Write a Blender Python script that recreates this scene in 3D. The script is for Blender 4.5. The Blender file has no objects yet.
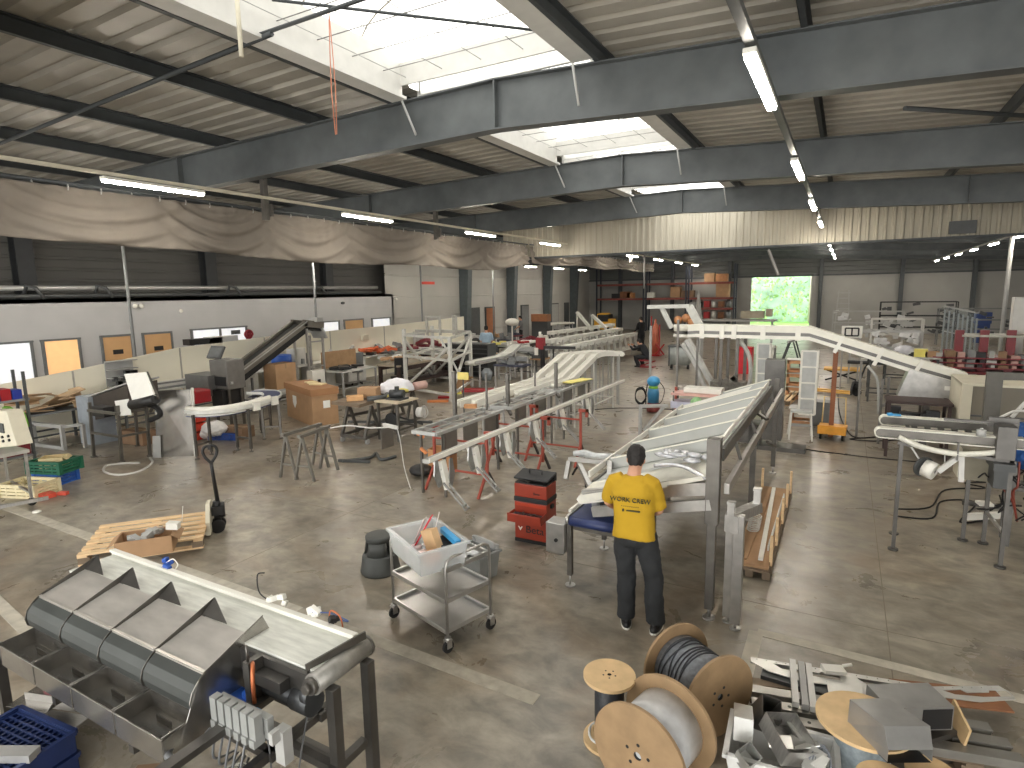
import bpy, bmesh, math, random
from mathutils import Vector, Matrix, Euler
random.seed(7)
PI = math.pi
SC = bpy.context.scene
COL = SC.collection
V = Vector
# ------------------------------------------------------------------ camera
F_PX = 595.0; CAM_H = 3.1
Yc = V((335, -97, F_PX)).normalized()
Dn = V((67, 3897, F_PX)); Dn = (Dn - Yc * Dn.dot(Yc)).normalized()
Zc = -Dn
Xc = Yc.cross(Zc)
def ray(px, py):
    d = V((px - 512, py - 384, F_PX)); return V((d.dot(Xc), d.dot(Yc), d.dot(Zc)))
def at(px, py, z=0.0):            # point of height z seen at a pixel
    r = ray(px, py); t = (z - CAM_H) / r.z; return V((r.x * t, r.y * t, z))
def atX(px, py, X):
    r = ray(px, py); t = X / r.x; return V((X, r.y * t, CAM_H + r.z * t))
def atY(px, py, Y):
    r = ray(px, py); t = Y / r.y; return V((r.x * t, Y, CAM_H + r.z * t))
cd = bpy.data.cameras.new('camera'); cam = bpy.data.objects.new('camera', cd); COL.objects.link(cam)
cd.sensor_width = 36; cd.lens = 36 * F_PX / 1024; cd.clip_end = 300; cd.clip_start = .05
# world axes expressed in camera (right, down, forward) -> blender camera (right, up, back)
R = Matrix(((Xc.x, -Xc.y, -Xc.z), (Yc.x, -Yc.y, -Yc.z), (Zc.x, -Zc.y, -Zc.z)))
cam.matrix_world = Matrix.Translation((0, 0, CAM_H)) @ R.to_4x4()
SC.camera = cam

# ------------------------------------------------------------------ materials
MATS = {}
def srgb(c):
    return tuple(((v / 255) / 12.92 if v / 255 <= .04045 else ((v / 255 + .055) / 1.055) ** 2.4) for v in c)
def mat(name, rgb, rough=.5, metal=0., var=.12, scale=6., bump=0., alpha=1., trans=0., emit=0., spec=.5, brushed=None):
    if name in MATS: return MATS[name]
    m = bpy.data.materials.new(name); m.use_nodes = True
    nt = m.node_tree; N = nt.nodes; L = nt.links; b = N['Principled BSDF']
    c = srgb(rgb)
    b.inputs['Roughness'].default_value = rough; b.inputs['Metallic'].default_value = metal
    b.inputs['Specular IOR Level'].default_value = spec
    b.inputs['Base Color'].default_value = (*c, 1)
    if var > 0:
        tc = N.new('ShaderNodeTexCoord'); no = N.new('ShaderNodeTexNoise'); no.inputs['Scale'].default_value = scale
        no.inputs['Detail'].default_value = 5
        mp = N.new('ShaderNodeMapping'); L.new(tc.outputs['Object'], mp.inputs['Vector']); L.new(mp.outputs[0], no.inputs['Vector'])
        if brushed: mp.inputs['Scale'].default_value = brushed
        r = N.new('ShaderNodeValToRGB'); L.new(no.outputs[0], r.inputs[0])
        r.color_ramp.elements[0].position = .3; r.color_ramp.elements[1].position = .7
        r.color_ramp.elements[0].color = (*[x * (1 - var) for x in c], 1); r.color_ramp.elements[1].color = (*[min(1, x * (1 + var)) for x in c], 1)
        L.new(r.outputs[0], b.inputs['Base Color'])
        if bump > 0:
            bp = N.new('ShaderNodeBump'); bp.inputs['Strength'].default_value = bump; bp.inputs['Distance'].default_value = .01
            L.new(no.outputs[0], bp.inputs['Height']); L.new(bp.outputs[0], b.inputs['Normal'])
    if emit > 0:
        b.inputs['Emission Color'].default_value = (*c, 1); b.inputs['Emission Strength'].default_value = emit
    if trans > 0: b.inputs['Transmission Weight'].default_value = trans
    if alpha < 1: b.inputs['Alpha'].default_value = alpha
    MATS[name] = m; return m
STEEL = mat('stainless_steel', (178, 176, 172), .34, .85, .14, 9, brushed=(1, 8, 1))
STEEL_D = mat('dull_steel', (108, 105, 100), .42, .75, .18, 7)
STEEL_B = mat('brushed_dark_steel', (100, 98, 95), .38, .8, .2, 5)
SHEET = mat('sheet_steel', (172, 169, 164), .24, .9, .2, 3.5, brushed=(1, 3, 1))
ALU = mat('aluminium', (190, 190, 188), .4, .6, .08)
WHITE = mat('white_plastic', (226, 224, 215), .45, 0, .05)
BELT = mat('white_belt', (214, 212, 200), .5, 0, .07, 12)
BELT_D = mat('worn_white_belt', (205, 206, 198), .5, 0, .16, 9, brushed=(.6, 3, 1))
CREAM = mat('cream_paint', (206, 200, 180), .6, 0, .05)
OFFWHITE = mat('off_white_paint', (200, 199, 194), .6, 0, .05)
LGREY = mat('light_grey_paint', (165, 165, 162), .6, 0, .06)
GREY = mat('grey_paint', (120, 122, 122), .55, 0, .08)
DGREY = mat('dark_grey_paint', (70, 72, 72), .5, 0, .1)
BLACK = mat('black_plastic', (28, 28, 29), .5, 0, .15)
BLACKR = mat('black_rubber', (22, 22, 22), .75, 0, .2)
RED = mat('red_paint', (165, 28, 30), .45, 0, .1)
REDO = mat('orange_red_paint', (156, 70, 54), .5, 0, .1)
BETA = mat('toolbox_orange', (142, 50, 30), .4, 0, .1)
ORANGE = mat('orange_plastic', (206, 128, 72), .5, 0, .1)
YELLOW = mat('yellow_paint', (222, 168, 52), .45, 0, .1)
YELLOWL = mat('pale_yellow', (226, 214, 110), .5, 0, .05)
BLUE = mat('blue_plastic', (38, 84, 170), .45, 0, .1)
BLUED = mat('navy_belt', (38, 50, 92), .45, 0, .12)
BLUEL = mat('light_blue', (60, 150, 205), .45, 0, .08)
GREENP = mat('green_plastic', (24, 96, 70), .5, 0, .1)
GREENL = mat('lime_green', (130, 190, 70), .5, 0, .1)
WOOD = mat('pale_pallet_wood', (218, 188, 148), .7, 0, .12, 3, 0, brushed=(1, 9, 1))
WOODX = mat('pale_pallet_wood_x', (222, 192, 150), .7, 0, .12, 3, 0, brushed=(1, 9, 9))
PLY = mat('plywood', (204, 174, 130), .6, 0, .14, 7, .1)
PLYD = mat('plywood_dark', (150, 124, 92), .6, 0, .16, 7, .1)
BROWN = mat('brown_wood', (128, 84, 52), .6, 0, .2, 6)
WOODD = mat('grey_brown_wood', (118, 102, 84), .7, 0, .2, 6)
CARD = mat('cardboard', (168, 134, 100), .8, 0, .1, 4)
CARD_D = mat('dark_cardboard', (128, 102, 78), .8, 0, .12, 4)
PAPER = mat('white_paper', (235, 234, 228), .7, 0, .03)
FOIL = mat('plastic_film', (205, 208, 208), .3, 0, .25, 12, .4, alpha=.75)
CLEAR = mat('milky_plastic', (226, 230, 230), .25, 0, .06, alpha=.4)
TARP = mat('grey_beige_tarpaulin', (118, 111, 102), .85, 0, .08, 2)
COPPER = mat('copper_wire', (190, 110, 70), .4, .5, .1)
SKIN = mat('skin', (196, 148, 122), .55, 0, .06)
HAIR = mat('dark_hair', (26, 22, 20), .7, 0, .3, 40, .5)
TEE = mat('yellow_cotton', (178, 142, 24), .85, 0, .07, 5)
JEANS = mat('charcoal_work_cloth', (36, 38, 40), .85, 0, .16, 9)
CLOTHK = mat('black_cloth', (26, 27, 30), .85, 0, .15, 9)
CLOTHB = mat('light_blue_cloth', (150, 172, 190), .85, 0, .08)
TAPE = mat('worn_white_floor_paint', (178, 172, 158), .7, 0, .16, 9)
TUBE = mat('lamp_tube', (255, 246, 232), .4, 0, 0, emit=52.)
TUBEF = mat('far_lamp_tube', (255, 246, 232), .4, 0, 0, emit=16.)
BEAM = mat('galvanised_grey_beam', (84, 88, 89), .5, .1, .2, 2.5)
PURL = mat('dark_purlin', (66, 70, 72), .6, .2, .1)
CABLEG = mat('grey_cable', (112, 116, 122), .5, 0, .12, 12)
CABLED = mat('dark_cable', (52, 55, 60), .5, 0, .15, 12)

def floor_material():
    m = bpy.data.materials.new('stained_concrete'); m.use_nodes = True
    nt = m.node_tree; N = nt.nodes; L = nt.links; b = N['Principled BSDF']
    tc = N.new('ShaderNodeTexCoord')
    def noise(scale, det, sx=1, sy=1, dist=0):
        mp = N.new('ShaderNodeMapping'); mp.inputs['Scale'].default_value = (sx, sy, 1)
        L.new(tc.outputs['Object'], mp.inputs[0])
        n = N.new('ShaderNodeTexNoise'); n.inputs['Scale'].default_value = scale; n.inputs['Detail'].default_value = det
        n.inputs['Distortion'].default_value = dist; n.inputs['Roughness'].default_value = .62
        L.new(mp.outputs[0], n.inputs[0]); return n
    def ramp(n, stops):
        r = N.new('ShaderNodeValToRGB'); L.new(n.outputs[0], r.inputs[0])
        e = r.color_ramp.elements
        while len(e) > 1: e.remove(e[-1])
        e[0].position = stops[0][0]; e[0].color = (*srgb(stops[0][1]), 1)
        for p, c in stops[1:]:
            k = e.new(p); k.color = (*srgb(c), 1)
        return r
    def mix(a, b_, fac, mode='MIX'):
        x = N.new('ShaderNodeMix'); x.data_type = 'RGBA'; x.blend_type = mode
        L.new(a, x.inputs[6]); L.new(b_, x.inputs[7])
        if isinstance(fac, float): x.inputs[0].default_value = fac
        else: L.new(fac, x.inputs[0])
        return x.outputs[2]
    base = ramp(noise(.35, 8, dist=.6), [(.3, (128, 120, 108)), (.5, (158, 150, 136)), (.7, (178, 170, 154))])
    fine = ramp(noise(3.2, 9, 1, 1.4, .35), [(.32, (120, 120, 120)), (.5, (198, 198, 196)), (.68, (252, 250, 246))])
    c = mix(base.outputs[0], fine.outputs[0], .7, 'MULTIPLY')
    warm = ramp(noise(.55, 6, dist=1.5), [(.46, (0, 0, 0)), (.68, (150, 150, 150))])
    wc = N.new('ShaderNodeRGB'); wc.outputs[0].default_value = (*srgb((136, 108, 76)), 1)
    c = mix(c, wc.outputs[0], warm.outputs[0])
    dk = ramp(noise(.9, 9, dist=.8), [(.54, (0, 0, 0)), (.70, (130, 130, 130))])
    dc = N.new('ShaderNodeRGB'); dc.outputs[0].default_value = (*srgb((74, 70, 64)), 1)
    c = mix(c, dc.outputs[0], dk.outputs[0])
    # specks
    sp = ramp(noise(22, 3), [(.70, (0, 0, 0)), (.78, (120, 120, 120))])
    sc_ = N.new('ShaderNodeRGB'); sc_.outputs[0].default_value = (*srgb((185, 180, 170)), 1)
    c = mix(c, sc_.outputs[0], sp.outputs[0])
    L.new(c, b.inputs['Base Color'])
    rr = N.new('ShaderNodeMapRange'); L.new(noise(1.3, 7, dist=1.).outputs[0], rr.inputs[0])
    rr.inputs[3].default_value = .16; rr.inputs[4].default_value = .46
    L.new(rr.outputs[0], b.inputs['Roughness'])
    bp = N.new('ShaderNodeBump'); bp.inputs['Strength'].default_value = .15; bp.inputs['Distance'].default_value = .01
    L.new(noise(9, 8).outputs[0], bp.inputs['Height']); L.new(bp.outputs[0], b.inputs['Normal'])
    return m
FLOORM = floor_material()
def leaf_material():
    m = mat('foliage', (120, 175, 80), .8, 0, .5, 3)
    return m
LEAF = leaf_material()

# ------------------------------------------------------------------ mesh building
OFF = {}
NOSPLIT = {'foliage', 'loose_tools', 'hand_tools', 'stored_parts', 'boards', 'cable_coil', 'coiled_hose', 'safety_wire', 'vault_ribs', 'curb', 'body', 'hair', 't_shirt', 'trousers', 'jacket', 'lettering', 'eyes', 'curtain_hooks', 'back_print'}
class MB:
    def __init__(s, M=None): s.v = []; s.f = []; s.sm = []; s.mi = []; s.M = M; s.cm = 0
    def add(s, vs, fs, smooth=False):
        n = len(s.v)
        s.v += [(s.M @ V(p)) if s.M else V(p) for p in vs]
        s.f += [[i + n for i in f] for f in fs]; s.sm += [smooth] * len(fs); s.mi += [s.cm] * len(fs); return s
    def box(s, c, d, R=None):
        c = V(c); hx, hy, hz = d[0] / 2, d[1] / 2, d[2] / 2
        P = [V((x, y, z)) for x in (-hx, hx) for y in (-hy, hy) for z in (-hz, hz)]
        if R is not None:
            if not isinstance(R, Matrix): R = Euler(R).to_matrix()
            P = [R @ p for p in P]
        return s.add([c + p for p in P], [(0, 1, 3, 2), (4, 6, 7, 5), (0, 4, 5, 1), (2, 3, 7, 6), (0, 2, 6, 4), (1, 5, 7, 3)])
    def bx(s, x0, x1, y0, y1, z0, z1):
        return s.box(((x0 + x1) / 2, (y0 + y1) / 2, (z0 + z1) / 2), (abs(x1 - x0), abs(y1 - y0), abs(z1 - z0)))
    def bar(s, a, b, w, h=None, up=(0, 0, 1)):
        a = V(a); b = V(b); h = h or w; d = b - a; L = d.length
        if L < 1e-6: return s
        d.normalize(); up = V(up)
        if abs(d.dot(up)) > .97: up = V((0, 1, 0))
        x = d.cross(up).normalized(); z = x.cross(d)
        P = []
        for e in (a, b):
            for i, j in ((-1, -1), (1, -1), (1, 1), (-1, 1)): P.append(e + x * w / 2 * i + z * h / 2 * j)
        return s.add(P, [(3, 2, 1, 0), (4, 5, 6, 7), (0, 1, 5, 4), (1, 2, 6, 5), (2, 3, 7, 6), (3, 0, 4, 7)])
    def tube(s, pts, r, n=8, cap=True):
        pts = [V(p) for p in pts]; k = len(pts); rs = r if isinstance(r, (list, tuple)) else [r] * k
        vs = []; x = None
        for i, p in enumerate(pts):
            t = (pts[min(i + 1, k - 1)] - pts[max(i - 1, 0)]).normalized()
            if x is None:
                x = t.cross(V((0, 0, 1)))
                if x.length < .05: x = t.cross(V((0, 1, 0)))
            x = (x - t * x.dot(t))
            if x.length < 1e-4: x = t.orthogonal()
            x.normalize(); y = t.cross(x)
            for j in range(n):
                a = 2 * PI * j / n; vs.append(p + (x * math.cos(a) + y * math.sin(a)) * rs[i])
        fs = [(i * n + j, i * n + (j + 1) % n, (i + 1) * n + (j + 1) % n, (i + 1) * n + j) for i in range(k - 1) for j in range(n)]
        s.add(vs, fs, True)
        if cap: s.add(vs[:n], [tuple(range(n))[::-1]]); s.add(vs[-n:], [tuple(range(n))])
        return s
    def cyl(s, a, b, r, n=16): return s.tube([a, b], r, n)
    def ext(s, poly, vec, smooth=False):
        vec = V(vec); P = [V(p) for p in poly]; n = len(P)
        s.add(P + [p + vec for p in P], [tuple(range(n))[::-1], tuple(range(n, 2 * n))])
        s.add(P + [p + vec for p in P], [(i, (i + 1) % n, (i + 1) % n + n, i + n) for i in range(n)], smooth); return s
    def lathe(s, prof, c=(0, 0, 0), n=20, ax='z'):
        c = V(c); vs = []
        for r, z in prof:
            for j in range(n):
                a = 2 * PI * j / n
                p = V((r * math.cos(a), r * math.sin(a), z))
                if ax == 'x': p = V((p.z, p.x, p.y))
                if ax == 'y': p = V((p.y, p.z, p.x))
                vs.append(c + p)
        k = len(prof)
        return s.add(vs, [(i * n + j, i * n + (j + 1) % n, (i + 1) * n + (j + 1) % n, (i + 1) * n + j) for i in range(k - 1) for j in range(n)], True)
    def loft(s, rings, cap=True):
        n = len(rings[0]); vs = [V(p) for r in rings for p in r]; k = len(rings)
        s.add(vs, [(i * n + j, i * n + (j + 1) % n, (i + 1) * n + (j + 1) % n, (i + 1) * n + j) for i in range(k - 1) for j in range(n)], True)
        if cap: s.add(rings[0], [tuple(range(n))[::-1]]); s.add(rings[-1], [tuple(range(n))])
        return s
    def sphere(s, c, r, n=12, m=8):
        c = V(c); r = r if isinstance(r, (tuple, list)) else (r, r, r)
        rings = []
        for i in range(m + 1):
            a = PI * (i + .02) / (m + .04) - PI / 2
            rings.append([c + V((r[0] * math.cos(a) * math.cos(2 * PI * j / n), r[1] * math.cos(a) * math.sin(2 * PI * j / n), r[2] * math.sin(a))) for j in range(n)])
        return s.loft(rings)
    def pieces(s):                                  # groups of faces that stand well apart from each other
        key = {}; ids = [key.setdefault((round(p.x, 4), round(p.y, 4), round(p.z, 4)), len(key)) for p in s.v]
        par = list(range(len(key)))
        def find(i):
            while par[i] != i: par[i] = par[par[i]]; i = par[i]
            return i
        for f in s.f:
            a = find(ids[f[0]])
            for i in f[1:]: par[find(ids[i])] = a
        isl = {}
        for k, f in enumerate(s.f): isl.setdefault(find(ids[f[0]]), []).append(k)
        if not 1 < len(isl) <= 120: return None
        L = []
        for fs in isl.values():
            ps = [s.v[i] for k in fs for i in s.f[k]]
            lo = [min(p[c] for p in ps) for c in range(3)]; hi = [max(p[c] for p in ps) for c in range(3)]
            L.append((fs, lo, hi, max(hi[c] - lo[c] for c in range(3))))
        n = len(L); q = list(range(n))
        def f2(i):
            while q[i] != i: i = q[i]
            return i
        for i in range(n):
            for j in range(i + 1, n):
                g = math.sqrt(sum(max(0, L[i][1][c] - L[j][2][c], L[j][1][c] - L[i][2][c]) ** 2 for c in range(3)))
                if g <= max(.02, .5 * max(L[i][3], L[j][3])): q[f2(j)] = f2(i)
        G = {}
        for i in range(n): G.setdefault(f2(i), []).extend(L[i][0])
        return list(G.values()) if len(G) > 1 else None
    def build(s, name, m, parent=None, bevel=0, solid=0, mods=()):
        if parent is not None and parent.get('kind') != 'structure' and name not in NOSPLIT:
            pc = s.pieces()
            if pc:
                nm = name[:-1] if name.endswith('s') and not name.endswith('ss') else name; out = []
                for fs in pc:
                    b = MB(); mp = {}
                    for k in fs:
                        b.f.append([mp.setdefault(i, len(mp)) for i in s.f[k]]); b.sm.append(s.sm[k]); b.mi.append(s.mi[k])
                    b.v = [s.v[i] for i in mp]; out.append(b.build1(nm, m, parent, bevel))
                return out[0]
        return s.build1(name, m, parent, bevel)
    def build1(s, name, m, parent=None, bevel=0):
        me = bpy.data.meshes.new(name); off = OFF.get(parent.name) if parent else None
        vs = [p - off for p in s.v] if off else s.v
        me.from_pydata([tuple(p) for p in vs], [], s.f); me.update()
        me.polygons.foreach_set('use_smooth', s.sm)
        ms = m if isinstance(m, (list, tuple)) else [m]
        for q in ms: me.materials.append(q)
        me.polygons.foreach_set('material_index', s.mi)
        bm = bmesh.new(); bm.from_mesh(me); bmesh.ops.remove_doubles(bm, verts=bm.verts, dist=1e-5)
        bmesh.ops.recalc_face_normals(bm, faces=bm.faces); bm.to_mesh(me); bm.free()
        o = bpy.data.objects.new(name, me); COL.objects.link(o)
        if parent:
            o.parent = parent
            if off: OFF[o.name] = off
        if bevel:
            b = o.modifiers.new('bevel', 'BEVEL'); b.width = bevel; b.segments = 2; b.limit_method = 'ANGLE'; b.angle_limit = .7
        return o
def tag(o, label, cat, group=None, kind=None):
    o['label'] = label; o['category'] = cat
    if group: o['group'] = group
    if kind: o['kind'] = kind
    return o
def T(name, label, cat, loc=(0, 0, 0), rz=0, group=None, world=False):
    o = bpy.data.objects.new(name, None); COL.objects.link(o); o.location = loc; o.rotation_euler = (0, 0, rz)
    o.empty_display_size = .1
    tag(o, label, cat, group)
    if world: OFF[o.name] = V(loc)
    return o
def single(name, label, cat, mb, m, group=None, bevel=0):      # one-mesh thing, origin moved to its base
    c = sum(mb.v, V((0, 0, 0))) / len(mb.v); c.z = min(p.z for p in mb.v)
    mb.v = [p - c for p in mb.v]
    o = mb.build(name, m, None, bevel); o.location = c
    return tag(o, label, cat, group)
def copy_tree(o, parent=None):
    c = o.copy(); COL.objects.link(c); c.parent = parent
    for ch in list(o.children):
        copy_tree(ch, c)
    return c
def dup(o, loc, rz=None, label=None, group=None):
    c = copy_tree(o); c.location = loc
    if rz is not None: c.rotation_euler = (0, 0, rz)
    if label: c['label'] = label
    if group: c['group'] = group
    return c
def struct(name, mb, m, parent=None, label=None):
    o = mb.build(name, m, parent)
    if not parent: o['kind'] = 'structure'
    return o
def arc(c, r, a0, a1, n, z=0):
    return [V((c[0] + r * math.cos(a0 + (a1 - a0) * i / n), c[1] + r * math.sin(a0 + (a1 - a0) * i / n), z)) for i in range(n + 1)]
def smooth_path(pts, n=6):
    pts = [V(p) for p in pts]; out = []
    for i in range(len(pts) - 1):
        p0 = pts[max(i - 1, 0)]; p1 = pts[i]; p2 = pts[i + 1]; p3 = pts[min(i + 2, len(pts) - 1)]
        for k in range(n):
            t = k / n
            out.append(.5 * ((2 * p1) + (p2 - p0) * t + (2 * p0 - 5 * p1 + 4 * p2 - p3) * t * t + (3 * p1 - p0 - 3 * p2 + p3) * t ** 3))
    out.append(pts[-1]); return out
ORD = ['nearest', 'second nearest', 'third nearest', 'fourth nearest', 'fifth nearest', 'sixth nearest', 'seventh nearest', 'eighth nearest', 'ninth nearest', 'tenth nearest', 'eleventh nearest', 'twelfth nearest']
def text(body, size, mtx, name, m, parent, depth=.002, fit=None):
    cu = bpy.data.curves.new(name, 'FONT'); cu.body = body; cu.size = size; cu.extrude = depth; cu.align_x = 'CENTER'; cu.align_y = 'CENTER'
    o = bpy.data.objects.new(name + '_src', cu); COL.objects.link(o)
    bpy.context.view_layer.update()
    me = bpy.data.meshes.new_from_object(o); bpy.data.objects.remove(o)
    me.materials.clear(); me.materials.append(m); me.transform(mtx)
    if parent and parent.name in OFF: me.transform(Matrix.Translation(-OFF[parent.name]))
    r = bpy.data.objects.new(name, me); COL.objects.link(r)
    if parent: r.parent = parent
    return r

# ================================================================== SETTING
SC.render.film_transparent = False
w = bpy.data.worlds.new('world'); SC.world = w; w.use_nodes = True
bg = w.node_tree.nodes['Background']; bg.inputs[0].default_value = (1, .985, .95, 1); bg.inputs[1].default_value = 2.0
vs_ = SC.view_settings; vs_.view_transform = 'Standard'; vs_.look = 'None'; vs_.gamma = 1; vs_.use_curve_mapping = False; vs_.exposure = 1.38

YE = 47.0           # end wall
XR = 16.0
RX, RZ = -4.5, 6.08  # ridge of the rafters' top edge
def roof_z(x): return RZ - (.022 * (RX - x) if x < RX else .045 * (x - RX))
b = MB(); b.bx(-19.6, XR, -7, YE + .2, -.12, 0); struct('floor', b, FLOORM)
b = MB()
def stripe(a, c, w_):
    b.bar((a[0], a[1], .002), (c[0], c[1], .002), w_, .004)
stripe((-11.6, 3.83), (-4.6, 3.76), .15); stripe((-.53, 5.46), (6.5, 5.3), .12); stripe((-.54, 5.46), (-.54, 4.2), .12)
stripe((-8.6, 2.56), (-6.2, 2.26), .12)
struct('trim_1', b, TAPE)
b = MB(); stripe((-4.6, 3.76), (-1.9, 3.70), .13); struct('trim_11', b, mat('faded_floor_paint', (158, 151, 137), .8, 0, .2, 8))
b = MB()
for y in (6.0, 12.0, 18, 24, 30): b.bx(-18, 10, y, y + .008, 0, .0015)
for x in (-12, -6.1, .5, 6.5): b.bx(x, x + .008, -6, 46, 0, .0015)
struct('trim_2', b, mat('dark_floor_joint', (122, 115, 102), .8))

def corrugated(b, o, u, v_, L, n_, prof):       # profile repeated along u, ruled along v_, prof=[(t,d)] within a pitch, d along n_
    o = V(o); u = V(u); v_ = V(v_); n_ = V(n_); pts = []
    pitch = prof[-1][0]; k = 0
    while k * pitch < L:
        for t, d in prof[:-1]:
            if k * pitch + t <= L: pts.append(o + u * (k * pitch + t) + n_ * d)
        k += 1
    n = len(pts)
    b.add(pts + [p + v_ for p in pts], [(i, i + 1, i + 1 + n, i + n) for i in range(n - 1)])
TRAP = [(0, 0), (.22, 0), (.26, .05), (.32, .05), (.36, 0)]
DECK = mat('roof_deck', (158, 154, 144), .5, .05, .14, 1.2)
SK0, SK1 = -6.05, -3.15
for nm, xa, xb in (('ceiling_left', -19.6, SK0), ('ceiling_right', SK1, XR)):
    b = MB(); za, zb = roof_z(xa) + .2, roof_z(xb) + .2
    corrugated(b, (xa, -7, za), (0, 1, 0), (xb - xa, 0, zb - za), YE + 7, (0, 0, 1), TRAP)
    o = struct('ceiling', b, DECK)
# closed strips of the ridge between the skylights
b = MB()
for y0, y1 in ((21.9, YE),):
    corrugated(b, (SK0, y0, 6.27), (0, 1, 0), (SK1 - SK0, 0, 0), y1 - y0, (0, 0, -1), TRAP)
struct('ceiling', b, DECK)
# skylight: barrel vaults with curbs
PANEL = bpy.data.materials.new('translucent_skylight'); PANEL.use_nodes = True
nt = PANEL.node_tree; pb = nt.nodes['Principled BSDF']; pb.inputs['Base Color'].default_value = (.8, .8, .76, 1)
pb.inputs['Emission Color'].default_value = (1, .985, .95, 1)
tcx = nt.nodes.new('ShaderNodeTexCoord'); nx = nt.nodes.new('ShaderNodeTexNoise'); nx.inputs['Scale'].default_value = 1.2
nt.links.new(tcx.outputs['Object'], nx.inputs[0]); mr = nt.nodes.new('ShaderNodeMapRange'); nt.links.new(nx.outputs[0], mr.inputs[0])
mr.inputs[3].default_value = .42; mr.inputs[4].default_value = 1.15; nt.links.new(mr.outputs[0], pb.inputs['Emission Strength'])
def skylight(y0, y1, idx, lab):
    t = T('roof_skylight', lab, 'skylight', ((SK0 + SK1) / 2, y0, 6.2), world=True, group='barrel skylights along the ridge')
    t['kind'] = 'structure'
    b = MB(); n = 14; cx = (SK0 + SK1) / 2; hw = (SK1 - SK0) / 2 + .05
    arcp = [(cx - hw * math.cos(PI * i / n), 6.5 + .62 * math.sin(PI * i / n)) for i in range(n + 1)]
    vs = [V((x, y, z)) for y in (y0, y1) for x, z in arcp]
    b.add(vs, [(i, i + 1, i + 2 + n, i + 1 + n) for i in range(n)], True)
    for y in (y0, y1): b.add([V((x, y, z)) for x, z in arcp], [tuple(range(n + 1))])
    b.build('vault_panel', PANEL, t)
    b = MB(); y = y0 + 1.05
    while y < y1:
        b.tube([(x, y, z - .02) for x, z in arcp], .012, 5); y += 1.05
    b.build('vault_ribs', mat('rib_grey', (150, 145, 135), .5), t)
    b = MB()
    for x, s in ((SK0, 1), (SK1, -1)):
        b.bx(x - .04, x + .02, y0, y1, 6.02, 6.62)
        b.bx(x - .18 * s, x + .1 * s, y0, y1, 6.0, 6.04)
    for y in (y0, y1 - .03): b.bx(SK0, SK1, y, y + .03, 6.2, 6.52)
    b.build('curb', OFFWHITE, t)
    b = MB(); x = SK0 + .12
    k = 0
    while x < SK1:
        if k % 3 == 0: b.cyl((x, y0, 6.3), (x, y1, 6.3), .005, 5)
        x += .22; k += 1
    y = y0 + .3
    while y < y1:
        b.cyl((SK0, y, 6.3), (SK1, y, 6.3), .007, 5); y += .62
    b.build('safety_wire', mat('wire_grey', (150, 150, 146), .5, .3), t)
for i, (y0, y1) in enumerate(((-6.5, -1.0), (-.6, 7.55), (8.0, 13.1), (13.5, 18.6))):
    skylight(y0, y1, i, ['barrel skylight of the bay behind the viewpoint', 'large near skylight with safety mesh beneath it', 'middle skylight seen between the first and second beams', 'small far skylight seen over the third beam'][i])
# rafters
for i, y in enumerate((-3.3, 2.2, 7.77, 13.3, 18.8, 24.3, 29.8, 35.3, 40.8, 46.2)):
    b = MB(); hh = .66
    for xa, xb in ((-19.3, RX), (RX, XR)):
        za, zb = roof_z(xa), roof_z(xb)
        if y > 21: za -= .25; zb -= .25
        b.ext([(xa, y - .008, za), (xb, y - .008, zb), (xb, y - .008, zb - hh), (xa, y - .008, za - hh)], (0, .016, 0))
        b.ext([(xa, y - .11, za), (xb, y - .11, zb), (xb, y - .11, zb - .02), (xa, y - .11, za - .02)], (0, .22, 0))
        b.ext([(xa, y - .11, za - hh), (xb, y - .11, zb - hh), (xb, y - .11, zb - hh - .02), (xa, y - .11, za - hh - .02)], (0, .22, 0))
    for x in (RX, RX - 7.4, RX + 7): b.bx(x - .012, x + .012, y - .11, y + .11, roof_z(x) - hh, roof_z(x))
    r = struct('ceiling_beam', b, BEAM)
# diagonal fly braces at the skylight edges
b = MB()
for y in (7.77, 13.3, 18.8):
    for x, dx in ((-6.15, .28), (-3.3, .1)): b.cyl((x, y - .13, 6.1), (x + dx, y - .13, 5.5), .018, 6)
struct('trim_3', b, LGREY)
# purlins
b = MB()
for x in (-17.3, -15.2, -12.9, -10.6, -8.15, -6.35, -2.95, -.57, 2.1, 4.5, 7, 9.5, 12):
    z = roof_z(x) + .09
    b.bx(x - .035, x + .035, -6.9, YE, z - .1, z - .085); b.bx(x - .035, x - .028, -6.9, YE, z - .1, z + .1); b.bx(x - .035, x + .05, -6.9, YE, z + .085, z + .1)
struct('trim_4', b, PURL)
# wind bracing rods
b = MB()
b.cyl((-19, 5.5, 5.75), (-5.8, 5.0, 6.02), .03, 6); b.cyl((-6.0, 5.0, 6.05), (-3.0, 5.05, 6.1), .022, 6)
b.cyl((-5.3, 4.6, 6.1), (-3.15, 6.9, 6.12), .016, 6)
b.cyl((.6, 11.2, 5.75), (2.7, 13.1, 5.75), .035, 6); b.cyl((-12.4, 9.4, 5.75), (-10.9, 7.9, 5.35), .02, 6)
struct('trim_5', b, PURL)
# hanging pipe and cord
b = MB(); p = atY(237, 0, 4.2); b.cyl((p.x, 4.2, 6.2), (p.x + .0, 4.2, atY(238, 58, 4.2).z), .022, 8)
struct('trim_6', b, CREAM)
b = MB(); p = atY(330, 30, 5.3)
for dx in (-.02, .02):
    b.tube([(p.x, 5.3, 6.25), (p.x + dx, 5.3, 5.8), (p.x + dx * 1.6, 5.3, 5.4), (p.x + dx * .5, 5.3, atY(333, 135, 5.3).z)], .006, 5)
single('hanging_cord', 'orange-pink cord loop hanging from the near skylight', 'cord', b, mat('pink_cord', (190, 120, 90), .6))
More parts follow.
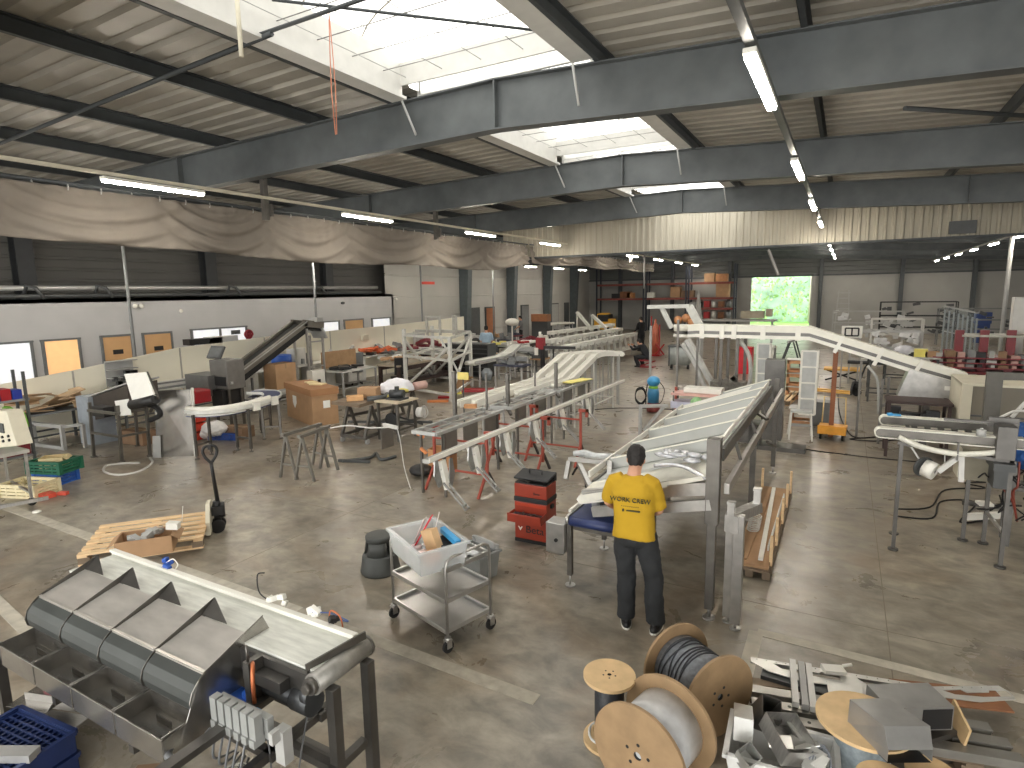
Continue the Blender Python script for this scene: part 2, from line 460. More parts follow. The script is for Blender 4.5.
# office wall and upper cladding on the left
WX = -18.3
b = MB(); b.bx(WX - .12, WX, -5, 21.6, 0, 3.14); b.bx(-19.4, WX, -5, 21.6, 3.04, 3.14); b.bx(-19.4, WX, 21.5, 21.6, 0, 3.14)
struct('wall_left', b, mat('grey_wall', (178, 178, 178), .7, 0, .04, 1.5))
b = MB(); RIB = [(0, 0), (.2, 0), (.23, .03), (.28, .03), (.31, 0)]
corrugated(b, (-19.35, -6, 3.1), (0, 0, 1), (0, 27.6, 0), 3.1, (1, 0, 0), RIB)
b.bx(-19.6, -19.5, -7, YE, 0, 6.1)
struct('wall_upper_left', b, mat('dark_cladding', (84, 83, 80), .7, 0, .06, 2))
b = MB(); corrugated(b, (-18.75, 21.6, 0), (0, 0, 1), (0, YE - 21.6, 0), 6.1, (1, 0, 0), [(0, 0), (.95, 0), (.96, .02), (1.0, .02), (1.01, 0)])
b.bx(-18.75, -18.7, 21.6, YE, 4.05, 4.12)
struct('wall_rear_left', b, mat('pale_cladding', (176, 174, 168), .65, 0, .05, 1))
for i, y in enumerate((2.2, 7.75, 13.05, 18.4)):
    b = MB(); b.bx(-19.3, -19.28, y - .2, y + .2, 0, 5.6); b.bx(-18.95, -18.93, y - .2, y + .2, 0, 5.6); b.bx(-19.3, -18.94, y - .01, y + .01, 0, 5.6)
    struct('wall_column', b, mat('dark_column', (46, 48, 50), .6))
for i, y in enumerate((27.9, 33.2, 38.4, 43.1)):
    b = MB()
    for s in (-1, 1):
        b.ext([(-18.72, y + .2 * s - .01, 0), (-18.35, y + .2 * s - .01, 0), (-18.05, y + .2 * s - .01, 5.5), (-18.72, y + .2 * s - .01, 5.5)], (0, .02, 0))
    b.ext([(-18.4, y - .2, 0), (-18.35, y - .2, 0), (-18.05, y - .2, 5.5), (-18.1, y - .2, 5.5)], (0, .4, 0))
    struct('wall_column', b, mat('slate_column', (84, 92, 94), .6))
# pipes on top of the office
t = T('duct_pipe', 'pair of long grey pipes lying along the top of the office wall', 'pipe', (-18.7, 2, 3.14), world=True)
b = MB(); b.cyl((-18.7, 1, 3.44), (-18.7, 21, 3.44), .07, 10); b.build('upper_pipe', ALU, t)
b = MB(); b.cyl((-18.5, 1, 3.23), (-18.5, 21, 3.23), .05, 8); b.build('lower_pipe', DGREY, t)
b = MB()
for y in (3.5, 7.6, 9.3, 13.5, 17.4): b.tube([(-18.75, y - .1, 3.16), (-18.62, y - .05, 3.5), (-18.5, y + .1, 3.45), (-18.42, y + .25, 3.16)], .05, 8)
b.build('pipe_bends', DGREY, t)
# office doors / windows (proud of the wall)
TAN = mat('tan_door', (196, 156, 110), .6, 0, .06, 2)
FR = mat('frame_grey', (104, 106, 106), .5)
def wall_door(i, y0, y1, ztop, m, z0=0.0):
    b = MB(); b.bx(WX, WX + .05, y0 - .06, y0, z0, ztop + .06); b.bx(WX, WX + .05, y1, y1 + .06, z0, ztop + .06); b.bx(WX, WX + .05, y0, y1, ztop, ztop + .06)
    f = struct('door_%d' % i, b, FR)
    b = MB(); b.bx(WX, WX + .03, y0, y1, z0 + .01, ztop); b.build('door_leaf', m, f)
    if m is TAN:
        b = MB(); b.bx(WX + .03, WX + .036, (y0 + y1) / 2 - .14, (y0 + y1) / 2 + .14, 1.55, 1.68); b.build('door_sign', BLACK, f)
        b = MB(); b.bar((WX + .05, y1 - .1, 1.02), (WX + .05, y1 - .24, 1.02), .02); b.build('door_handle', STEEL, f)
wall_door(1, 9.05, 9.8, 2.05, TAN); wall_door(2, 10.2, 11.0, 2.05, TAN); wall_door(3, 18.45, 19.5, 2.06, TAN)
GLOW = mat('lit_office_window', (226, 228, 232), .3, 0, .05, emit=.26)
GLOWO = mat('lit_office_window_warm', (236, 184, 130), .3, 0, .05, emit=.26)
def wall_window(i, y0, y1, z0, z1, panes, mats):
    b = MB(); w_ = .05
    b.bx(WX, WX + .05, y0 - w_, y1 + w_, z1, z1 + w_); b.bx(WX, WX + .05, y0 - w_, y1 + w_, z0 - w_, z0)
    for k in range(panes + 1):
        y = y0 + (y1 - y0) * k / panes; b.bx(WX, WX + .05, y - w_ / 2 - .01, y + w_ / 2 + .01, z0, z1)
    f = struct('window_%d' % i, b, FR)
    for k in range(panes):
        a, c = y0 + (y1 - y0) * k / panes + .03, y0 + (y1 - y0) * (k + 1) / panes - .03
        b = MB(); b.bx(WX + .005, WX + .02, a, c, z0, z1); b.build('window_pane', mats[k], f)
wall_window(1, 4.9, 7.35, 1.0, 2.05, 2, [GLOW, GLOW]); wall_window(2, 7.6, 8.45, 1.0, 2.05, 1, [GLOWO])
wall_window(3, 11.7, 13.7, 1.38, 2.08, 2, [GLOW, GLOW]); wall_window(4, 16.8, 18.1, 1.0, 2.05, 1, [GLOW]); wall_window(5, 20.1, 21.3, 1.0, 2.05, 1, [GLOW])
b = MB(); b.bx(WX + .03, WX + .04, 13.1, 13.45, 1.86, 2.0); single('notice_sheet', 'small dark notice in the corner of the double office window', 'notice', b, DGREY)
# rear-left doors
def rdoor(i, y0, y1, m):
    b = MB(); b.bx(-18.73, -18.66, y0 - .08, y1 + .08, 0, 2.3); f = struct('door_%d' % i, b, DGREY)
    b = MB(); b.bx(-18.66, -18.64, y0, y1, 0, 2.22); b.build('door_leaf', m, f)
rdoor(4, 28.6, 29.6, DGREY); rdoor(5, 30.4, 31.3, mat('brown_door', (150, 92, 54), .6)); rdoor(6, 34.9, 35.8, GREY); rdoor(7, 39.5, 40.6, LGREY); rdoor(8, 41.9, 42.5, DGREY)
# emergency light + sensor + small wall things
for k, (px, py, m, lab) in enumerate(((137, 306, WHITE, 'twin-head white emergency lamp high on the office wall'), (180, 311, WHITE, 'small white sensor between the doors and the windows high on the wall'), (342, 303, DGREY, 'small dark fitting high on the office wall above the white window'), (395, 299, WHITE, 'small oval white light near the far end of the office wall'))):
    p = atX(px, py, WX); b = MB()
    if k == 0:
        for dy in (-.09, .09): b.sphere((WX + .07, p.y + dy, p.z), .07, 8, 6)
        b.bx(WX, WX + .05, p.y - .12, p.y + .12, p.z - .03, p.z + .03)
    else: b.sphere((WX + .05, p.y, p.z), (.05, .12 if k > 1 else .07, .06), 8, 6)
    single('wall_fitting', lab, 'fitting', b, m)
# end wall
b = MB(); b.bx(-19.6, -6.1, YE, YE + .15, 0, 3.93); b.bx(-2.2, XR, YE, YE + .15, 0, 3.93)
struct('wall_end', b, mat('end_wall_panel', (158, 157, 152), .65, 0, .05, 1))
b = MB(); corrugated(b, (-19.6, YE, 3.93), (0, 0, 1), (XR + 19.6, 0, 0), 2.4, (0, -1, 0), RIB); b.bx(-19.6, XR, YE + .05, YE + .15, 3.93, 6.4)
struct('wall_upper_end', b, mat('end_cladding', (104, 106, 104), .65, 0, .06, 1))
b = MB(); b.bx(-19, XR, YE - .1, YE, 3.9, 4.0)
for x in (-16, -11.8, -7.6, -1.6, 3.1, 6.9, 11): b.bx(x - .12, x + .12, YE - .35, YE - .02, 0, 5.4)
struct('trim_7', b, mat('end_column', (72, 76, 78), .6))
b = MB(); b.bar((-3.25, 30, 4.85), (-2.8, 30.3, 3.7), .1); b.cyl((-9.0, 30, 4.9), (-9.0, 30, 3.2), .04, 6); struct('trim_8', b, LGREY)
b = MB(); b.bx(XR, XR + .1, -7, YE, 0, 6.2); struct('wall_right', b, mat('right_wall', (150, 150, 148), .7))
# fascia of trapezoidal sheet across the hall
b = MB(); corrugated(b, (-12.6, 22.0, 4.52), (1, 0, 0), (0, 0, 1.6), 28.6, (0, -1, 0), [(0, 0), (.11, 0), (.14, .04), (.2, .04), (.23, 0)])
b.bx(-12.6, XR, 22.01, 22.03, 4.52, 6.07)
struct('wall_fascia', b, mat('cream_fascia', (160, 154, 138), .6, 0, .05, 1))
b = MB(); b.bx(-12.6, XR, 21.95, 22.2, 4.45, 4.52); struct('trim_9', b, PURL)
b = MB(); p = atY(963, 227, 21.8); b.bx(p.x - .32, p.x + .32, 21.8, 21.94, p.z - .18, p.z + .18)
single('fascia_panel', 'dark rectangular box mounted on the cream fascia', 'box', b, DGREY)
# outdoors seen through the open gate
b = MB(); b.bx(-14, 4, YE + .2, 75, -.15, -.02); struct('ground_outside', b, mat('bright_grass', (120, 170, 84), .9, 0, .2, 1))
b = MB(); random.seed(3)
bb = []
t = T('hedge', 'bright green trees and bushes outside the open gate', 'hedge', (-4.2, 60, -.02), world=True)
b = MB()
for k in range(2200):
    x = random.uniform(-12, 4); z = random.uniform(0, 6.5); y = 60 + random.uniform(-1.4, 1.4) + .4 * math.sin(x * 2)
    r = random.uniform(.07, .24)
    R_ = Euler((random.uniform(0, 6), random.uniform(0, 6), random.uniform(0, 6))).to_matrix()
    b.add([V((x, y, z)) + R_ @ V(q) for q in ((-r, 0, 0), (0, -r * .5, .05), (r, 0, 0), (0, r * .5, -.05))], [(0, 1, 2, 3)])
leaf = b.build('foliage', mat('bright_leaf', (150, 180, 118), .8, 0, .5, 1.2), t); leaf['kind'] = 'stuff'
b = MB(); b.bx(-12.5, 4.5, 61.6, 61.9, -.02, 6.6); b.build('shrub_mass', mat('pale_leaf_mass', (160, 186, 170), .9, 0, .4, .8), t)
b = MB()
for x in (-8.6, -2.8, 0): b.cyl((x, 59, 0), (x + .1, 59, 4.5), .12, 8)
b.build('trunk', mat('pale_bark', (170, 165, 150), .9), t)
sun = bpy.data.lights.new('daylight', 'SUN'); so = bpy.data.objects.new('daylight', sun); COL.objects.link(so)
sun.energy = .5; sun.angle = .15; so.rotation_euler = (math.radians(38), math.radians(12), 0)   # falls from the south side on the trees outside
# ================================================================== LAMPS
def lamp_row(x, z, y0, pitch, n, L, group, where, first=0, housing=WHITE):
    src = T('tube_lamp', '', 'lamp', (x, y0, z), group=group)
    b = MB(); b.bx(-.055, .055, 0, L, 0, .05); b.build('lamp_housing', housing, src, bevel=.01)
    b = MB(); b.bx(-.045, .045, .02, L - .02, -.035, 0); b.build('lamp_tube', TUBE, src, bevel=.012)
    for k in range(n):
        o = src if k == 0 else dup(src, (x, y0 + pitch * k, z))
        o['label'] = '%s tube lamp of the row %s' % (ORD[k + first] if k + first < 12 else 'farthest', where)
    return src
lamp_row(-9.7, 4.86, 5.05, 4.87, 9, 1.62, 'lamps of the left row', 'running along the tarpaulin curtain')
b = MB(); b.bx(-9.73, -9.67, -4, 48 - 1.2, 4.93, 4.98); single('lamp_rail', 'long pale rail carrying the left row of lamps', 'rail', b, CREAM)
lamp_row(-.8, 4.98, 5.45, 4.75, 9, 1.7, 'lamps of the middle row', 'down the middle of the hall')
b = MB(); b.bx(-.84, -.76, -4, 46.8, 5.05, 5.11); single('lamp_rail', 'long dark rail carrying the middle row of lamps', 'rail', b, mat('rail_grey', (92, 94, 94), .5))
lamp_row(4.6, 4.57, 23.4, 4.0, 6, 1.3, 'lamps of the right row', 'on the right beyond the cream fascia')
b = MB(); b.bx(4.57, 4.63, 22.3, 46.8, 4.64, 4.68); single('lamp_rail', 'long thin rail carrying the right row of lamps', 'rail', b, LGREY)
lamp_row(-16.0, 4.58, 3.1, 3.9, 10, 1.3, 'lamps under the curtain', 'behind the curtains, near ones unseen and added')  # near lamps of the row are unseen, added to brighten the office wall
lamp_row(6.8, 4.9, 5.0, 4.9, 3, 1.6, 'lamps right of the view', 'outside the right edge of the view')
# hangers from the beams to the left rail
for px, y, k in ((282, 7.95, 0), (453, 13.4, 1), (657, 30, 2)):
    b = MB(); X = -9.75
    b.bx(X - .05, X + .05, y - .05, y + .05, 4.55, 5.45 if k < 2 else 5.6)
    b.bx(X - .02, X + .1, y + .05, y + .1, 4.62, 4.85)
    if k == 0: b.tube([(X - .2, y, 5.5), (X - .3, y, 5.75), (X - .22, y, 5.8), (X - .1, y, 5.4), (X, y, 5.3)], .012, 5)
    single('rail_hanger', ['large steel hanger bracket below the nearest roof beam', 'thin steel hanger bracket below the second roof beam', 'pale hanger bracket near the end of the left lamp row'][k], 'bracket', b, STEEL_D if k < 2 else WHITE)
# posts behind the office benches
for k, (px, y, top) in enumerate(((124, 8.92, 4.6), (313, 15.27, 4.6), (421, 21.4, 4.6), (493, 27.6, 4.4))):
    b = MB(); b.cyl((-16.5, y, 0), (-16.5, y, top), .04, 8); b.bx(-16.6, -16.4, y - .1, y + .1, 0, .02)
    single('curtain_post', '%s thin grey post standing along the office wall' % ORD[k], 'post', b, GREY, 'thin posts along the office wall')
b = MB(); p = atX(429, 283, -16.4); b.bx(-16.46, -16.42, p.y - .45, p.y + .45, p.z - .06, p.z + .06)
single('ribbon_tag', 'orange-red ribbon tied to a thin post', 'tag', b, mat('red_orange_tag', (225, 70, 50), .6))
b = MB(); p = atY(1012, 239, 24); b.cyl((p.x, 24, 0), (p.x, 24, 5.1), .06, 8); single('roof_post', 'tall pale grey post on the right beyond the metal fencing', 'post', b, LGREY)

# ================================================================== CURTAIN
def curtain(name, label, y0, y1, x, ztop, zbot, seed, sag):
    random.seed(seed); ny, nz = int((y1 - y0) * 14), 26
    sw = []; y = y0
    while y < y1:
        L = random.uniform(2.6, 4.2); sw.append((y, L, random.uniform(.5, 1))); y += L * .8
    vs = []
    for i in range(ny + 1):
        y = y0 + (y1 - y0) * i / ny; zb = zbot(y); zt = ztop(y)
        for j in range(nz + 1):
            t = j / nz; z = zt + (zb - zt) * t
            d = .025 * math.sin(y * 19 + 2 * math.sin(y * 2.3)) * (1 - t) ** 2
            for (a, L, am) in sw:
                u = (y - a) / L
                if 0 <= u <= 1:
                    c = 4 * u * (1 - u)           # swag profile
                    q = t - .15 - sag * .62 * c
                    d += .085 * am * math.sin(q * 15) * math.exp(-(q * 1.7) ** 2) * math.sin(PI * u) ** .5
                    d += .034 * am * math.sin(q * 34 + 5 * u) * math.sin(PI * u)
            d += .05 * math.sin(y * .9 + 1.5) * t + .035 * math.sin(y * 3.1 + t * 4)
            vs.append(V((x + d, y, z)))
    b = MB(); n = nz + 1
    b.add(vs, [(i * n + j, i * n + j + 1, (i + 1) * n + j + 1, (i + 1) * n + j) for i in range(ny) for j in range(nz)], True)
    t = T(name, label, 'curtain', (x, (y0 + y1) / 2, zbot((y0 + y1) / 2)), world=True)
    o = b.build('tarpaulin_sheet', TARP, t); s = o.modifiers.new('s', 'SOLIDIFY'); s.thickness = .01
    b = MB(); b.cyl((x, y0, ztop(y0) + .06), (x, y1, ztop(y1) + .06), .03, 6)
    b.build('curtain_rail', PURL, t)
    b = MB(); y = y0 + .3
    while y < y1: b.tube([(x, y, ztop(y) + .08), (x + .02, y, ztop(y)), (x, y, ztop(y) - .05)], .012, 5); y += .5
    b.build('curtain_hooks', LGREY, t)
def zb1(y): return 4.16 - .2 * min(1, max(0, (y - 4) / 5)) - .06 * math.sin((y - 8) * .5) ** 2 + max(0, (y - 19.2)) * .12
curtain('tarpaulin_curtain', 'long grey-beige tarpaulin curtain sagging in folds from its rail on the left', -1, 21.5, -11.2, lambda y: 4.93, zb1, 3, 1)
curtain('tarpaulin_curtain', 'farther grey-beige tarpaulin curtain ending before the pallet racks', 21.7, 39.5, -11.2, lambda y: 4.95 - .01 * (y - 21), lambda y: 4.27 + .05 * math.sin(y), 9, .8)

# ================================================================== GENERIC MAKERS
def table(name, label, cat, x0, x1, y0, y1, h, top, leg, group=None, th=.04, lw=.05, shelf=None, rail=True, lean=0):
    t = T(name, label, cat, ((x0 + x1) / 2, (y0 + y1) / 2, 0), group=group, world=True)
    b = MB(); b.bx(x0, x1, y0, y1, h - th, h); b.build('table_top', top, t, bevel=.005)
    for x in (x0 + .06, x1 - .06):
        for y in (y0 + .06, y1 - .06):
            b = MB(); b.bar((x, y, 0), (x, y, h - th), lw); b.build('leg', leg, t)
    if rail:
        b = MB()
        for y in (y0 + .06, y1 - .06): b.bar((x0 + .06, y, .25), (x1 - .06, y, .25), lw * .7)
        for x in (x0 + .06, x1 - .06): b.bar((x, y0 + .06, .25), (x, y1 - .06, .25), lw * .7)
        b.build('stretcher', leg, t)
    if shelf:
        b = MB(); b.bx(x0 + .08, x1 - .08, y0 + .08, y1 - .08, shelf - .02, shelf); b.build('shelf', top, t)
    return t
def ribbon(b, pts, w, th, side=None):          # flat band along pts of horizontal width w
    pts = [V(p) for p in pts]; L = []; k = len(pts)
    for i, p in enumerate(pts):
        t = pts[min(i + 1, k - 1)] - pts[max(i - 1, 0)]; s = V((t.y, -t.x, 0))
        s = s.normalized() if s.length > 1e-5 else V((1, 0, 0))
        if side: s = V(side)
        L.append(s)
    vs = []
    for p, s in zip(pts, L):
        vs += [p - s * w / 2, p + s * w / 2, p + s * w / 2 - V((0, 0, th)), p - s * w / 2 - V((0, 0, th))]
    fs = [(i * 4 + j, i * 4 + (j + 1) % 4, (i + 1) * 4 + (j + 1) % 4, (i + 1) * 4 + j) for i in range(k - 1) for j in range(4)] + [(0, 3, 2, 1), (4 * k - 4, 4 * k - 3, 4 * k - 2, 4 * k - 1)]
    b.add(vs, fs)
def offset(pts, d, dz=0):
    pts = [V(p) for p in pts]; out = []; k = len(pts)
    for i, p in enumerate(pts):
        t = pts[min(i + 1, k - 1)] - pts[max(i - 1, 0)]; s = V((t.y, -t.x, 0)).normalized(); out.append(p + s * d + V((0, 0, dz)))
    return out
def conveyor(name, label, pts, w, belt, rail, legs=(), legm=None, th=.1, group=None, roll=True, railh=.09, legw=.045, foot=True, splay=0):
    pts = [V(p) for p in pts]; c = pts[len(pts) // 2]
    t = T(name, label, 'conveyor', (c.x, c.y, 0), group=group, world=True)
    b = MB(); ribbon(b, pts, w, .015); ribbon(b, [p - V((0, 0, th)) for p in pts], w, .01)
    if roll:
        for i, j in ((0, 1), (-1, -2)):
            d = (pts[i] - pts[j]).normalized(); s = V((d.y, -d.x, 0)).normalized(); q = pts[i] - V((0, 0, th / 2 + .004))
            b.cyl(q - s * w / 2, q + s * w / 2, th / 2 + .004, 12)
    b.build('belt', belt, t)
    for sgn in (-1, 1):
        b = MB(); ribbon(b, offset(pts, sgn * (w / 2 + .012), .02), .02, railh); b.build('side_rail', rail, t)
    legm = legm or rail
    for i in legs:
        if isinstance(i, (int,)): p = pts[i]; j = min(i + 1, len(pts) - 1); d = pts[j] - pts[j - 1]
        else:
            f = i * (len(pts) - 1); a = int(f); a = min(a, len(pts) - 2); p = pts[a].lerp(pts[a + 1], f - a); d = pts[a + 1] - pts[a]
        s = V((d.y, -d.x, 0)).normalized()
        for sgn in (-1, 1):
            b = MB(); q = p + s * sgn * (w / 2 + .01)
            g = V((q.x, q.y, 0)) + s * sgn * splay
            b.bar(g + V((0, 0, .06)), (q.x, q.y, q.z - .06), legw, up=d.normalized())
            l = b.build('leg', legm, t)
            if foot:
                b = MB(); b.cyl(g, g + V((0, 0, .015)), .045, 10); b.cyl(g, g + V((0, 0, .08)), .012, 6); b.build('levelling_foot', legm, l)
        b = MB(); g0 = V((p.x, p.y, .28)); b.bar(g0 - s * (w / 2 + splay * .6), g0 + s * (w / 2 + splay * .6), legw * .7); b.build('stretcher', legm, t)
    return t
def carton(label, c, d, rz=0, m=CARD, open_=False, z=0, group=None, name='cardboard_box', tape=True, cat='box'):
    t = T(name, label, cat, (c[0], c[1], z), rz, group)
    dx, dy, h = d[0] / 2, d[1] / 2, d[2]
    b = MB()
    if not open_:
        b.bx(-dx, dx, -dy, dy, 0, h); b.build('carton', m, t, bevel=.006)
        if tape:
            b = MB(); b.bx(-dx - .001, dx + .001, -.025, .025, h * .8, h + .002); b.build('tape_strip', PLYD, t)
    else:
        e = .012
        b.bx(-dx, dx, -dy, dy, 0, e)
        for s in (-1, 1):
            b.bx(s * dx - e / 2, s * dx + e / 2, -dy, dy, 0, h); b.bx(-dx, dx, s * dy - e / 2, s * dy + e / 2, 0, h)
        b.build('carton', m, t)
        for s in (-1, 1):
            b = MB(); b.add([(s * dx, -dy, h), (s * dx, dy, h), (s * (dx + dy * .5), dy, h - dy * .35), (s * (dx + dy * .5), -dy, h - dy * .35)], [(0, 1, 2, 3)])
            b.add([(s * dx, -dy, h + .005), (s * dx, dy, h + .005), (s * (dx + dy * .5), dy, h - dy * .35 + .005), (s * (dx + dy * .5), -dy, h - dy * .35 + .005)], [(0, 1, 2, 3)])
            b.build('flap', m, t)
    return t
def crate(label, c, d, m, rz=0, z=0, group=None, name='plastic_crate', rows=3):
    t = T(name, label, 'crate', (c[0], c[1], z), rz, group); dx, dy, h = d[0] / 2, d[1] / 2, d[2]; e = .02
    b = MB(); b.bx(-dx, dx, -dy, dy, 0, .02)
    for k in range(rows + 1):
        z0 = h * k / (rows + 1) * 1.0; z1 = z0 + h / (rows + 1) * .72
        for s in (-1, 1):
            b.bx(s * dx - e / 2, s * dx + e / 2, -dy, dy, z0, z1); b.bx(-dx, dx, s * dy - e / 2, s * dy + e / 2, z0, z1)
    for sx in (-1, 1):
        for sy in (-1, 1): b.bx(sx * dx - .03, sx * dx + .03, sy * dy - .03, sy * dy + .03, 0, h)
        for q in (-.4, 0, .4): b.bx(q * dx * 1.4 - .015, q * dx * 1.4 + .015, sx * dy - .012, sx * dy + .012, 0, h)
    b.build('crate_body', m, t)
    b = MB()
    for s in (-1, 1): b.bx(s * dx - .02, s * dx + .02, -dy - .02, dy + .02, h - .025, h); b.bx(-dx, dx, s * dy - .02, s * dy + .02, h - .025, h)
    b.build('rim', m, t)
    return t
def bin_(label, c, d, m, rz=0, z=0, name='storage_bin', taper=.85, cat='bin'):
    t = T(name, label, cat, (c[0], c[1], z), rz); dx, dy, h = d[0] / 2, d[1] / 2, d[2]; k = taper
    def ring(s, z): return [(-dx * s, -dy * s, z), (dx * s, -dy * s, z), (dx * s, dy * s, z), (-dx * s, dy * s, z)]
    b = MB()
    out = ring(k, 0), ring(1, h); inn = ring(k * .96, .01), ring(.96, h)
    b.add(out[0] + out[1], [(i, (i + 1) % 4, (i + 1) % 4 + 4, i + 4) for i in range(4)] + [(3, 2, 1, 0)])
    b.add(inn[0] + inn[1], [(i, i + 4, (i + 1) % 4 + 4, (i + 1) % 4) for i in range(4)] + [(0, 1, 2, 3)])
    b.build('bin_body', m, t)
    b = MB()
    for s in (-1, 1): b.bx(s * dx - .018, s * dx + .018, -dy - .018, dy + .018, h - .02, h + .006); b.bx(-dx, dx, s * dy - .018, s * dy + .018, h - .02, h + .006)
    b.build('rim', m, t, bevel=.004)
    return t
def cable(name, label, pts, r, m, cat='cable', n=6):
    b = MB(); b.tube(smooth_path(pts, n), r, 6); return single(name, label, cat, b, m)
def scrap(b, c, r, n, s=.05, z=0):
    for _ in range(n):
        p = V((c[0] + random.uniform(-r, r), c[1] + random.uniform(-r, r), z + random.uniform(0, .06)))
        b.box(p, (random.uniform(.3, 1.5) * s, random.uniform(.3, 1.5) * s, random.uniform(.2, .8) * s), (random.uniform(-.3, .3), random.uniform(-.3, .3), random.uniform(0, 3)))

# ================================================================== PEOPLE
def ell(c, rx, ry, ax=None, ay=None, n=20, flat=0):
    c = V(c); ax = V(ax or (1, 0, 0)); ay = V(ay or (0, 1, 0)); out = []
    for j in range(n):
        a = 2 * PI * j / n; ca, sa = math.cos(a), math.sin(a)
        if flat: ca = math.copysign(abs(ca) ** (1 - flat), ca); sa = math.copysign(abs(sa) ** (1 - flat), sa)
        out.append(c + ax * rx * ca + ay * ry * sa)
    return out
def fuse(o, voxel=.01, smooth=6, disp=None):
    r = o.modifiers.new('fuse', 'REMESH'); r.mode = 'VOXEL'; r.voxel_size = voxel; r.use_smooth_shade = True
    s = o.modifiers.new('smooth', 'SMOOTH'); s.iterations = smooth; s.factor = .5
    if disp:
        tx = bpy.data.textures.new('fold_noise', 'CLOUDS'); tx.noise_scale = disp[1]
        d = o.modifiers.new('folds', 'DISPLACE'); d.texture = tx; d.strength = disp[0]; d.mid_level = .5; d.texture_coords = 'LOCAL'
    return o
def hand(b, wrist, dirv, up, side, curl=.5, s=1.0):
    """palm + five fingers; dirv = along the hand, up = back of hand, side = towards the thumb"""
    wrist = V(wrist); d = V(dirv).normalized(); side = V(side); side = (side - d * side.dot(d)).normalized(); up = side.cross(d) if V(up).dot(side.cross(d)) > 0 else d.cross(side)
    P = lambda a, c, e: wrist + (d * a + side * c + up * e) * s
    b.loft([ell(P(q, 0, 0), wx * s, wy * s, side, up, 12) for q, wx, wy in ((-.02, .028, .02), (.02, .036, .017), (.06, .042, .015), (.09, .040, .012))])
    for k, (c, L) in enumerate(((.031, .072), (.010, .080), (-.011, .074), (-.031, .058))):
        p0 = P(.08, c, 0); pts = [p0]; a = 0; seg = L * s / 3
        for q in range(3):
            a += curl * (.55 + .25 * q); pts.append(pts[-1] + (d * math.cos(a) - up * math.sin(a)) * seg * (1.1 - .1 * q))
        b.tube(pts, [.0095 * s, .009 * s, .0082 * s, .006 * s], 8)
    t0 = P(.02, .03, -.004); b.tube([t0, P(.045, .055, -.012), P(.075, .062, -.024), P(.095, .055, -.034)], [.013 * s, .0115 * s, .010 * s, .007 * s], 8)
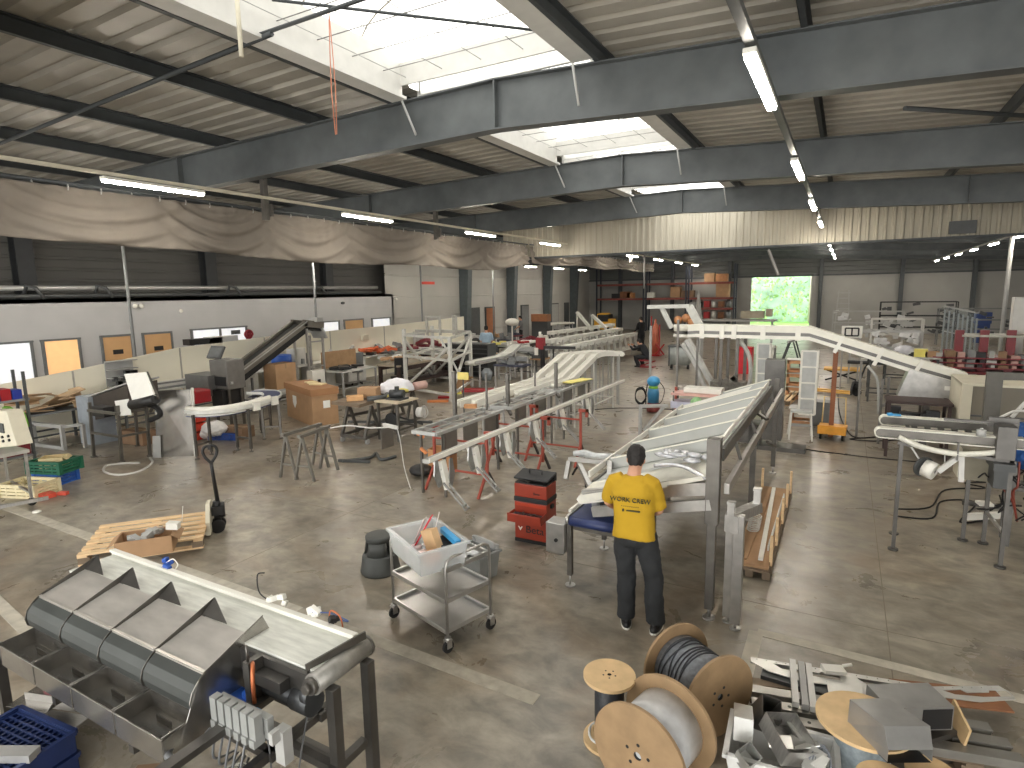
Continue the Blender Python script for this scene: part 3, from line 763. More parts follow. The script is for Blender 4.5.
def person(label, loc, rz, J, tee, legs_m, shoe_m, hair=HAIR, long_sleeve=False, fine=True, curl=.6, group=None, tee_name='t_shirt'):
    """J: joint dict in local coordinates; figure faces +Y"""
    t = T('person', label, 'person', loc, rz, group); vx = .011 if fine else .018
    Hd, Nk, Ch, Pe = V(J['head']), V(J['neck']), V(J['chest']), V(J['pelvis'])
    sp = (Nk - Pe).normalized(); lat = V(J.get('lat', (1, 0, 0))); fw = (lat.cross(sp) * -1); fw = fw if fw.y > 0 else -fw
    hf = V(J.get('face', (0, 1, 0))).normalized(); hl = hf.cross(V((0, 0, 1))).normalized(); hu = hl.cross(hf).normalized()
    b = MB()
    # head: skull and jaw, face, ears
    b.loft([ell(Hd + hu * z + hf * o, rx, ry, hl, hf, 20) for z, rx, ry, o in ((-.115, .03, .03, .045), (-.10, .048, .06, .03), (-.06, .062, .082, .012), (-.01, .071, .094, .0), (.04, .075, .098, -.004), (.08, .066, .086, -.006), (.105, .045, .06, -.008), (.118, .018, .024, -.008))])
    b.loft([ell(Hd + hf * o + hu * z, r_, r2, hl, hu, 8) for o, z, r_, r2 in ((.085, -.012, .014, .022), (.108, -.026, .012, .014), (.115, -.03, .006, .008))])   # nose
    b.sphere(Hd + hf * .088 - hu * .062, (.024, .012, .012), 8, 6)
    for s in (-1, 1):
        b.sphere(Hd + hl * s * .076 - hu * .012 - hf * .008, (.012, .02, .032), 8, 6)
        b.sphere(Hd + hf * .082 + hl * s * .03 + hu * .016, (.016, .012, .01), 8, 6)
    b.tube([Nk - sp * .06, Nk, Hd - hu * .07 - hf * .015], [.072, .062, .06], 14)
    b.loft([ell(Pe + (Nk - Pe) * q, rx, ry, lat, fw, 20) for q, rx, ry in ((0, .15, .10), (.3, .13, .095), (.6, .155, .11), (.85, .15, .09), (1, .06, .05))])
    for s in ('L', 'R'):
        sh, el, wr = V(J['sh' + s]), V(J['el' + s]), V(J['wr' + s])
        m1 = sh.lerp(el, .5); m2 = el.lerp(wr, .3)
        b.tube([sh.lerp(Nk, .4), sh, m1, el, m2, wr], [.05, .052, .046, .038, .04, .026], 12)
        hd_ = V(J.get('hd' + s, wr + (wr - el).normalized())) - wr
        sd = V(J.get('th' + s, (0, 0, 1))); hand(b, wr, hd_, (0, 0, 1), sd, curl)
        hp, kn, an = V(J['hip' + s]), V(J['kn' + s]), V(J['an' + s])
        b.tube([hp, hp.lerp(kn, .5), kn, kn.lerp(an, .35), an], [.08, .07, .052, .05, .035], 12)
    body = b.build('body', SKIN, t); fuse(body, .0075 if fine else .012, 3)
    # face details
    b = MB()
    for s in (-1, 1): b.sphere(Hd + hf * .0935 + hl * s * .03 + hu * .016, (.009, .006, .006), 8, 6)
    b.build('eyes', BLACK, t)
    b = MB(); b.sphere(Hd + hf * .098 - hu * .062, (.02, .006, .005), 8, 4); b.build('mouth', mat('lips', (160, 98, 88), .5), t)
    # hair cap
    b = MB(); b.loft([ell(Hd + hu * z - hf * o, rx, ry, hl, hf, 20) for z, rx, ry, o in ((-.075, .05, .05, .045), (-.05, .067, .068, .038), (-.01, .08, .082, .026), (.04, .087, .096, .014), (.085, .080, .088, .012), (.118, .055, .062, .012), (.135, .02, .025, .012))])
    h = b.build('hair', hair, t); fuse(h, .009 if fine else .015, 3, (.02, .03))
    # shirt
    b = MB(); off = J.get('hem', .0)
    rings = []
    for q, rx, ry in ((-.14, .196, .138), (0, .19, .134), (.25, .182, .13), (.5, .194, .136), (.72, .208, .134), (.88, .19, .116), (.97, .11, .085), (1.02, .075, .068)):
        rings.append(ell(Pe + (Nk - Pe) * q, rx, ry, lat, fw, 24, .12))
    b.loft(rings)
    for s in ('L', 'R'):
        sh, el, wr = V(J['sh' + s]), V(J['el' + s]), V(J['wr' + s])
        if long_sleeve: b.tube([sh.lerp(Nk, .45), sh, sh.lerp(el, .5), el, el.lerp(wr, .5), wr], [.075, .078, .066, .056, .05, .04], 14)
        else: b.tube([sh.lerp(Nk, .45), sh, sh.lerp(el, .45), sh.lerp(el, .9)], [.068, .072, .074, .078], 14)
    fuse(b.build(tee_name, tee, t), vx, 5, (.03, .16))
    # trousers
    b = MB(); Wp = Pe + (Nk - Pe) * -.02
    b.loft([ell(Pe + V((0, 0, z)), rx, ry, lat, V((0, 1, 0)) - lat * lat.y, 24) for z, rx, ry in ((.07, .158, .112), (0, .17, .125), (-.08, .172, .125), (-.13, .12, .1))])
    for s in ('L', 'R'):
        hp, kn, an = V(J['hip' + s]), V(J['kn' + s]), V(J['an' + s])
        b.tube([hp + V((0, 0, .05)), hp.lerp(kn, .3), hp.lerp(kn, .7), kn, kn.lerp(an, .4), kn.lerp(an, .8), an], [.098, .106, .094, .088, .086, .084, .088], 16)
    fuse(b.build('trousers', legs_m, t), vx, 4, (.028, .1))
    for s in ('L', 'R'):
        an = V(J['an' + s]); ft = V(J.get('ft' + s, (0, 1, 0))).normalized(); fs_ = ft.cross(V((0, 0, 1)))
        z0 = an.z - .08
        b = MB(); G0 = V((an.x, an.y, z0))
        b.loft([ell(G0 + ft * .04 + V((0, 0, z)), rx, ry, fs_, ft, 18, .1) for z, rx, ry in ((.018, .048, .135), (.04, .05, .135), (.065, .045, .12))])
        b.loft([ell(G0 + ft * o + V((0, 0, z)), rx, ry, fs_, ft, 16) for z, rx, ry, o in ((.05, .044, .11, .03), (.08, .042, .075, 0), (.12, .04, .05, -.01))])
        sh_ = b.build('shoe', shoe_m, t)
        b = MB(); b.loft([ell(G0 + ft * .04 + V((0, 0, z)), rx, ry, fs_, ft, 18, .1) for z, rx, ry in ((0, .05, .138), (.02, .052, .14))]); b.build('sole', WHITE if fine else BLACKR, sh_)
    return t
# ================================================================== FOREGROUND FEEDER CONVEYOR
t = T('feeder_conveyor', 'stainless belt feeder with four open hopper trays in the near left corner', 'machine', (-4.0, 2.1, 0), world=True)
XL, XRr = -5.07, -3.12; NB = 4; PW = (XRr - XL) / NB
b = MB()                                             # belt
b.bx(-5.22, -2.5, 2.14, 2.47, .985, 1.0); b.bx(-5.22, -2.5, 2.14, 2.47, .90, .905)
b.build('belt', BELT_D, t)
b = MB(); b.bx(-5.25, -2.52, 2.47, 2.50, .93, 1.035); b.bx(-5.25, -2.52, 2.455, 2.475, 1.02, 1.04); b.build('guide_strip', WHITE, t)
b = MB(); b.bx(-5.1, -2.53, 2.105, 2.135, .84, .985); b.bx(-5.2, -2.53, 2.50, 2.52, .84, 1.0)
for x in (-5.2, -4.4, -3.6, -2.8): b.bx(x - .03, x + .03, 2.12, 2.5, .86, .89)
b.build('side_plate', STEEL_B, t)
b = MB(); b.cyl((-2.49, 2.10, .945), (-2.49, 2.52, .945), .062, 20); b.build('drive_roller', mat('roller_grey', (150, 148, 142), .45, .5, .15, 20), t)
b = MB(); b.cyl((-2.49, 2.07, .945), (-2.49, 2.10, .945), .05, 8); b.cyl((-2.49, 2.04, .945), (-2.49, 2.07, .945), .03, 6); b.cyl((-2.49, 2.52, .945), (-2.49, 2.54, .945), .066, 16); b.bar((-2.56, 2.12, 1.01), (-2.46, 2.5, 1.04), .012, .05); b.build('bearing_bracket', STEEL_D, t)
b = MB(); b.cyl((-3.05, 2.13, .80), (-2.66, 2.13, .80), .062, 18); b.cyl((-2.66, 2.13, .80), (-2.52, 2.13, .80), .075, 18); b.cyl((-2.55, 2.1, .87), (-2.5, 2.1, .87), .05, 14)
b.build('gear_motor', mat('motor_grey', (72, 74, 76), .4, .5), t)
b = MB(); b.bx(-3.0, -2.68, 2.03, 2.1, .86, .93); b.bx(-2.95, -2.9, 2.0, 2.1, .7, 1.0); b.cyl((-2.93, 2.02, 1.0), (-2.93, 2.02, 1.1), .008, 6)
b.build('motor_bracket', STEEL_B, t)
PLATE_LIT = mat('hopper_sheet_lit', (200, 196, 190), .36, .65, .16, 3, brushed=(1, 3, 1)); PLATE_SHADE = mat('hopper_sheet_shaded', (66, 69, 67), .5, .3, .16, 3)  # same sheet twice: skylight sheen painted lighter, dark reflection painted darker
def bin_panel(x0, x1):
    prof = [(2.18, 1.03), (1.88, .955), (1.865, .945), (1.815, .91), (1.785, .87), (1.775, .82), (1.785, .77), (1.81, .735)]
    b = MB(); e = .006
    for (ya, za), (yb, zb) in zip(prof, prof[1:]):
        b.ext([(x0, ya, za), (x0, yb, zb), (x0, yb + .004, zb - e), (x0, ya + .004, za - e)], (x1 - x0, 0, 0))
    b.bx(x0, x1, 1.865, 1.885, .955, .962)
    return b
for k in range(NB):
    x0 = XL + k * PW; x1 = x0 + PW
    c = bin_panel(x0 + .008, x1 - .008); c = bin_panel(x0 + .008, x1 - .008).build('hopper_plate', [PLATE_LIT, PLATE_SHADE], t)
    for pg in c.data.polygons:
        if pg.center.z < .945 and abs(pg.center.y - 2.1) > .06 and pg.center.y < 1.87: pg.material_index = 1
    b = MB(); g = .006                               # open tray
    b.add([(x0 + .01, 1.60, .62), (x1 - .01, 1.60, .62), (x1 - .01, 1.81, .62), (x0 + .01, 1.81, .62)], [(0, 1, 2, 3)])
    b.bx(x0 + g, x1 - g, 1.60, 1.606, .56, .715); b.bx(x0 + g, x0 + g + .006, 1.60, 1.82, .58, .73); b.bx(x1 - g - .006, x1 - g, 1.60, 1.82, .58, .73)
    b.ext([(x0 + g, 1.609, .56), (x0 + g, 1.612, .555), (x0 + g, 1.9, .50), (x0 + g, 1.9, .506)], (PW - 2 * g, 0, 0))
    b.ext([(x0 + g, 1.81, .62), (x0 + g, 1.816, .62), (x0 + g, 1.816, .74), (x0 + g, 1.81, .74)], (PW - 2 * g, 0, 0))
    b.bx(x0 + g - .002, x1 - g + .002, 1.594, 1.604, .708, .718)
    b.build('tray', SHEET, t, bevel=.002)
    b = MB(); b.bx(x0 + .2, x1 - .12, 1.64, 1.665, .622, .66); b.bx(x0 + .16, x1 - .18, 1.75, 1.757, .62, .655); b.build('tray_baffle', STEEL_D, t)
for k in range(NB + 1):
    x = XL + k * PW
    P = [(2.285, 1.105), (2.20, 1.0), (2.135, .99), (2.10, .80), (1.95, .60), (1.66, .565), (1.6, .6), (1.6, .71), (1.81, .735), (1.775, .77), (1.765, .82), (1.785, .88), (1.83, .93), (1.875, .962)]
    b = MB(); b.ext([(x - .003, y, z) for y, z in P], (.006, 0, 0)); b.build('divider_plate', STEEL_D if k < NB else SHEET, t)
    if k < NB:
        b = MB(); b.ext([(x, 2.18, 1.032), (x + .005, 2.285, 1.105), (x + .26, 2.185, 1.034)], (0, .004, -.002)); b.build('gusset_plate', STEEL_B, t)
    else:
        b = MB(); b.ext([(x, 2.28, 1.10), (x, 2.38, .85), (x, 2.1, .62), (x, 1.66, .565), (x, 1.83, .93)], (.004, 0, 0)); b.build('end_plate', SHEET, t)
# lower frame
b = MB()
for y in (1.98, 2.35): b.bar((-5.4, y, .5), (-2.7, y, .5), .05)
for x in (-5.38, -4.4, -3.5, -2.75): b.bar((x, 1.62, .5), (x, 2.45, .5), .05)
b.bar((-2.88, 1.3, .74), (-2.88, 2.2, .74), .07, .04); b.bar((-5.35, 2.35, .25), (-2.6, 2.35, .25), .04); b.bar((-2.42, 1.5, .40), (-2.42, 2.4, .40), .05); b.bar((-3.4, 2.2, .35), (-2.42, 2.2, .35), .05)
b.build('lower_frame', STEEL_B, t)
for (x, y) in ((-5.36, 1.68), (-2.42, 2.18), (-2.42, 2.46), (-5.36, 2.4), (-2.45, 1.55)):
    b = MB(); b.bar((x, y, 0), (x, y, .9 if y > 2 else .5), .06); b.build('leg', STEEL_B, t)
# pneumatic valves and hoses
b = MB()
for k in range(6): b.bx(-2.98 + k * .065, -2.93 + k * .065, 1.80, 1.85, .76, .90); b.bx(-2.975 + k * .065, -2.935 + k * .065, 1.79, 1.86, .72, .765)
b.bx(-3.0, -2.58, 1.86, 1.9, .74, .86); b.build('valve_block', mat('valve_grey', (150, 152, 150), .45, .2), t)
b = MB(); b.bx(-2.56, -2.49, 1.88, 1.94, .60, .80); b.bx(-2.54, -2.51, 1.83, 1.88, .75, .82); b.build('air_regulator', LGREY, t)
b = MB(); b.tube(smooth_path([(-3.15, 1.72, .66), (-3.12, 1.62, .62), (-3.0, 1.64, .62), (-2.95, 1.78, .72)]), .022, 8)
b.tube(smooth_path([(-3.25, 1.45, .5), (-3.05, 1.4, .62), (-2.9, 1.45, .5), (-2.95, 1.5, .3)]), .014, 6)
b.tube(smooth_path([(-2.55, 2.1, .74), (-2.6, 2.05, .4), (-2.62, 2.0, .05)]), .005, 5); b.tube(smooth_path([(-2.72, 1.95, .74), (-2.72, 1.96, .4), (-2.7, 1.9, .02)]), .006, 5)
for k in range(5): b.tube(smooth_path([(-2.95 + .06 * k, 1.82, .74), (-2.9 + .05 * k, 1.74, .6 - .02 * k), (-2.95 + .03 * k, 1.9, .5)]), .007, 5)
b.build('air_hose', mat('hose_grey', (96, 98, 100), .4), t)
b = MB()
for k in range(7):
    a = [V((-2.80 + .09 * math.cos(q * .8 + k), 1.75 + .11 * math.sin(q * .8 + k * .7), .5 - .012 * k + .01 * math.sin(q))) for q in range(9)]
    b.tube(smooth_path(a, 4), .005, 5)
b.build('coiled_hose', mat('clear_hose', (200, 200, 190), .2, .3), t)
b = MB(); b.box((-3.05, 2.03, .70), (.16, .13, .06)); b.sphere((-2.98, 2.08, .73), (.09, .06, .04), 12, 8); b.build('blue_sensor', BLUE, t)
b = MB(); b.box((-3.12, 1.93, .68), (.09, .06, .05), (.2, .1, .4)); b.box((-2.86, 1.92, .73), (.06, .03, .02), (.2, .3, .4)); b.box((-2.8, 1.96, .76), (.04, .03, .03)); b.build('blue_connector', BLUEL, t)
b = MB(); b.box((-3.1, 1.99, .71), (.15, .05, .02), (0, .2, .3)); b.build('white_label', WHITE, t)
b = MB(); b.tube(smooth_path([(-2.93, 2.05, .98), (-2.86, 2.0, 1.0), (-2.83, 1.97, .93), (-2.83, 1.97, .8)]), .012, 6); b.build('copper_wire', COPPER, t)
# loose connectors along the far side of the belt
def cable_bits(label, c, m, seed, whip, wm=BLACK):
    random.seed(seed); t = T('cable_connector', label, 'connector', c, 0)
    b = MB()
    for _ in range(4): b.box((random.uniform(-.06, .06), random.uniform(-.02, .03), random.uniform(.0, .04)), (random.uniform(.03, .08), .035, .035), (random.uniform(-.5, .5), random.uniform(-.5, .5), random.uniform(0, 3)))
    b.build('connector_body', m, t, bevel=.004)
    b = MB(); b.tube(smooth_path(whip, 6), .005, 5); b.build('wire', wm, t)
cable_bits('blue connector lying on the white guide of the near feeder', (-4.52, 2.50, 1.04), BLUE, 1, [(0, 0, .02), (.06, .02, .06), (.1, .03, .02), (.12, .0, .0)], WHITE)
cable_bits('white connector with a dark wire loop on the feeder guide', (-3.28, 2.51, 1.035), WHITE, 2, [(-.06, 0, 0), (-.22, .04, .01), (-.25, .06, .12), (-.2, .08, .14)], BLACK)
cable_bits('white and black connector with blue wire near the end of the feeder', (-2.93, 2.51, 1.035), WHITE, 5, [(0, 0, .02), (.12, .04, .03), (.26, .06, .0), (.14, .05, -.01)], mat('blue_wire', (70, 90, 140), .5))
cable_bits('bare copper-ended lead by the end of the feeder', (-2.78, 2.51, 1.03), BLACK, 6, [(0, 0, 0), (.0, .02, .07), (.08, .02, .05), (.1, .02, -.03)], COPPER)
# under-feeder scrap
b = MB(); b.bx(-.16, .2, -.19, .19, 0, .004); b.bx(-.16, .2, .186, .19, 0, .12); b.box((.24, 0, .05), (.12, .38, .004), (0, -.9, 0))
o = single('metal_tray', 'bent sheet-metal tray lying under the feeder', 'tray', b, SHEET); o.location = (-5.05, 1.95, .16); o.rotation_euler = (0, 0, .3)
b = MB(); b.bx(-.3, .3, -.2, .2, 0, .004); b.box((0, .22, .05), (.6, .004, .1)); b.box((.33, 0, .03), (.08, .4, .004), (0, -.6, 0))
o = single('metal_sheet', 'flat folded steel sheet below the bent tray in the near left corner', 'sheet', b, STEEL); o.location = (-4.75, 1.72, .12); o.rotation_euler = (0, .0, .3)
carton('small brown carton under the right trays of the feeder', (-3.6, 1.75, 0), (.22, .16, .2), .6, CARD_D)
b = MB(); random.seed(5)
for _ in range(16): b.box((random.uniform(-.45, .45), random.uniform(-.25, .2), random.uniform(.01, .08)), (random.uniform(.1, .3), random.uniform(.05, .14), random.uniform(.004, .03)), (random.uniform(-.3, .3), random.uniform(-.3, .3), random.uniform(0, 3)))
b.v = [p + V((-3.15, 1.65, 0)) for p in b.v]; o = single('scrap_pieces', 'loose metal and cardboard offcuts on the floor under the feeder', 'scrap', b, STEEL_D); o['kind'] = 'stuff'
b = MB(); b.sphere((-5.2, 1.92, .2), (.08, .06, .05), 8, 6); single('pink_rag', 'small pink rag beside the leg under the feeder', 'rag', b, mat('pink_cloth', (205, 130, 140), .8))
# navy crates and bar in the corner
def blue_crate(lab, z):
    t = T('stacking_crate', lab, 'crate', (-4.55, 1.42, z), .1, 'navy crates in the near left corner')
    b = MB(); b.bx(-.3, .3, -.2, .2, 0, .02)
    for s in (-1, 1): b.bx(s * .3 - .01, s * .3 + .01, -.2, .2, 0, .14); b.bx(-.3, .3, s * .2 - .01, s * .2 + .01, 0, .14)
    for k in range(9): b.bx(-.29, .29, -.18 + k * .045 - .006, -.18 + k * .045 + .006, .11, .13)
    for k in range(12): b.bx(-.28 + k * .05 - .006, -.28 + k * .05 + .006, -.19, .19, .112, .128)
    b.build('crate_body', mat('navy_plastic', (32, 48, 92), .4), t)
    b = MB()
    for s in (-1, 1): b.bx(s * .31 - .015, s * .31 + .015, -.21, .21, .12, .15); b.bx(-.31, .31, s * .21 - .015, s * .21 + .015, .12, .15)
    b.build('rim', mat('navy_plastic', (32, 48, 92), .4), t)
blue_crate('lower navy crate of the stack in the near left corner', .0); blue_crate('top navy crate of the stack in the near left corner', .16)
b = MB(); b.bar((-4.75, 1.14, .33), (-4.22, 1.42, .33), .09, .05); b.bx(-4.5, -4.44, 1.2, 1.3, 0, .31); single('aluminium_bar', 'pale square bar lying beside the navy crates', 'bar', b, ALU)
b = MB(); b.tube(smooth_path([(-4.0, 1.2, .02), (-3.6, 1.5, .02), (-3.1, 1.45, .02), (-2.8, 1.2, .02)]), .02, 6); single('black_hose', 'black hose on the floor below the feeder trays', 'hose', b, BLACKR)

# ================================================================== PALLET, BOX, PALLET JACK
def pallet(label, c, L, W, rz, slats=7, m=WOOD, mx=None, group=None, h=.144, z=0):
    t = T('wooden_pallet', label, 'pallet', (c[0], c[1], z), rz, group)
    for k in range(slats):
        y = -W / 2 + .05 + (W - .1) * k / (slats - 1); b = MB(); b.bx(-L / 2, L / 2, y - .045, y + .045, h - .022, h); b.build('top_board', mx or WOODX, t)
    b = MB()
    for x in (-L / 2 + .05, 0, L / 2 - .05): b.bx(x - .05, x + .05, -W / 2, W / 2, h - .044, h - .022)
    b.build('cross_boards', m, t)
    b = MB()
    for x in (-L / 2 + .06, 0, L / 2 - .06):
        for y in (-W / 2 + .06, 0, W / 2 - .06): b.bx(x - .06, x + .06, y - .05, y + .05, .022, h - .044)
    b.build('blocks', WOODD, t)
    b = MB()
    for y in (-W / 2 + .06, 0, W / 2 - .06): b.bx(-L / 2, L / 2, y - .05, y + .05, 0, .022)
    b.build('bottom_boards', mx or WOODX, t)
    return t
pallet('pale wooden pallet carried by the near black-handled pallet jack', (-7.55, 4.02), 1.3, 1.0, math.radians(50), 6, z=.05)
carton('open cardboard box of parts on the near pallet', (-6.96, 3.66, 0), (.56, .34, .2), math.radians(50), CARD, open_=True, z=.2)
b = MB(); random.seed(8)
for _ in range(7): b.box((-6.95 + random.uniform(-.16, .16), 3.68 + random.uniform(-.16, .16), .36 + random.uniform(0, .06)), (.12, .07, .05), (0, random.uniform(-.4, .4), random.uniform(0, 3)))
o = single('boxed_parts', 'grey and white fittings inside the open box on the pallet', 'parts', b, LGREY); o['kind'] = 'stuff'
b = MB(); b.box((-6.78, 3.88, .46), (.13, .09, .08), (0, .1, .6)); b.cyl((-6.72, 3.95, .48), (-6.7, 3.97, .68), .004, 5); single('white_device', 'small white device with a thin aerial on the pallet box', 'device', b, WHITE)
def pallet_jack(label, loc, rz, body, fork, lean=.0, h=1.2, handle=BLACK, tw=0.):
    t = T('pallet_jack', label, 'pallet jack', loc, rz)       # forks run to -Y, tiller at origin
    b = MB()
    for s in (-1, 1): b.bx(s * .18 - .07, s * .18 + .07, -1.3, -.1, .06, .1)
    b.build('forks', fork, t, bevel=.01)
    b = MB(); b.ext([(-.26, -.12, .05), (.26, -.12, .05), (.26, -.12, .22), (.1, -.12, .42), (-.1, -.12, .42), (-.26, -.12, .22)], (0, .05, 0)); b.build('fork_carriage', body, t)
    b = MB(); b.cyl((0, 0, .12), (0, 0, .42), .045, 12); b.bx(-.07, .07, -.06, .08, .24, .36); b.cyl((.02, .07, .2), (.02, .07, .4), .03, 10); b.build('pump', handle, t)
    for s in (-1, 1):
        b = MB(); b.cyl((s * .035, 0, .09), (s * .09, 0, .09), .09, 16); b.build('steer_wheel', BLACKR, t)
    for s in (-1, 1):
        b = MB(); b.cyl((s * .18 - .03, -1.2, .04), (s * .18 + .03, -1.2, .04), .04, 12); b.build('load_roller', BLACKR, t)
    b = MB(); top = V((0, lean, h))
    b.tube([(0, .02, .36), V((0, lean * .6, h * .72)), V((0, lean * .8, h * .80))], [.028, .022, .022], 8)
    lp = [V((0, lean * .8, h * .8)), V((-.06, lean * .88, h * .87)), V((-.085, lean * .95, h * .94)), V((-.06, lean, h * .99)), V((0, lean, h)), V((.06, lean, h * .99)), V((.085, lean * .95, h * .94)), V((.06, lean * .88, h * .87)), V((0, lean * .8, h * .8))]
    lp = [V((p.x * math.cos(tw), p.y + p.x * math.sin(tw), p.z)) for p in lp]
    b.tube(smooth_path(lp, 4), .019, 8); b.box((0, lean * .98, h * .985), (.05, .04, .06))
    hn = b.build('tiller', handle, t)
    return t
pallet_jack('black pallet jack with cream carriage standing upright at the near pallet', (-7.2, 4.72, 0), math.radians(-40), CREAM, CREAM, -.02, 1.18, BLACK, math.radians(97))

# ================================================================== TROLLEY
rz = math.atan2(-.22, .77); ux = V((math.cos(rz), math.sin(rz), 0)); uy = V((-ux.y, ux.x, 0))
TC = V((-3.19, 4.25, 0))
t = T('service_trolley', 'three-shelf stainless service trolley carrying a milky plastic bin', 'trolley', TC, rz)
hx, hy = .40, .255
for z in (.18, .46, .74):
    b = MB(); b.bx(-hx, hx, -hy, hy, z - .012, z)
    for s in (-1, 1): b.bx(s * hx - .012, s * hx + .012, -hy, hy, z - .012, z + .03); b.bx(-hx, hx, s * hy - .012, s * hy + .012, z - .012, z + .03)
    b.build('shelf', mat('trolley_steel', (196, 196, 194), .3, .85, .12, 4), t, bevel=.003)
for s in (-1, 1):
    x = s * (hx + .015); b = MB()
    pts = [(x, -hy, .12), (x, -hy, .78), (x, -hy + .02, .835), (x, -hy + .07, .86), (x, hy - .07, .86), (x, hy - .02, .835), (x, hy, .78), (x, hy, .12)]
    b.tube(pts, .0135, 10); b.build('end_frame', STEEL, t)
    for yy in (-hy, hy):
        b = MB(); b.cyl((x - .012 + .0, yy, .055), (x + .012, yy, .055), .055, 18); c = b.build('castor_wheel', BLACKR, t)
        b = MB(); b.bx(x - .028, x - .02, yy - .025, yy + .025, .05, .12); b.bx(x + .02, x + .028, yy - .025, yy + .025, .05, .12); b.bx(x - .028, x + .028, yy - .03, yy + .03, .115, .125); b.cyl((x, yy, .115), (x, yy, .145), .03, 12); b.build('castor_fork', STEEL, c)
BC = V((-3.07, 3.98, 0)) - ux * .12 + uy * .05
bt = bin_('milky translucent plastic bin on top of the service trolley', (-3.17, 4.05), (.68, .46, .22), CLEAR, rz - .2, .745, 'plastic_bin', .9)
def inb(dx, dy, dz): q = V((-3.17, 4.05, 0)) + ux * dx + uy * dy; return V((q.x, q.y, .755 + dz))
b = MB(); b.bar(inb(-.16, -.02, .06), inb(-.02, .08, .36), .06, .012); o = single('red_folder', 'red strip standing up in the plastic bin', 'strip', b, mat('bright_red', (200, 30, 50), .4))
b = MB(); b.bar(inb(-.20, .0, .06), inb(-.10, .06, .32), .08, .006); b.bar(inb(-.02, .05, .05), inb(.04, .12, .4), .02, .004); single('clear_sleeve', 'pale plastic sleeve beside the red strip in the bin', 'sleeve', b, mat('pinkish_film', (226, 214, 212), .3, alpha=.8))
b = MB(); b.box(inb(.05, .02, .17), (.17, .07, .2), (.1, -.35, rz)); single('cardboard_box', 'small pale cardboard box tilted inside the plastic bin', 'box', b, mat('pale_card', (205, 170, 128), .8))
b = MB(); b.box(inb(.16, .14, .2), (.3, .05, .05), (.1, .1, rz - .2)); single('blue_bar', 'light blue bar inside the plastic bin', 'bar', b, BLUEL)
b = MB(); b.box(inb(.1, .1, .12), (.16, .12, .06), (0, .2, rz)); single('black_part', 'black part lying in the plastic bin under the blue bar', 'part', b, BLACK)
b = MB(); b.sphere(inb(.2, -.1, .09), (.09, .08, .07), 12, 8); single('brown_roll', 'brown roll seen through the wall of the plastic bin', 'roll', b, mat('orange_brown', (190, 130, 80), .6))
b = MB(); random.seed(4)
for _ in range(10): b.sphere(inb(random.uniform(-.22, .1), random.uniform(-.14, .1), random.uniform(.03, .12)), (.06, .05, .03), 8, 6)
o = single('film_scraps', 'pale plastic bags at the bottom of the plastic bin', 'bags', b, mat('pinkish_bag', (222, 205, 204), .5)); o['kind'] = 'stuff'
def ontop(dx, dy, dz): q = TC + ux * dx + uy * dy; return V((q.x, q.y, .745 + dz))
b = MB(); random.seed(6)
for _ in range(6): b.sphere(ontop(.3 + random.uniform(-.05, .05), random.uniform(-.02, .17), .02), (.055, .045, .018), 8, 6)
o = single('crumpled_film', 'crumpled clear film on the trolley top beside the bin', 'film', b, mat('white_film', (225, 226, 226), .4)); o['kind'] = 'stuff'
b = MB(); b.tube(smooth_path([ontop(.28, -.1, .02), ontop(.32, -.02, .03), ontop(.36, -.08, .02), ontop(.3, -.14, .03), ontop(.22, -.1, .03)]), .014, 6); single('brown_glove', 'dark brown strap lying on the trolley top', 'strap', b, mat('brown_leather', (92, 60, 46), .6))
# step stool (black) and grey stool
def kick_stool(label, c, m, r0=.215, r1=.15, h=.43):
    t = T('step_stool', label, 'stool', (c[0], c[1], 0))
    b = MB(); b.lathe([(.0, .0), (r0, .0), (r0 + .01, .02), (r0, .06), (r0 * .9, .2), (r0 * .86, .215), (r0 * .6, .22), (0, .22)], n=28); b.build('base', m, t)
    for a in range(3):
        b = MB(); n = 6; a0 = a * 2 * PI / 3 + .3; a1 = a0 + 1.45
        inn, out = [], []
        rings = []
        for rr, z in ((r0 * .80, .2), (r1 * .98, h - .05)):
            A = arc((0, 0), rr, a0, a1, n, z); B = arc((0, 0), rr - .02, a0, a1, n, z)[::-1]; rings.append(A + B)
        b.loft(rings); b.build('upright', m, t)
    b = MB(); b.lathe([(0, h - .06), (r1 * 1.0, h - .06), (r1 * 1.02, h - .02), (r1, h - .005), (r1 * .93, h), (0, h)], n=28); b.build('tread', m, t)
    return t
kick_stool('round dark grey step stool beside the trolley', (-4.46, 4.83), mat('dark_grey_plastic', (66, 68, 66), .55))
t = bin_('grey plastic bin standing on the floor behind the trolley', (-3.42, 5.25), (.42, .3, .3), mat('mid_grey_plastic', (130, 132, 130), .5), -.25, 0, 'grey_bin')
b = MB(); b.bx(-.2, .2, .12, .15, .3, .36); b.tube(smooth_path([(-.15, .12, .3), (-.15, .1, .38), (.15, .1, .38), (.15, .12, .3)]), .012, 6); b.build('handle', LGREY, t)

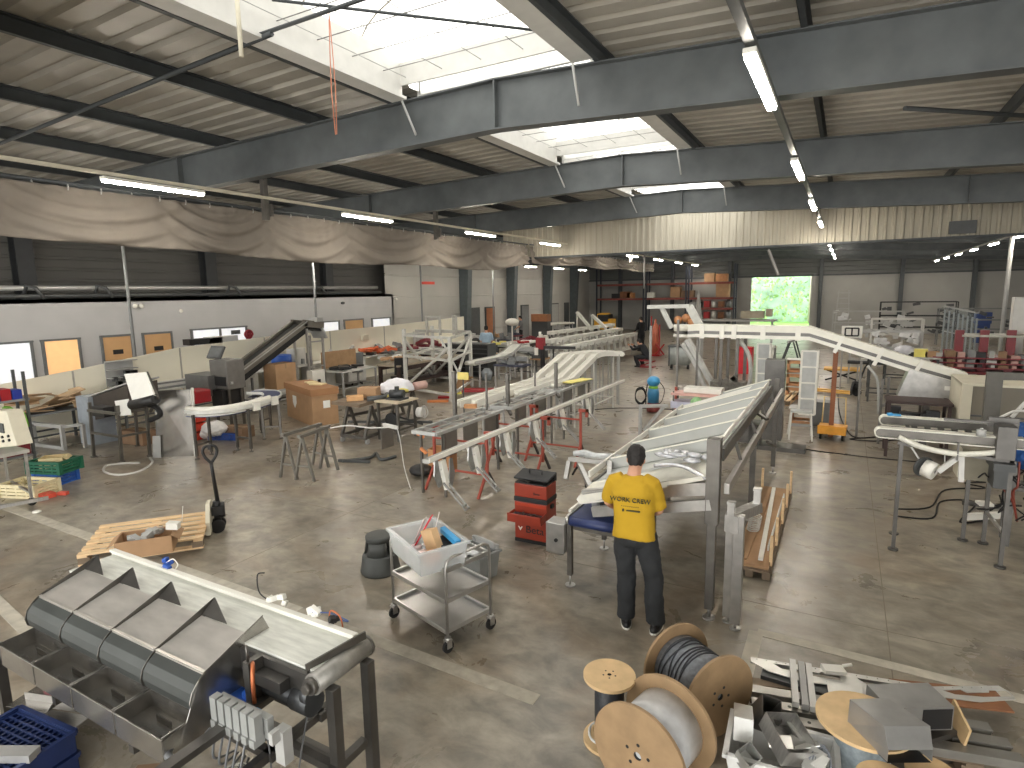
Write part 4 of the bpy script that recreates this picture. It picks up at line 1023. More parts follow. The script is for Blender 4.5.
# ================================================================== TOOL CABINET
t = T('tool_cabinet', 'orange and black rolling tool cabinet with an open drawer', 'cabinet', (-3.27, 6.40, 0), .03)
t.scale = (.94, .94, .88)
W2, D2 = .235, .16
b = MB(); b.bx(-W2, W2, -D2, D2, .05, .60); b.build('lower_body', BETA, t, bevel=.012)
b = MB(); b.bx(-W2 - .006, W2 + .006, -D2 - .006, D2 + .006, .60, .67); b.build('black_band', BLACK, t, bevel=.008)
b = MB(); b.bx(-W2, W2, -D2, D2, .67, .86); b.build('upper_body', BETA, t, bevel=.012)
b = MB(); b.bx(-W2 + .01, W2 - .01, -D2 + .01, D2 - .01, .86, .88); b.build('tool_tray', BLACK, t)
b = MB(); random.seed(3)
for _ in range(9): b.box((random.uniform(-.18, .18), random.uniform(-.1, .1), .885), (.09, .03, .025), (0, 0, random.uniform(0, 3)))
q = b.build('loose_tools', STEEL_D, t); q['kind'] = 'stuff'
b = MB(); b.box((0, .0, .955), (2 * W2 + .03, .30, .03), (.16, 0, 0)); b.bx(-W2 - .01, W2 + .01, D2 - .02, D2, .86, .97); b.build('lid', BLACK, t, bevel=.01)
b = MB(); b.tube([(-.09, .02, .965), (-.09, .02, 1.03), (.09, .02, 1.03), (.09, .02, .965)], .011, 8); b.build('lid_handle', BLACK, t)
b = MB(); y0 = -D2 - .2
b.bx(-W2 - .01, W2 + .0, y0, y0 + .02, .37, .49); b.bx(-W2 - .01, -W2 + .005, y0, -D2, .38, .48); b.bx(W2 - .015, W2, y0, -D2, .38, .48); b.bx(-W2, W2, y0, -D2, .37, .38)
d = b.build('drawer', BETA, t, bevel=.004)
b = MB(); b.bx(-W2 + .01, W2 - .02, y0 + .02, -D2, .38, .44); b.build('drawer_tray', mat('dark_blue_grey', (52, 54, 66), .6), d)
b = MB(); random.seed(5)
for _ in range(10): b.box((random.uniform(-.16, .16), y0 + .1 + random.uniform(-.06, .06), .45), (.1, .02, .02), (0, 0, random.uniform(0, 3)))
q = b.build('hand_tools', STEEL_B, d); q['kind'] = 'stuff'
b = MB(); b.bx(-W2 + .01, W2 - .01, -D2 - .004, -D2 + .002, .54, .585); b.build('upper_drawer_front', mat('toolbox_orange_dark', (168, 56, 28), .45), t)
b = MB()
for s in (-1, 1): b.cyl((s * (W2 - .02), D2, .07), (s * (W2 + .03), D2, .07), .07, 16)
b.build('wheels', BLACKR, t)
b = MB(); b.bx(-W2, W2, -D2, D2, 0, .05); b.build('plinth', BLACK, t)
b = MB(); b.bx(W2, W2 + .03, -.05, .02, .52, .57); b.build('side_latch', BLACK, t)
MX = lambda x, y, z: Matrix.Translation((x, y, z)) @ Matrix.Rotation(PI / 2, 4, 'X')
text('Beta', .15, MX(.06, -D2 - .003, .2), 'lettering', BLACK, t, .002); text('Beta', .05, MX(.09, -D2 - .003, .74), 'lettering', BLACK, t, .002)
b = MB(); b.add([V((-.15 + x, -D2 - .004, .2 + z)) for x, z in ((0, -.03), (.035, .03), (.018, .035), (0, .01), (-.018, .035), (-.035, .03))], [(0, 1, 2, 3, 4, 5)]); b.build('emblem', WHITE, t)
# ================================================================== WORKER
J = dict(head=(-.10, .16, 1.56), neck=(-.10, .06, 1.43), chest=(0, 0, 1.3), pelvis=(-.07, -.02, .94), lat=(1, .0, 0), face=(-.12, 1, -.45),
         shL=(-.275, .05, 1.375), elL=(-.36, .14, 1.12), wrL=(-.34, .40, .97), hdL=(-.30, .50, .92), thL=(.6, .2, .6),
         shR=(.075, .05, 1.375), elR=(.135, .10, 1.11), wrR=(.02, .36, .98), hdR=(-.09, .44, .95), thR=(-.6, .2, .6),
         hipL=(-.165, 0, .88), knL=(-.15, .03, .50), anL=(-.13, -.03, .08), ftL=(-.25, 1, 0),
         hipR=(.03, 0, .88), knR=(.10, .03, .50), anR=(.14, -.03, .08), ftR=(.12, 1, 0))
wk = person('man in a yellow t-shirt and charcoal work trousers, back turned, working at the blue conveyor', (-1.50, 5.07, 0), .10, J, TEE, JEANS, BLACK)
MT = lambda x, y, z: Matrix.Translation((x, y, z)) @ Matrix.Rotation(PI / 2 + .05, 4, 'X')
INK = mat('faded_print', (70, 66, 34), .8)
tt = [c for c in wk.children if c.name.startswith('t_shirt')][0]
text('WORK CREW', .058, MT(-.09, -.128, 1.255), 'back_print', INK, tt, .006)
text('- - - - - - - - -', .03, MT(-.09, -.13, 1.2), 'back_print', INK, tt, .006)
b = MB(); b.box((-.15, -.132, 1.16), (.014, .02, .02)); b.box((-.06, -.132, 1.16), (.12, .02, .009)); b.build('back_print', INK, tt)

# ================================================================== BLUE INFEED CONVEYOR
t = T('infeed_conveyor', 'short blue-belted conveyor table at the worker\'s left hand', 'conveyor', (-2.1, 5.9, 0), world=True)
x0, x1, y0, y1, z = -2.40, -1.80, 5.42, 6.62, .80
b = MB(); b.bx(x0 + .03, x1 - .03, y0, y1, z - .03, z); b.cyl((x0 + .03, y0 + .01, z - .05), (x1 - .03, y0 + .01, z - .05), .05, 16); b.bx(x0 + .03, x1 - .03, y0, y1, z - .1, z - .08); b.build('belt', BLUED, t)
for s, x in ((-1, x0), (1, x1)):
    b = MB(); b.bx(x - .015, x + .015, y0 + .02, y1, z - .1, z + .005); b.cyl((x - .016, y0 + .03, z - .048), (x + .016, y0 + .03, z - .048), .052, 14); b.build('side_rail', STEEL, t)
b = MB(); b.bx(x0 - .03, x0 - .005, y0 + .1, y1 + .1, z, z + .03); b.build('guide_strip', WHITE, t)
b = MB(); b.bx(x0, x1, y0 + .05, y0 + .09, z - .16, z - .1); b.bx(x0, x0 + .04, y0, y1, z - .16, z - .1); b.bx(x1 - .04, x1, y0, y1, z - .16, z - .1); b.build('cross_bar', STEEL_D, t)
for x, y in ((x0 + .0, y0 + .07), (x1, y0 + .07), (x0 + .0, y1 - .1), (x1, y1 - .1)):
    b = MB(); b.bar((x, y, .12), (x, y, z - .1), .05); l = b.build('leg', STEEL_D, t)
    b = MB(); b.cyl((x, y, .0), (x, y, .14), .012, 8); b.cyl((x, y, 0), (x, y, .012), .055, 14); b.build('levelling_foot', STEEL, l)
b = MB(); P = [(-.09, .0), (.09, .0), (.09, .2), (.05, .25), (-.09, .25)]
b.ext([(x0 - .14 + .10 * 0 - .10, y0 - .02, .38), (x0 - .03, y0 - .02, .38), (x0 - .03, y0 - .02, .70), (x0 - .14 - .10, y0 - .02, .70)], (0, .20, 0)); b.ext([(x0 - .24, y0 - .02, .38), (x0 - .03, y0 - .02, .38), (x0 - .08, y0 + .04, .33), (x0 - .2, y0 + .04, .33)], (0, .12, 0))
q = b.build('control_box', STEEL, t, bevel=.004)
b = MB(); b.cyl((x0 - .12, y0 - .035, .52), (x0 - .12, y0 - .02, .52), .02, 12); b.build('box_knob', BLACK, q)
def tool_lying(label, c, rz, m1, m2):
    t = T('hand_tool', label, 'tool', c, rz)
    b = MB(); b.cyl((-.06, 0, .03), (.05, 0, .03), .03, 12); b.build('tool_body', m1, t); b = MB(); b.box((.04, -.05, .025), (.045, .12, .04), (0, 0, .2)); b.build('grip', m2, t)
    b = MB(); b.cyl((.05, 0, .03), (.12, 0, .03), .012, 8); b.build('tip', STEEL, t)
tool_lying('black hand tool lying on the blue belt', (-2.08, 5.72, .80), .5, BLACK, DGREY); tool_lying('second dark hand tool on the blue belt, nearer the worker', (-1.98, 5.66, .80), 2.2, DGREY, BLACK)
t = T('tape_roll_holder', 'white and black cup-shaped fitting standing on the blue belt', 'fitting', (-2.24, 5.82, .80))
b = MB(); b.lathe([(0, 0), (.045, 0), (.05, .09), (.035, .12), (.03, .12), (.03, .02), (0, .02)], n=16); b.build('cup', LGREY, t)
b = MB(); b.tube(smooth_path([(.05, 0, .03), (.1, .0, .05), (.1, 0, .1), (.03, 0, .12)]), .009, 6); b.build('clip', BLACK, t)

# ================================================================== LARGE INCLINED CONVEYOR
t = T('inclined_conveyor', 'large tilted white cleated conveyor on tall stainless posts', 'conveyor', (-1.5, 8, 0), world=True)
def sh(u, y): # u 0 right/high edge .. 1 left/low edge
    return V((-.98 - 1.35 * u, y + .75 * u * (1 - 0), 1.62 - .55 * u))
N = 6; Y0, Y1 = 5.2, 9.75
b = MB(); 
A, B_, C_, D_ = sh(0, 5.75), sh(0, 9.85), V((-2.33, 10.2, 1.07)), V((-2.33, 5.9, 1.07))
def pt(u, v_):
    a = A.lerp(B_, v_); d = D_.lerp(C_, v_); return a.lerp(d, u)
nn = 1
SLAT = mat('belt_cleat_shade_grey', (176, 178, 174), .5, 0, .04)  # belt grey; on the cleats it paints their shaded faces
top = [p_ - V((0, 0, .045)) for p_ in (pt(0, 0), pt(0, 1), pt(1, 1), pt(1, 0))]
b.ext(top, (0, 0, -.03)); b.build('belt', SLAT, t)
for k in range(6):                                   # tall cleats running up the slope, slightly skewed
    yr = 5.80 + k * .8; yl = yr + .66
    a = V((-.99, yr, 1.60)); d = V((-2.33, yl, 1.05))
    if yl > 10.15:
        f = (10.15 - yr) / (yl - yr); d = a.lerp(d, f)
    up_ = V((.38, 0, .92)); b = MB(); b.bar(a + up_ * .055, d + up_ * .055, .02, .13, up=up_); c_ = b.build('cleat', SLAT, t)
    b = MB(); b.bar(a + up_ * .125, d + up_ * .125, .045, .014, up=up_); b.build('cleat_lip', mat('cleat_lit_cream', (232, 230, 216), .45, 0, .03), c_)  # pale strip paints the light caught on the cleat's top edge
b = MB(); b.bar((-2.35, 5.9, 1.12), (-2.35, 10.2, 1.12), .02, .07); b.bar((-.97, 5.75, 1.66), (-.97, 9.85, 1.66), .02, .05); b.bar((-.99, 9.87, 1.64), (-2.35, 10.22, 1.1), .02, .06); b.build('edge_strip', WHITE, t)
b = MB(); b.bar((-.93, 5.7, 1.56), (-.93, 9.9, 1.56), .03, .12); b.bar((-2.3, 5.9, 1.0), (-2.3, 10.2, 1.0), .03, .12)
for y in (6.1, 7.2, 8.4, 9.6): b.bar((-.95, y, 1.53), (-2.3, y + .3, .99), .04, .06, up=(0, 1, 0))
b.build('under_frame', STEEL_B, t)
b = MB(); b.bar((-.86, 5.55, 1.28), (-.86, 11.0, 1.36), .05, .10); b.build('long_rail', STEEL, t, bevel=.004)
b = MB()
for y in (6.4, 7.6, 8.6, 9.7): b.bar((-.86, y, 1.33), (-.92, y, 1.52), .03)
b.bar((-.80, 8.2, 1.42), (-1.0, 8.35, 1.50), .05, .03); b.cyl((-.80, 8.3, 1.1), (-.72, 8.5, 1.0), .02, 8); b.build('rail_brackets', STEEL_D, t)
for nm, x, y, zt, w_ in (('front', -.97, 5.5, 1.76, .12), ('mid', -.96, 8.25, 1.24, .07), ('back', -.92, 10.65, 1.62, .07)):
    b = MB(); b.bx(x - w_ / 2, x + w_ / 2, y - w_ * .45, y + w_ * .45, .12 if w_ < .1 else .95, zt)
    if w_ > .1: b.bx(x - .04, x + .04, y - .035, y + .035, .1, .96)
    l = b.build('post', STEEL_D, t, bevel=.004)
    b = MB(); b.cyl((x, y, 0), (x, y, .14), .016, 8); b.cyl((x, y, 0), (x, y, .014), .06, 14); b.build('levelling_foot', STEEL, l)
    if nm == 'mid': b = MB(); b.bx(x - .06, x + .08, y - .09, y + .07, 1.12, 1.34); b.build('clamp_block', STEEL_B, t)
b = MB()                                             # lower cross rails towards the worker
b.bar((-.98, 5.47, 1.14), (-2.15, 5.5, .86), .05, .10); b.bar((-.98, 5.53, 1.28), (-2.3, 5.62, .98), .06, .12); b.bar((-1.45, 5.62, 1.0), (-1.45, 5.62, 1.2), .12, .06, up=(0, 1, 0)); b.build('lower_rail', STEEL, t)
b = MB(); b.add([V((-1.02, 5.52, 1.40)), V((-1.02, 5.8, 1.50)), V((-2.3, 5.9, 1.04)), V((-2.33, 5.58, 1.0))], [(0, 1, 2, 3)]); b.add([V((-1.02, 5.52, 1.36)), V((-1.02, 5.52, 1.40)), V((-2.33, 5.55, .99)), V((-2.33, 5.55, .90))], [(0, 1, 2, 3)])
b.build('return_belt', BELT, t)
b = MB(); b.ext([(-2.33, 5.59, .88), (-1.9, 5.59, 1.0), (-1.9, 5.59, 1.12), (-2.33, 5.59, .99), (-2.37, 5.59, .93)], (0, .03, 0)); b.build('end_plate', WHITE, t)
b = MB()                                             # steel links at the low end
L_ = [(-2.75, 6.35, 1.06), (-2.4, 6.4, 1.10), (-2.3, 6.0, .95), (-2.62, 5.9, .9)]
for p, q in (((-2.85, 6.5, 1.08), (-2.30, 6.42, 1.12)), ((-2.3, 6.42, 1.12), (-2.15, 5.95, .98)), ((-2.7, 6.45, 1.05), (-2.35, 5.95, .94)), ((-2.85, 6.5, 1.05), (-2.85, 6.4, .85))): b.bar(p, q, .05, .05)
b.build('tension_arm', STEEL, t)
b = MB(); b.tube(smooth_path([(-2.85, 6.6, .85), (-2.75, 6.55, .98), (-2.6, 6.4, .95), (-2.55, 6.3, .82)]), .014, 6); b.build('air_hose', BLACKR, t)
b = MB(); random.seed(11)
pts = [V((-2.9 + .14 * k, 6.75 + .02 * math.sin(k), 1.08 + .015 * math.sin(k * 2))) for k in range(8)]; b.tube(pts, [.03, .05, .045, .055, .05, .05, .055, .04], 10)
single('wrapped_bundle', 'bundle wrapped in clear film at the low end of the tilted conveyor', 'bundle', b, FOIL)
b = MB(); random.seed(12)
for _ in range(14): b.sphere((-1.25 + random.uniform(-.25, .18), 5.72 + random.uniform(-.08, .1), 1.50 + random.uniform(-.03, .05)), (random.uniform(.04, .1), .05, .025), 8, 5)
b.tube(smooth_path([(-1.55, 5.6, 1.40), (-1.3, 5.58, 1.44), (-1.1, 5.55, 1.38), (-1.0, 5.5, 1.34)]), .02, 6)
o = single('protective_film', 'crumpled film bunched beside the big front post', 'film', b, mat('silver_film', (196, 198, 202), .25, .5, .3, 14)); o['kind'] = 'stuff'

# ================================================================== POST FRAME beside it
t = T('support_stand', 'stainless post frame standing beside the tilted conveyor', 'frame', (-.72, 5.48, 0), world=True)
for x, y in ((-.72, 5.42), (-.80, 5.52)):
    b = MB(); b.bx(x - .045, x + .045, y - .04, y + .04, .06, 1.10 if y < 5.5 else 1.02); l = b.build('post', STEEL, t, bevel=.004)
    b = MB(); b.cyl((x, y, 0), (x, y, .07), .014, 8); b.cyl((x, y, 0), (x, y, .012), .05, 12); b.build('levelling_foot', STEEL, l)
b = MB(); b.bar((-.80, 5.40, 1.06), (-.60, 5.72, 1.10), .09, .09); b.ext([(-.84, 5.38, .94), (-.72, 5.36, .94), (-.72, 5.36, 1.1), (-.84, 5.38, 1.1)], (0, .1, 0)); b.build('top_bar', STEEL, t)
for x, y, zt in ((-.79, 5.40, 1.22), (-.61, 5.70, 1.28)):
    b = MB(); b.bx(x - .03, x + .03, y - .03, y + .03, 1.1, zt - .02); b.bx(x - .035, x + .035, y - .035, y + .035, zt - .02, zt); b.build('stub', STEEL, t)

# ================================================================== LONG CRATE
t = T('long_pallet_crate', 'long low wooden crate with cardboard and white profiles inside', 'crate', (-.72, 8.0, 0), world=True)
x0, x1, y0, y1 = -.95, -.55, 6.55, 9.45
b = MB()
for x in (x0 + .03, (x0 + x1) / 2, x1 - .03): b.bx(x - .04, x + .04, y0, y1, 0, .09)
for k in range(8): y = y0 + (y1 - y0) * k / 7; b.bx(x0, x1, y - .05, y + .05, .09, .11)
b.build('skid_base', WOODD, t)
b = MB(); b.bx(x0 + .01, x1 - .01, y0 + .01, y1 - .01, .11, .135); b.bx(x0 + .02, x0 + .16, y0 + .1, y1 - .3, .135, .16); b.build('cardboard_sheet', CARD, t)
for k, y in enumerate((6.75, 7.35, 8.1, 8.75, 9.4)):
    b = MB(); b.bx(x1 - .02, x1 + .01, y - .03, y + .03, .02, .42); b.build('side_stake', WOODX, t)
for y in (6.75, 9.4): b = MB(); b.bx(x0 - .01, x0 + .02, y - .03, y + .03, .02, .42 if y > 9 else .3); b.build('side_stake', WOODX, t)
b = MB(); b.bar((x1 - .1, y0 + .1, .18), (x1 - .22, y1 - .2, .18), .05, .03); single('white_profile', 'long white profile lying in the wooden crate', 'profile', b, WHITE)
b = MB(); b.bar((x1 - .035, y0 + .15, .3), (x1 - .035, 8.6, .3), .015, .06); single('side_board', 'white board along the right side of the wooden crate', 'board', b, OFFWHITE)
b = MB(); random.seed(2)
for k in range(8): b.tube([V((-.84 + .07 * math.cos(a * .6 + k), 7.55 + k * .03 + .1 * math.sin(a * .6 + k), .165 + .012 * k)) for a in range(11)], .008, 5)
o = single('cable_bundle', 'white coiled bundle on the cardboard in the crate', 'cable', b, mat('pale_cable', (205, 202, 194), .5))

# ================================================================== CABLE REELS
def reel(label, a, c, r, core, wind, woodm, holes=True, strands=0, group=None, name='cable_reel'):
    a = V(a); c = V(c); ax = (c - a).normalized(); L = (c - a).length
    t = T(name, label, 'reel', ((a.x + c.x) / 2, (a.y + c.y) / 2, min(a.z, c.z) - (r if abs(ax.z) < .5 else 0)), group=group, world=True)
    u = ax.orthogonal().normalized(); w_ = ax.cross(u)
    th = .022
    for k, p in enumerate((a, c)):
        q = p + ax * (th if k == 0 else -th); n = 40
        b = MB(); hr = r * .085
        R0 = [p + (u * math.cos(2 * PI * i / n) + w_ * math.sin(2 * PI * i / n)) * r for i in range(n)]; R1 = [v + (q - p) for v in R0]
        H0 = [p + (u * math.cos(2 * PI * i / n) + w_ * math.sin(2 * PI * i / n)) * hr for i in range(n)]; H1 = [v + (q - p) for v in H0]
        b.add(R0 + R1 + H0 + H1, [(i, (i + 1) % n, (i + 1) % n + n, i + n) for i in range(n)] + [(i + 2 * n, (i + 1) % n + 2 * n, (i + 1) % n, i) for i in range(n)] + [(i + n, (i + 1) % n + n, (i + 1) % n + 3 * n, i + 3 * n) for i in range(n)] + [(i + 3 * n, (i + 1) % n + 3 * n, (i + 1) % n + 2 * n, i + 2 * n) for i in range(n)])
        f = b.build('flange', woodm, t)
        if holes:
            b = MB(); o = p - ax * (.0015 if k == 0 else -.0015)
            for i in range(5):
                g = o + (u * math.cos(2 * PI * i / 5 + .5) + w_ * math.sin(2 * PI * i / 5 + .5)) * r * .24
                b.cyl(g, g + (q - p) * .1, r * .035, 10)
            b.build('bolt_holes', BLACK, f)
    b = MB(); b.tube([a + ax * th, c - ax * th], core, 40); b.build('winding', wind, t)
    if strands:
        b = MB(); random.seed(strands)
        for s in range(strands):
            s0 = random.uniform(.15, .8); tw = random.uniform(-.12, .12); pts = []
            for i in range(41):
                an = 2 * PI * i / 40; pp = a + ax * (L * (s0 + tw * math.sin(an + s))); pts.append(pp + (u * math.cos(an) + w_ * math.sin(an)) * (core + .004))
            b.tube(pts, .006, 6)
        b.build('loose_turns', CABLED, t)
    if True:                                       # core tube seen through the hole
        b = MB(); b.tube([a + ax * .004, c - ax * .004], r * .084, 16, cap=False); b.build('core_tube', BLACK, t)
    return t
WIND1 = mat('grey_winding', (120, 124, 130), .5, 0, .25, 30, .3, brushed=(1, 1, 1)); WINDW = mat('film_wrapped_winding', (198, 200, 202), .3, 0, .2, 9, .5); WINDD = mat('black_winding', (48, 50, 54), .5, 0, .3, 40, .3)
reel('small upright cable reel with black cable, leftmost of the reels', (-1.27, 3.57, .0), (-1.27, 3.57, .5), .178, .10, WINDD, PLY)
reel('large cable reel wrapped in white film lying on its rims in front', (-.94, 3.15, .32), (-.84, 3.53, .32), .32, .235, WINDW, PLYD)
reel('large cable reel with loose grey cable turns behind the film-wrapped one', (-.98, 4.24, .30), (-.60, 3.96, .30), .30, .215, WIND1, PLYD, strands=9)
reel('upright cable reel of pale blue-grey cable carrying the steel hoods', (.25, 3.98, .0), (.25, 3.98, .43), .27, .16, mat('pale_winding', (150, 162, 168), .5, 0, .2, 30, .3), PLY)
reel('cable reel cut by the bottom edge beneath the white tub', (.36, 3.55, .0), (.36, 3.55, .38), .16, .1, WIND1, PLY)
b = MB(); b.tube(smooth_path([V((-1.27 + .14 * math.cos(a), 3.57 + .14 * math.sin(a), .035 + .004 * a)) for a in range(9)], 4), .009, 6); single('white_cable_end', 'loose white cable turns around the foot of the small reel', 'cable', b, OFFWHITE)

# ================================================================== SCRAP PALLET, hoods, tub
pallet('old grey pallet under the long steel beams', (.22, 4.42), 1.3, .6, .28, 5, WOODD, WOODD, z=0)
def perforated_plate(label, a, c, w_):
    a = V(a); c = V(c); d = (c - a).normalized(); s = V((d.y, -d.x, 0)); L = (c - a).length
    t = T('perforated_plate', label, 'plate', a, math.atan2(d.y, d.x))
    bm = bmesh.new(); out = [(0, 0), (.0, -.06), (.12, -w_ * .8), (.34, -w_ - .02), (.6, -w_), (L, -w_), (L + .02, -w_ * .4), (L, 0)]
    cut = [[(.16, -.04), (.3, -.035), (.32, -.07), (.48, -.07), (.5, -.045), (.62, -.05), (.62, -.12), (.4, -.12), (.22, -.09)], [(.74, -.05), (1.12, -.05), (1.16, -.09), (1.12, -.12), (.8, -.12)]]
    vs = [bm.verts.new((x, y, 0)) for x, y in out]; ed = [bm.edges.new((vs[i], vs[(i + 1) % len(vs)])) for i in range(len(vs))]
    for cc in cut + [[(.045 + k * .07 + .006 * math.cos(a_), -.018 + .006 * math.sin(a_)) for a_ in (0, 1.57, 3.14, 4.71)] for k in range(int(L / .07))]:
        v2 = [bm.verts.new((x, y, 0)) for x, y in cc]; ed += [bm.edges.new((v2[i], v2[(i + 1) % len(v2)])) for i in range(len(v2))]
    bmesh.ops.triangle_fill(bm, use_beauty=True, edges=ed)
    me = bpy.data.meshes.new('plate'); bm.to_mesh(me); bm.free(); me.materials.append(mat('light_sheet', (205, 205, 200), .4, .55, .08))
    o = bpy.data.objects.new('plate', me); COL.objects.link(o); o.parent = t; sm = o.modifiers.new('s', 'SOLIDIFY'); sm.thickness = .006; sm.offset = 0
    b = MB(); b.bx(0, L, -.003, .003, -.05, .0); b.build('folded_edge', mat('light_sheet', (205, 205, 200), .4, .55, .08), t)
    return t
perforated_plate('long pale perforated plate with slotted openings on the scrap pallet', (-.50, 4.72, .19), (.75, 4.96, .19), .19)
perforated_plate('shorter pale perforated plate sticking out beyond the brown board', (.62, 4.93, .17), (1.15, 5.22, .17), .15)
b = MB(); b.bx(.3, 1.0, -.12, .12, 0, .012); o = single('brown_board', 'dark brown board under the perforated plates', 'board', b, BROWN); o.location = (.82, 4.95, .152); o.rotation_euler = (0, 0, .3)
for k, (p, q, lab) in enumerate((((-.47, 4.30, .20), (1.0, 4.62, .20), 'long steel channel beam, farthest of the channels on the scrap pallet'), ((-.42, 4.16, .20), (1.08, 4.50, .20), 'long steel channel beam with round holes, middle of the channels'), ((-.38, 4.03, .20), (1.12, 4.38, .20), 'long steel channel beam nearest the white tub'))):
    t = T('channel_beam', lab, 'beam', ((p[0] + q[0]) / 2, (p[1] + q[1]) / 2, .15), world=True, group='steel channels on the scrap pallet'); b = MB(); b.bar(p, q, .085, .012); b.bar(V(p) + V((.0, -.04, -.025)), V(q) + V((0, -.04, -.025)), .008, .055); b.bar(V(p) + V((.0, .04, -.025)), V(q) + V((0, .04, -.025)), .008, .055); b.build('channel', mat('worn_channel', (150, 148, 142), .4, .7, .2, 5), t)
    if k:
        b = MB()
        for f in (.16, .22, .36, .55): r_ = V(p).lerp(V(q), f); b.cyl(r_ + V((0, 0, .006)), r_ + V((0, 0, .0075)), .012, 10)
        b.build('holes', BLACK, t)
for k, dx in enumerate((0, .06, .11)):
    b = MB(); b.bar((-.20 + dx, 4.74, .235), (-.14 + dx, 4.20, .245), .042, .04); single('white_bar', ['left', 'middle', 'right'][k] + ' of the three short pale bars lying across the scrap pallet', 'bar', b, OFFWHITE if k != 1 else LGREY, 'pale bars across the scrap pallet')
b = MB(); b.bar((-.4, 4.62, .16), (.1, 4.6, .16), .16, .03); single('dark_plank', 'dark plank under the left end of the perforated plate', 'plank', b, DGREY)
b = MB(); b.box((.08, 4.78, .23), (.16, .08, .03), (.1, .1, .5)); b.tube([(.14, 4.83, .25), (.2, 4.86, .26)], .012, 6); single('white_tag', 'small white bracket lying on the perforated plate', 'bracket', b, WHITE)
b = MB(); b.bar((.05, 4.55, .205), (.5, 4.6, .205), .2, .01); single('pale_panel', 'pale steel panel between the white bars and the steel hoods', 'panel', b, mat('light_sheet', (205, 205, 200), .4, .55, .08))
def hood(label, P, h, m):       # closed sheet box: P = outline (4 corners) at the top, slant end
    a, bq, c, d, e, f = [V(p) for p in P]; t = T('steel_hood', label, 'hood', ((a.x + c.x) / 2, (a.y + c.y) / 2, min(p.z for p in (a, e)) - h), world=True)
    b = MB(); dn = V((0, 0, -h))
    b.ext([a, bq, c, d], (0, 0, -.004)); b.ext([d, c, f, e], (0, 0, -.004))
    dn2 = V((0, 0, -h * .45))
    for p, q in ((a, bq),): b.add([p, q, q + dn, p + dn], [(0, 1, 2, 3)])
    b.add([a, d, e, e + dn2, a + dn], [(0, 1, 2, 3, 4)]); b.add([bq, c, f, f + dn2, bq + dn], [(0, 1, 2, 3, 4)])
    o = b.build('hood_shell', m, t); s = o.modifiers.new('s', 'SOLIDIFY'); s.thickness = .004
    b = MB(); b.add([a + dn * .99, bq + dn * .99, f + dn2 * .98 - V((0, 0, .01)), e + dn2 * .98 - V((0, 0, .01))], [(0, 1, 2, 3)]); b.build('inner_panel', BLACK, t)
    return t
HM = mat('hood_sheet', (168, 168, 166), .38, .7, .1, 6)
hood('grey sheet-steel hood with a slanted end, in front on the upright reel', ((.165, 3.91, .58), (.37, 4.03, .58), (.57, 3.87, .58), (.335, 3.74, .58), (.36, 3.66, .50), (.58, 3.78, .50)), .17, HM)
t = T('steel_box', 'open-ended grey steel box behind the slanted hood', 'box', (.52, 4.38, .27), .52)
b = MB(); b.bx(-.22, .2, -.13, .11, .16, .165); b.bx(-.22, .2, -.13, -.125, 0, .16); b.bx(-.22, .2, .105, .11, .0, .16); b.bx(-.22, -.215, -.13, .11, 0, .16); b.bx(-.22, .2, -.13, .11, 0, .005); b.build('box_shell', HM, t)
b = MB(); b.bx(.0, .19, -.134, -.131, .012, .15); b.build('dark_interior', BLACK, t)  # black sheet over the side wall stands in for the shaded opening
b = MB(); b.ext([(.5, 4.1, .0), (.8, 4.42, .0), (.8, 4.42, .24), (.5, 4.1, .24)], (-.2, .1, 0)); single('steel_box', 'dull steel box under the open-ended one', 'box', b, STEEL_D)
b = MB(); b.box((.80, 4.42, .30), (.015, .22, .16), (.3, 0, .3)); single('wood_offcut', 'pale wood offcut leaning at the right of the steel boxes', 'offcut', b, PLY)
b = MB(); b.cyl((.62, 4.0, .18), (.62, 4.0, .2), .14, 28); single('plywood_disc', 'pale plywood disc lying right of the upright reel', 'disc', b, PLY)
bin_('white plastic tub holding bent sheet-metal parts', (-.19, 3.72), (.62, .42, .26), mat('white_tub', (215, 215, 212), .4), .05, 0, 'plastic_tub')
def open_box(label, c, d, e, m=SHEET):
    b = MB(); dx, dy, dz = d; R_ = Euler(e).to_matrix(); c = V(c)
    for q, s in (((0, 0, -dz / 2), (dx, dy, .004)), ((dx / 2, 0, 0), (.004, dy, dz)), ((-dx / 2, 0, 0), (.004, dy, dz)), ((0, dy / 2, 0), (dx, .004, dz)), ((0, -dy / 2, 0), (dx, .004, dz))):
        b.box(c + R_ @ V(q), s, e)
    return single('sheet_metal_part', label, 'part', b, m)
open_box('flat-topped pale sheet-metal part standing in the white tub', (-.42, 3.72, .34), (.11, .22, .14), (.25, PI, .15), mat('pale_sheet', (188, 188, 184), .35, .7, .15, 8))
open_box('open square sheet-metal part in the middle of the white tub', (-.15, 3.68, .36), (.22, .26, .12), (.3, .2, .7), STEEL)
open_box('tall bent sheet-metal part behind the open square one', (-.3, 3.86, .35), (.12, .14, .2), (.5, .3, .3), STEEL_D)
open_box('small crumpled sheet part at the front of the white tub', (-.36, 3.5, .28), (.1, .1, .14), (.5, -.3, .9), mat('pale_sheet', (188, 188, 184), .35, .7, .15, 8))
b = MB(); random.seed(9)
for _ in range(8): b.box((-.12 + random.uniform(-.1, .14), 3.7 + random.uniform(-.12, .12), .3 + random.uniform(0, .06)), (.14, .09, .006), (random.uniform(-.6, .6), random.uniform(-.6, .6), random.uniform(0, 3)))
o = single('sheet_offcuts', 'small crumpled offcuts filling the white tub', 'offcuts', b, mat('pale_sheet', (188, 188, 184), .35, .7, .15, 8)); o['kind'] = 'stuff'
b = MB()
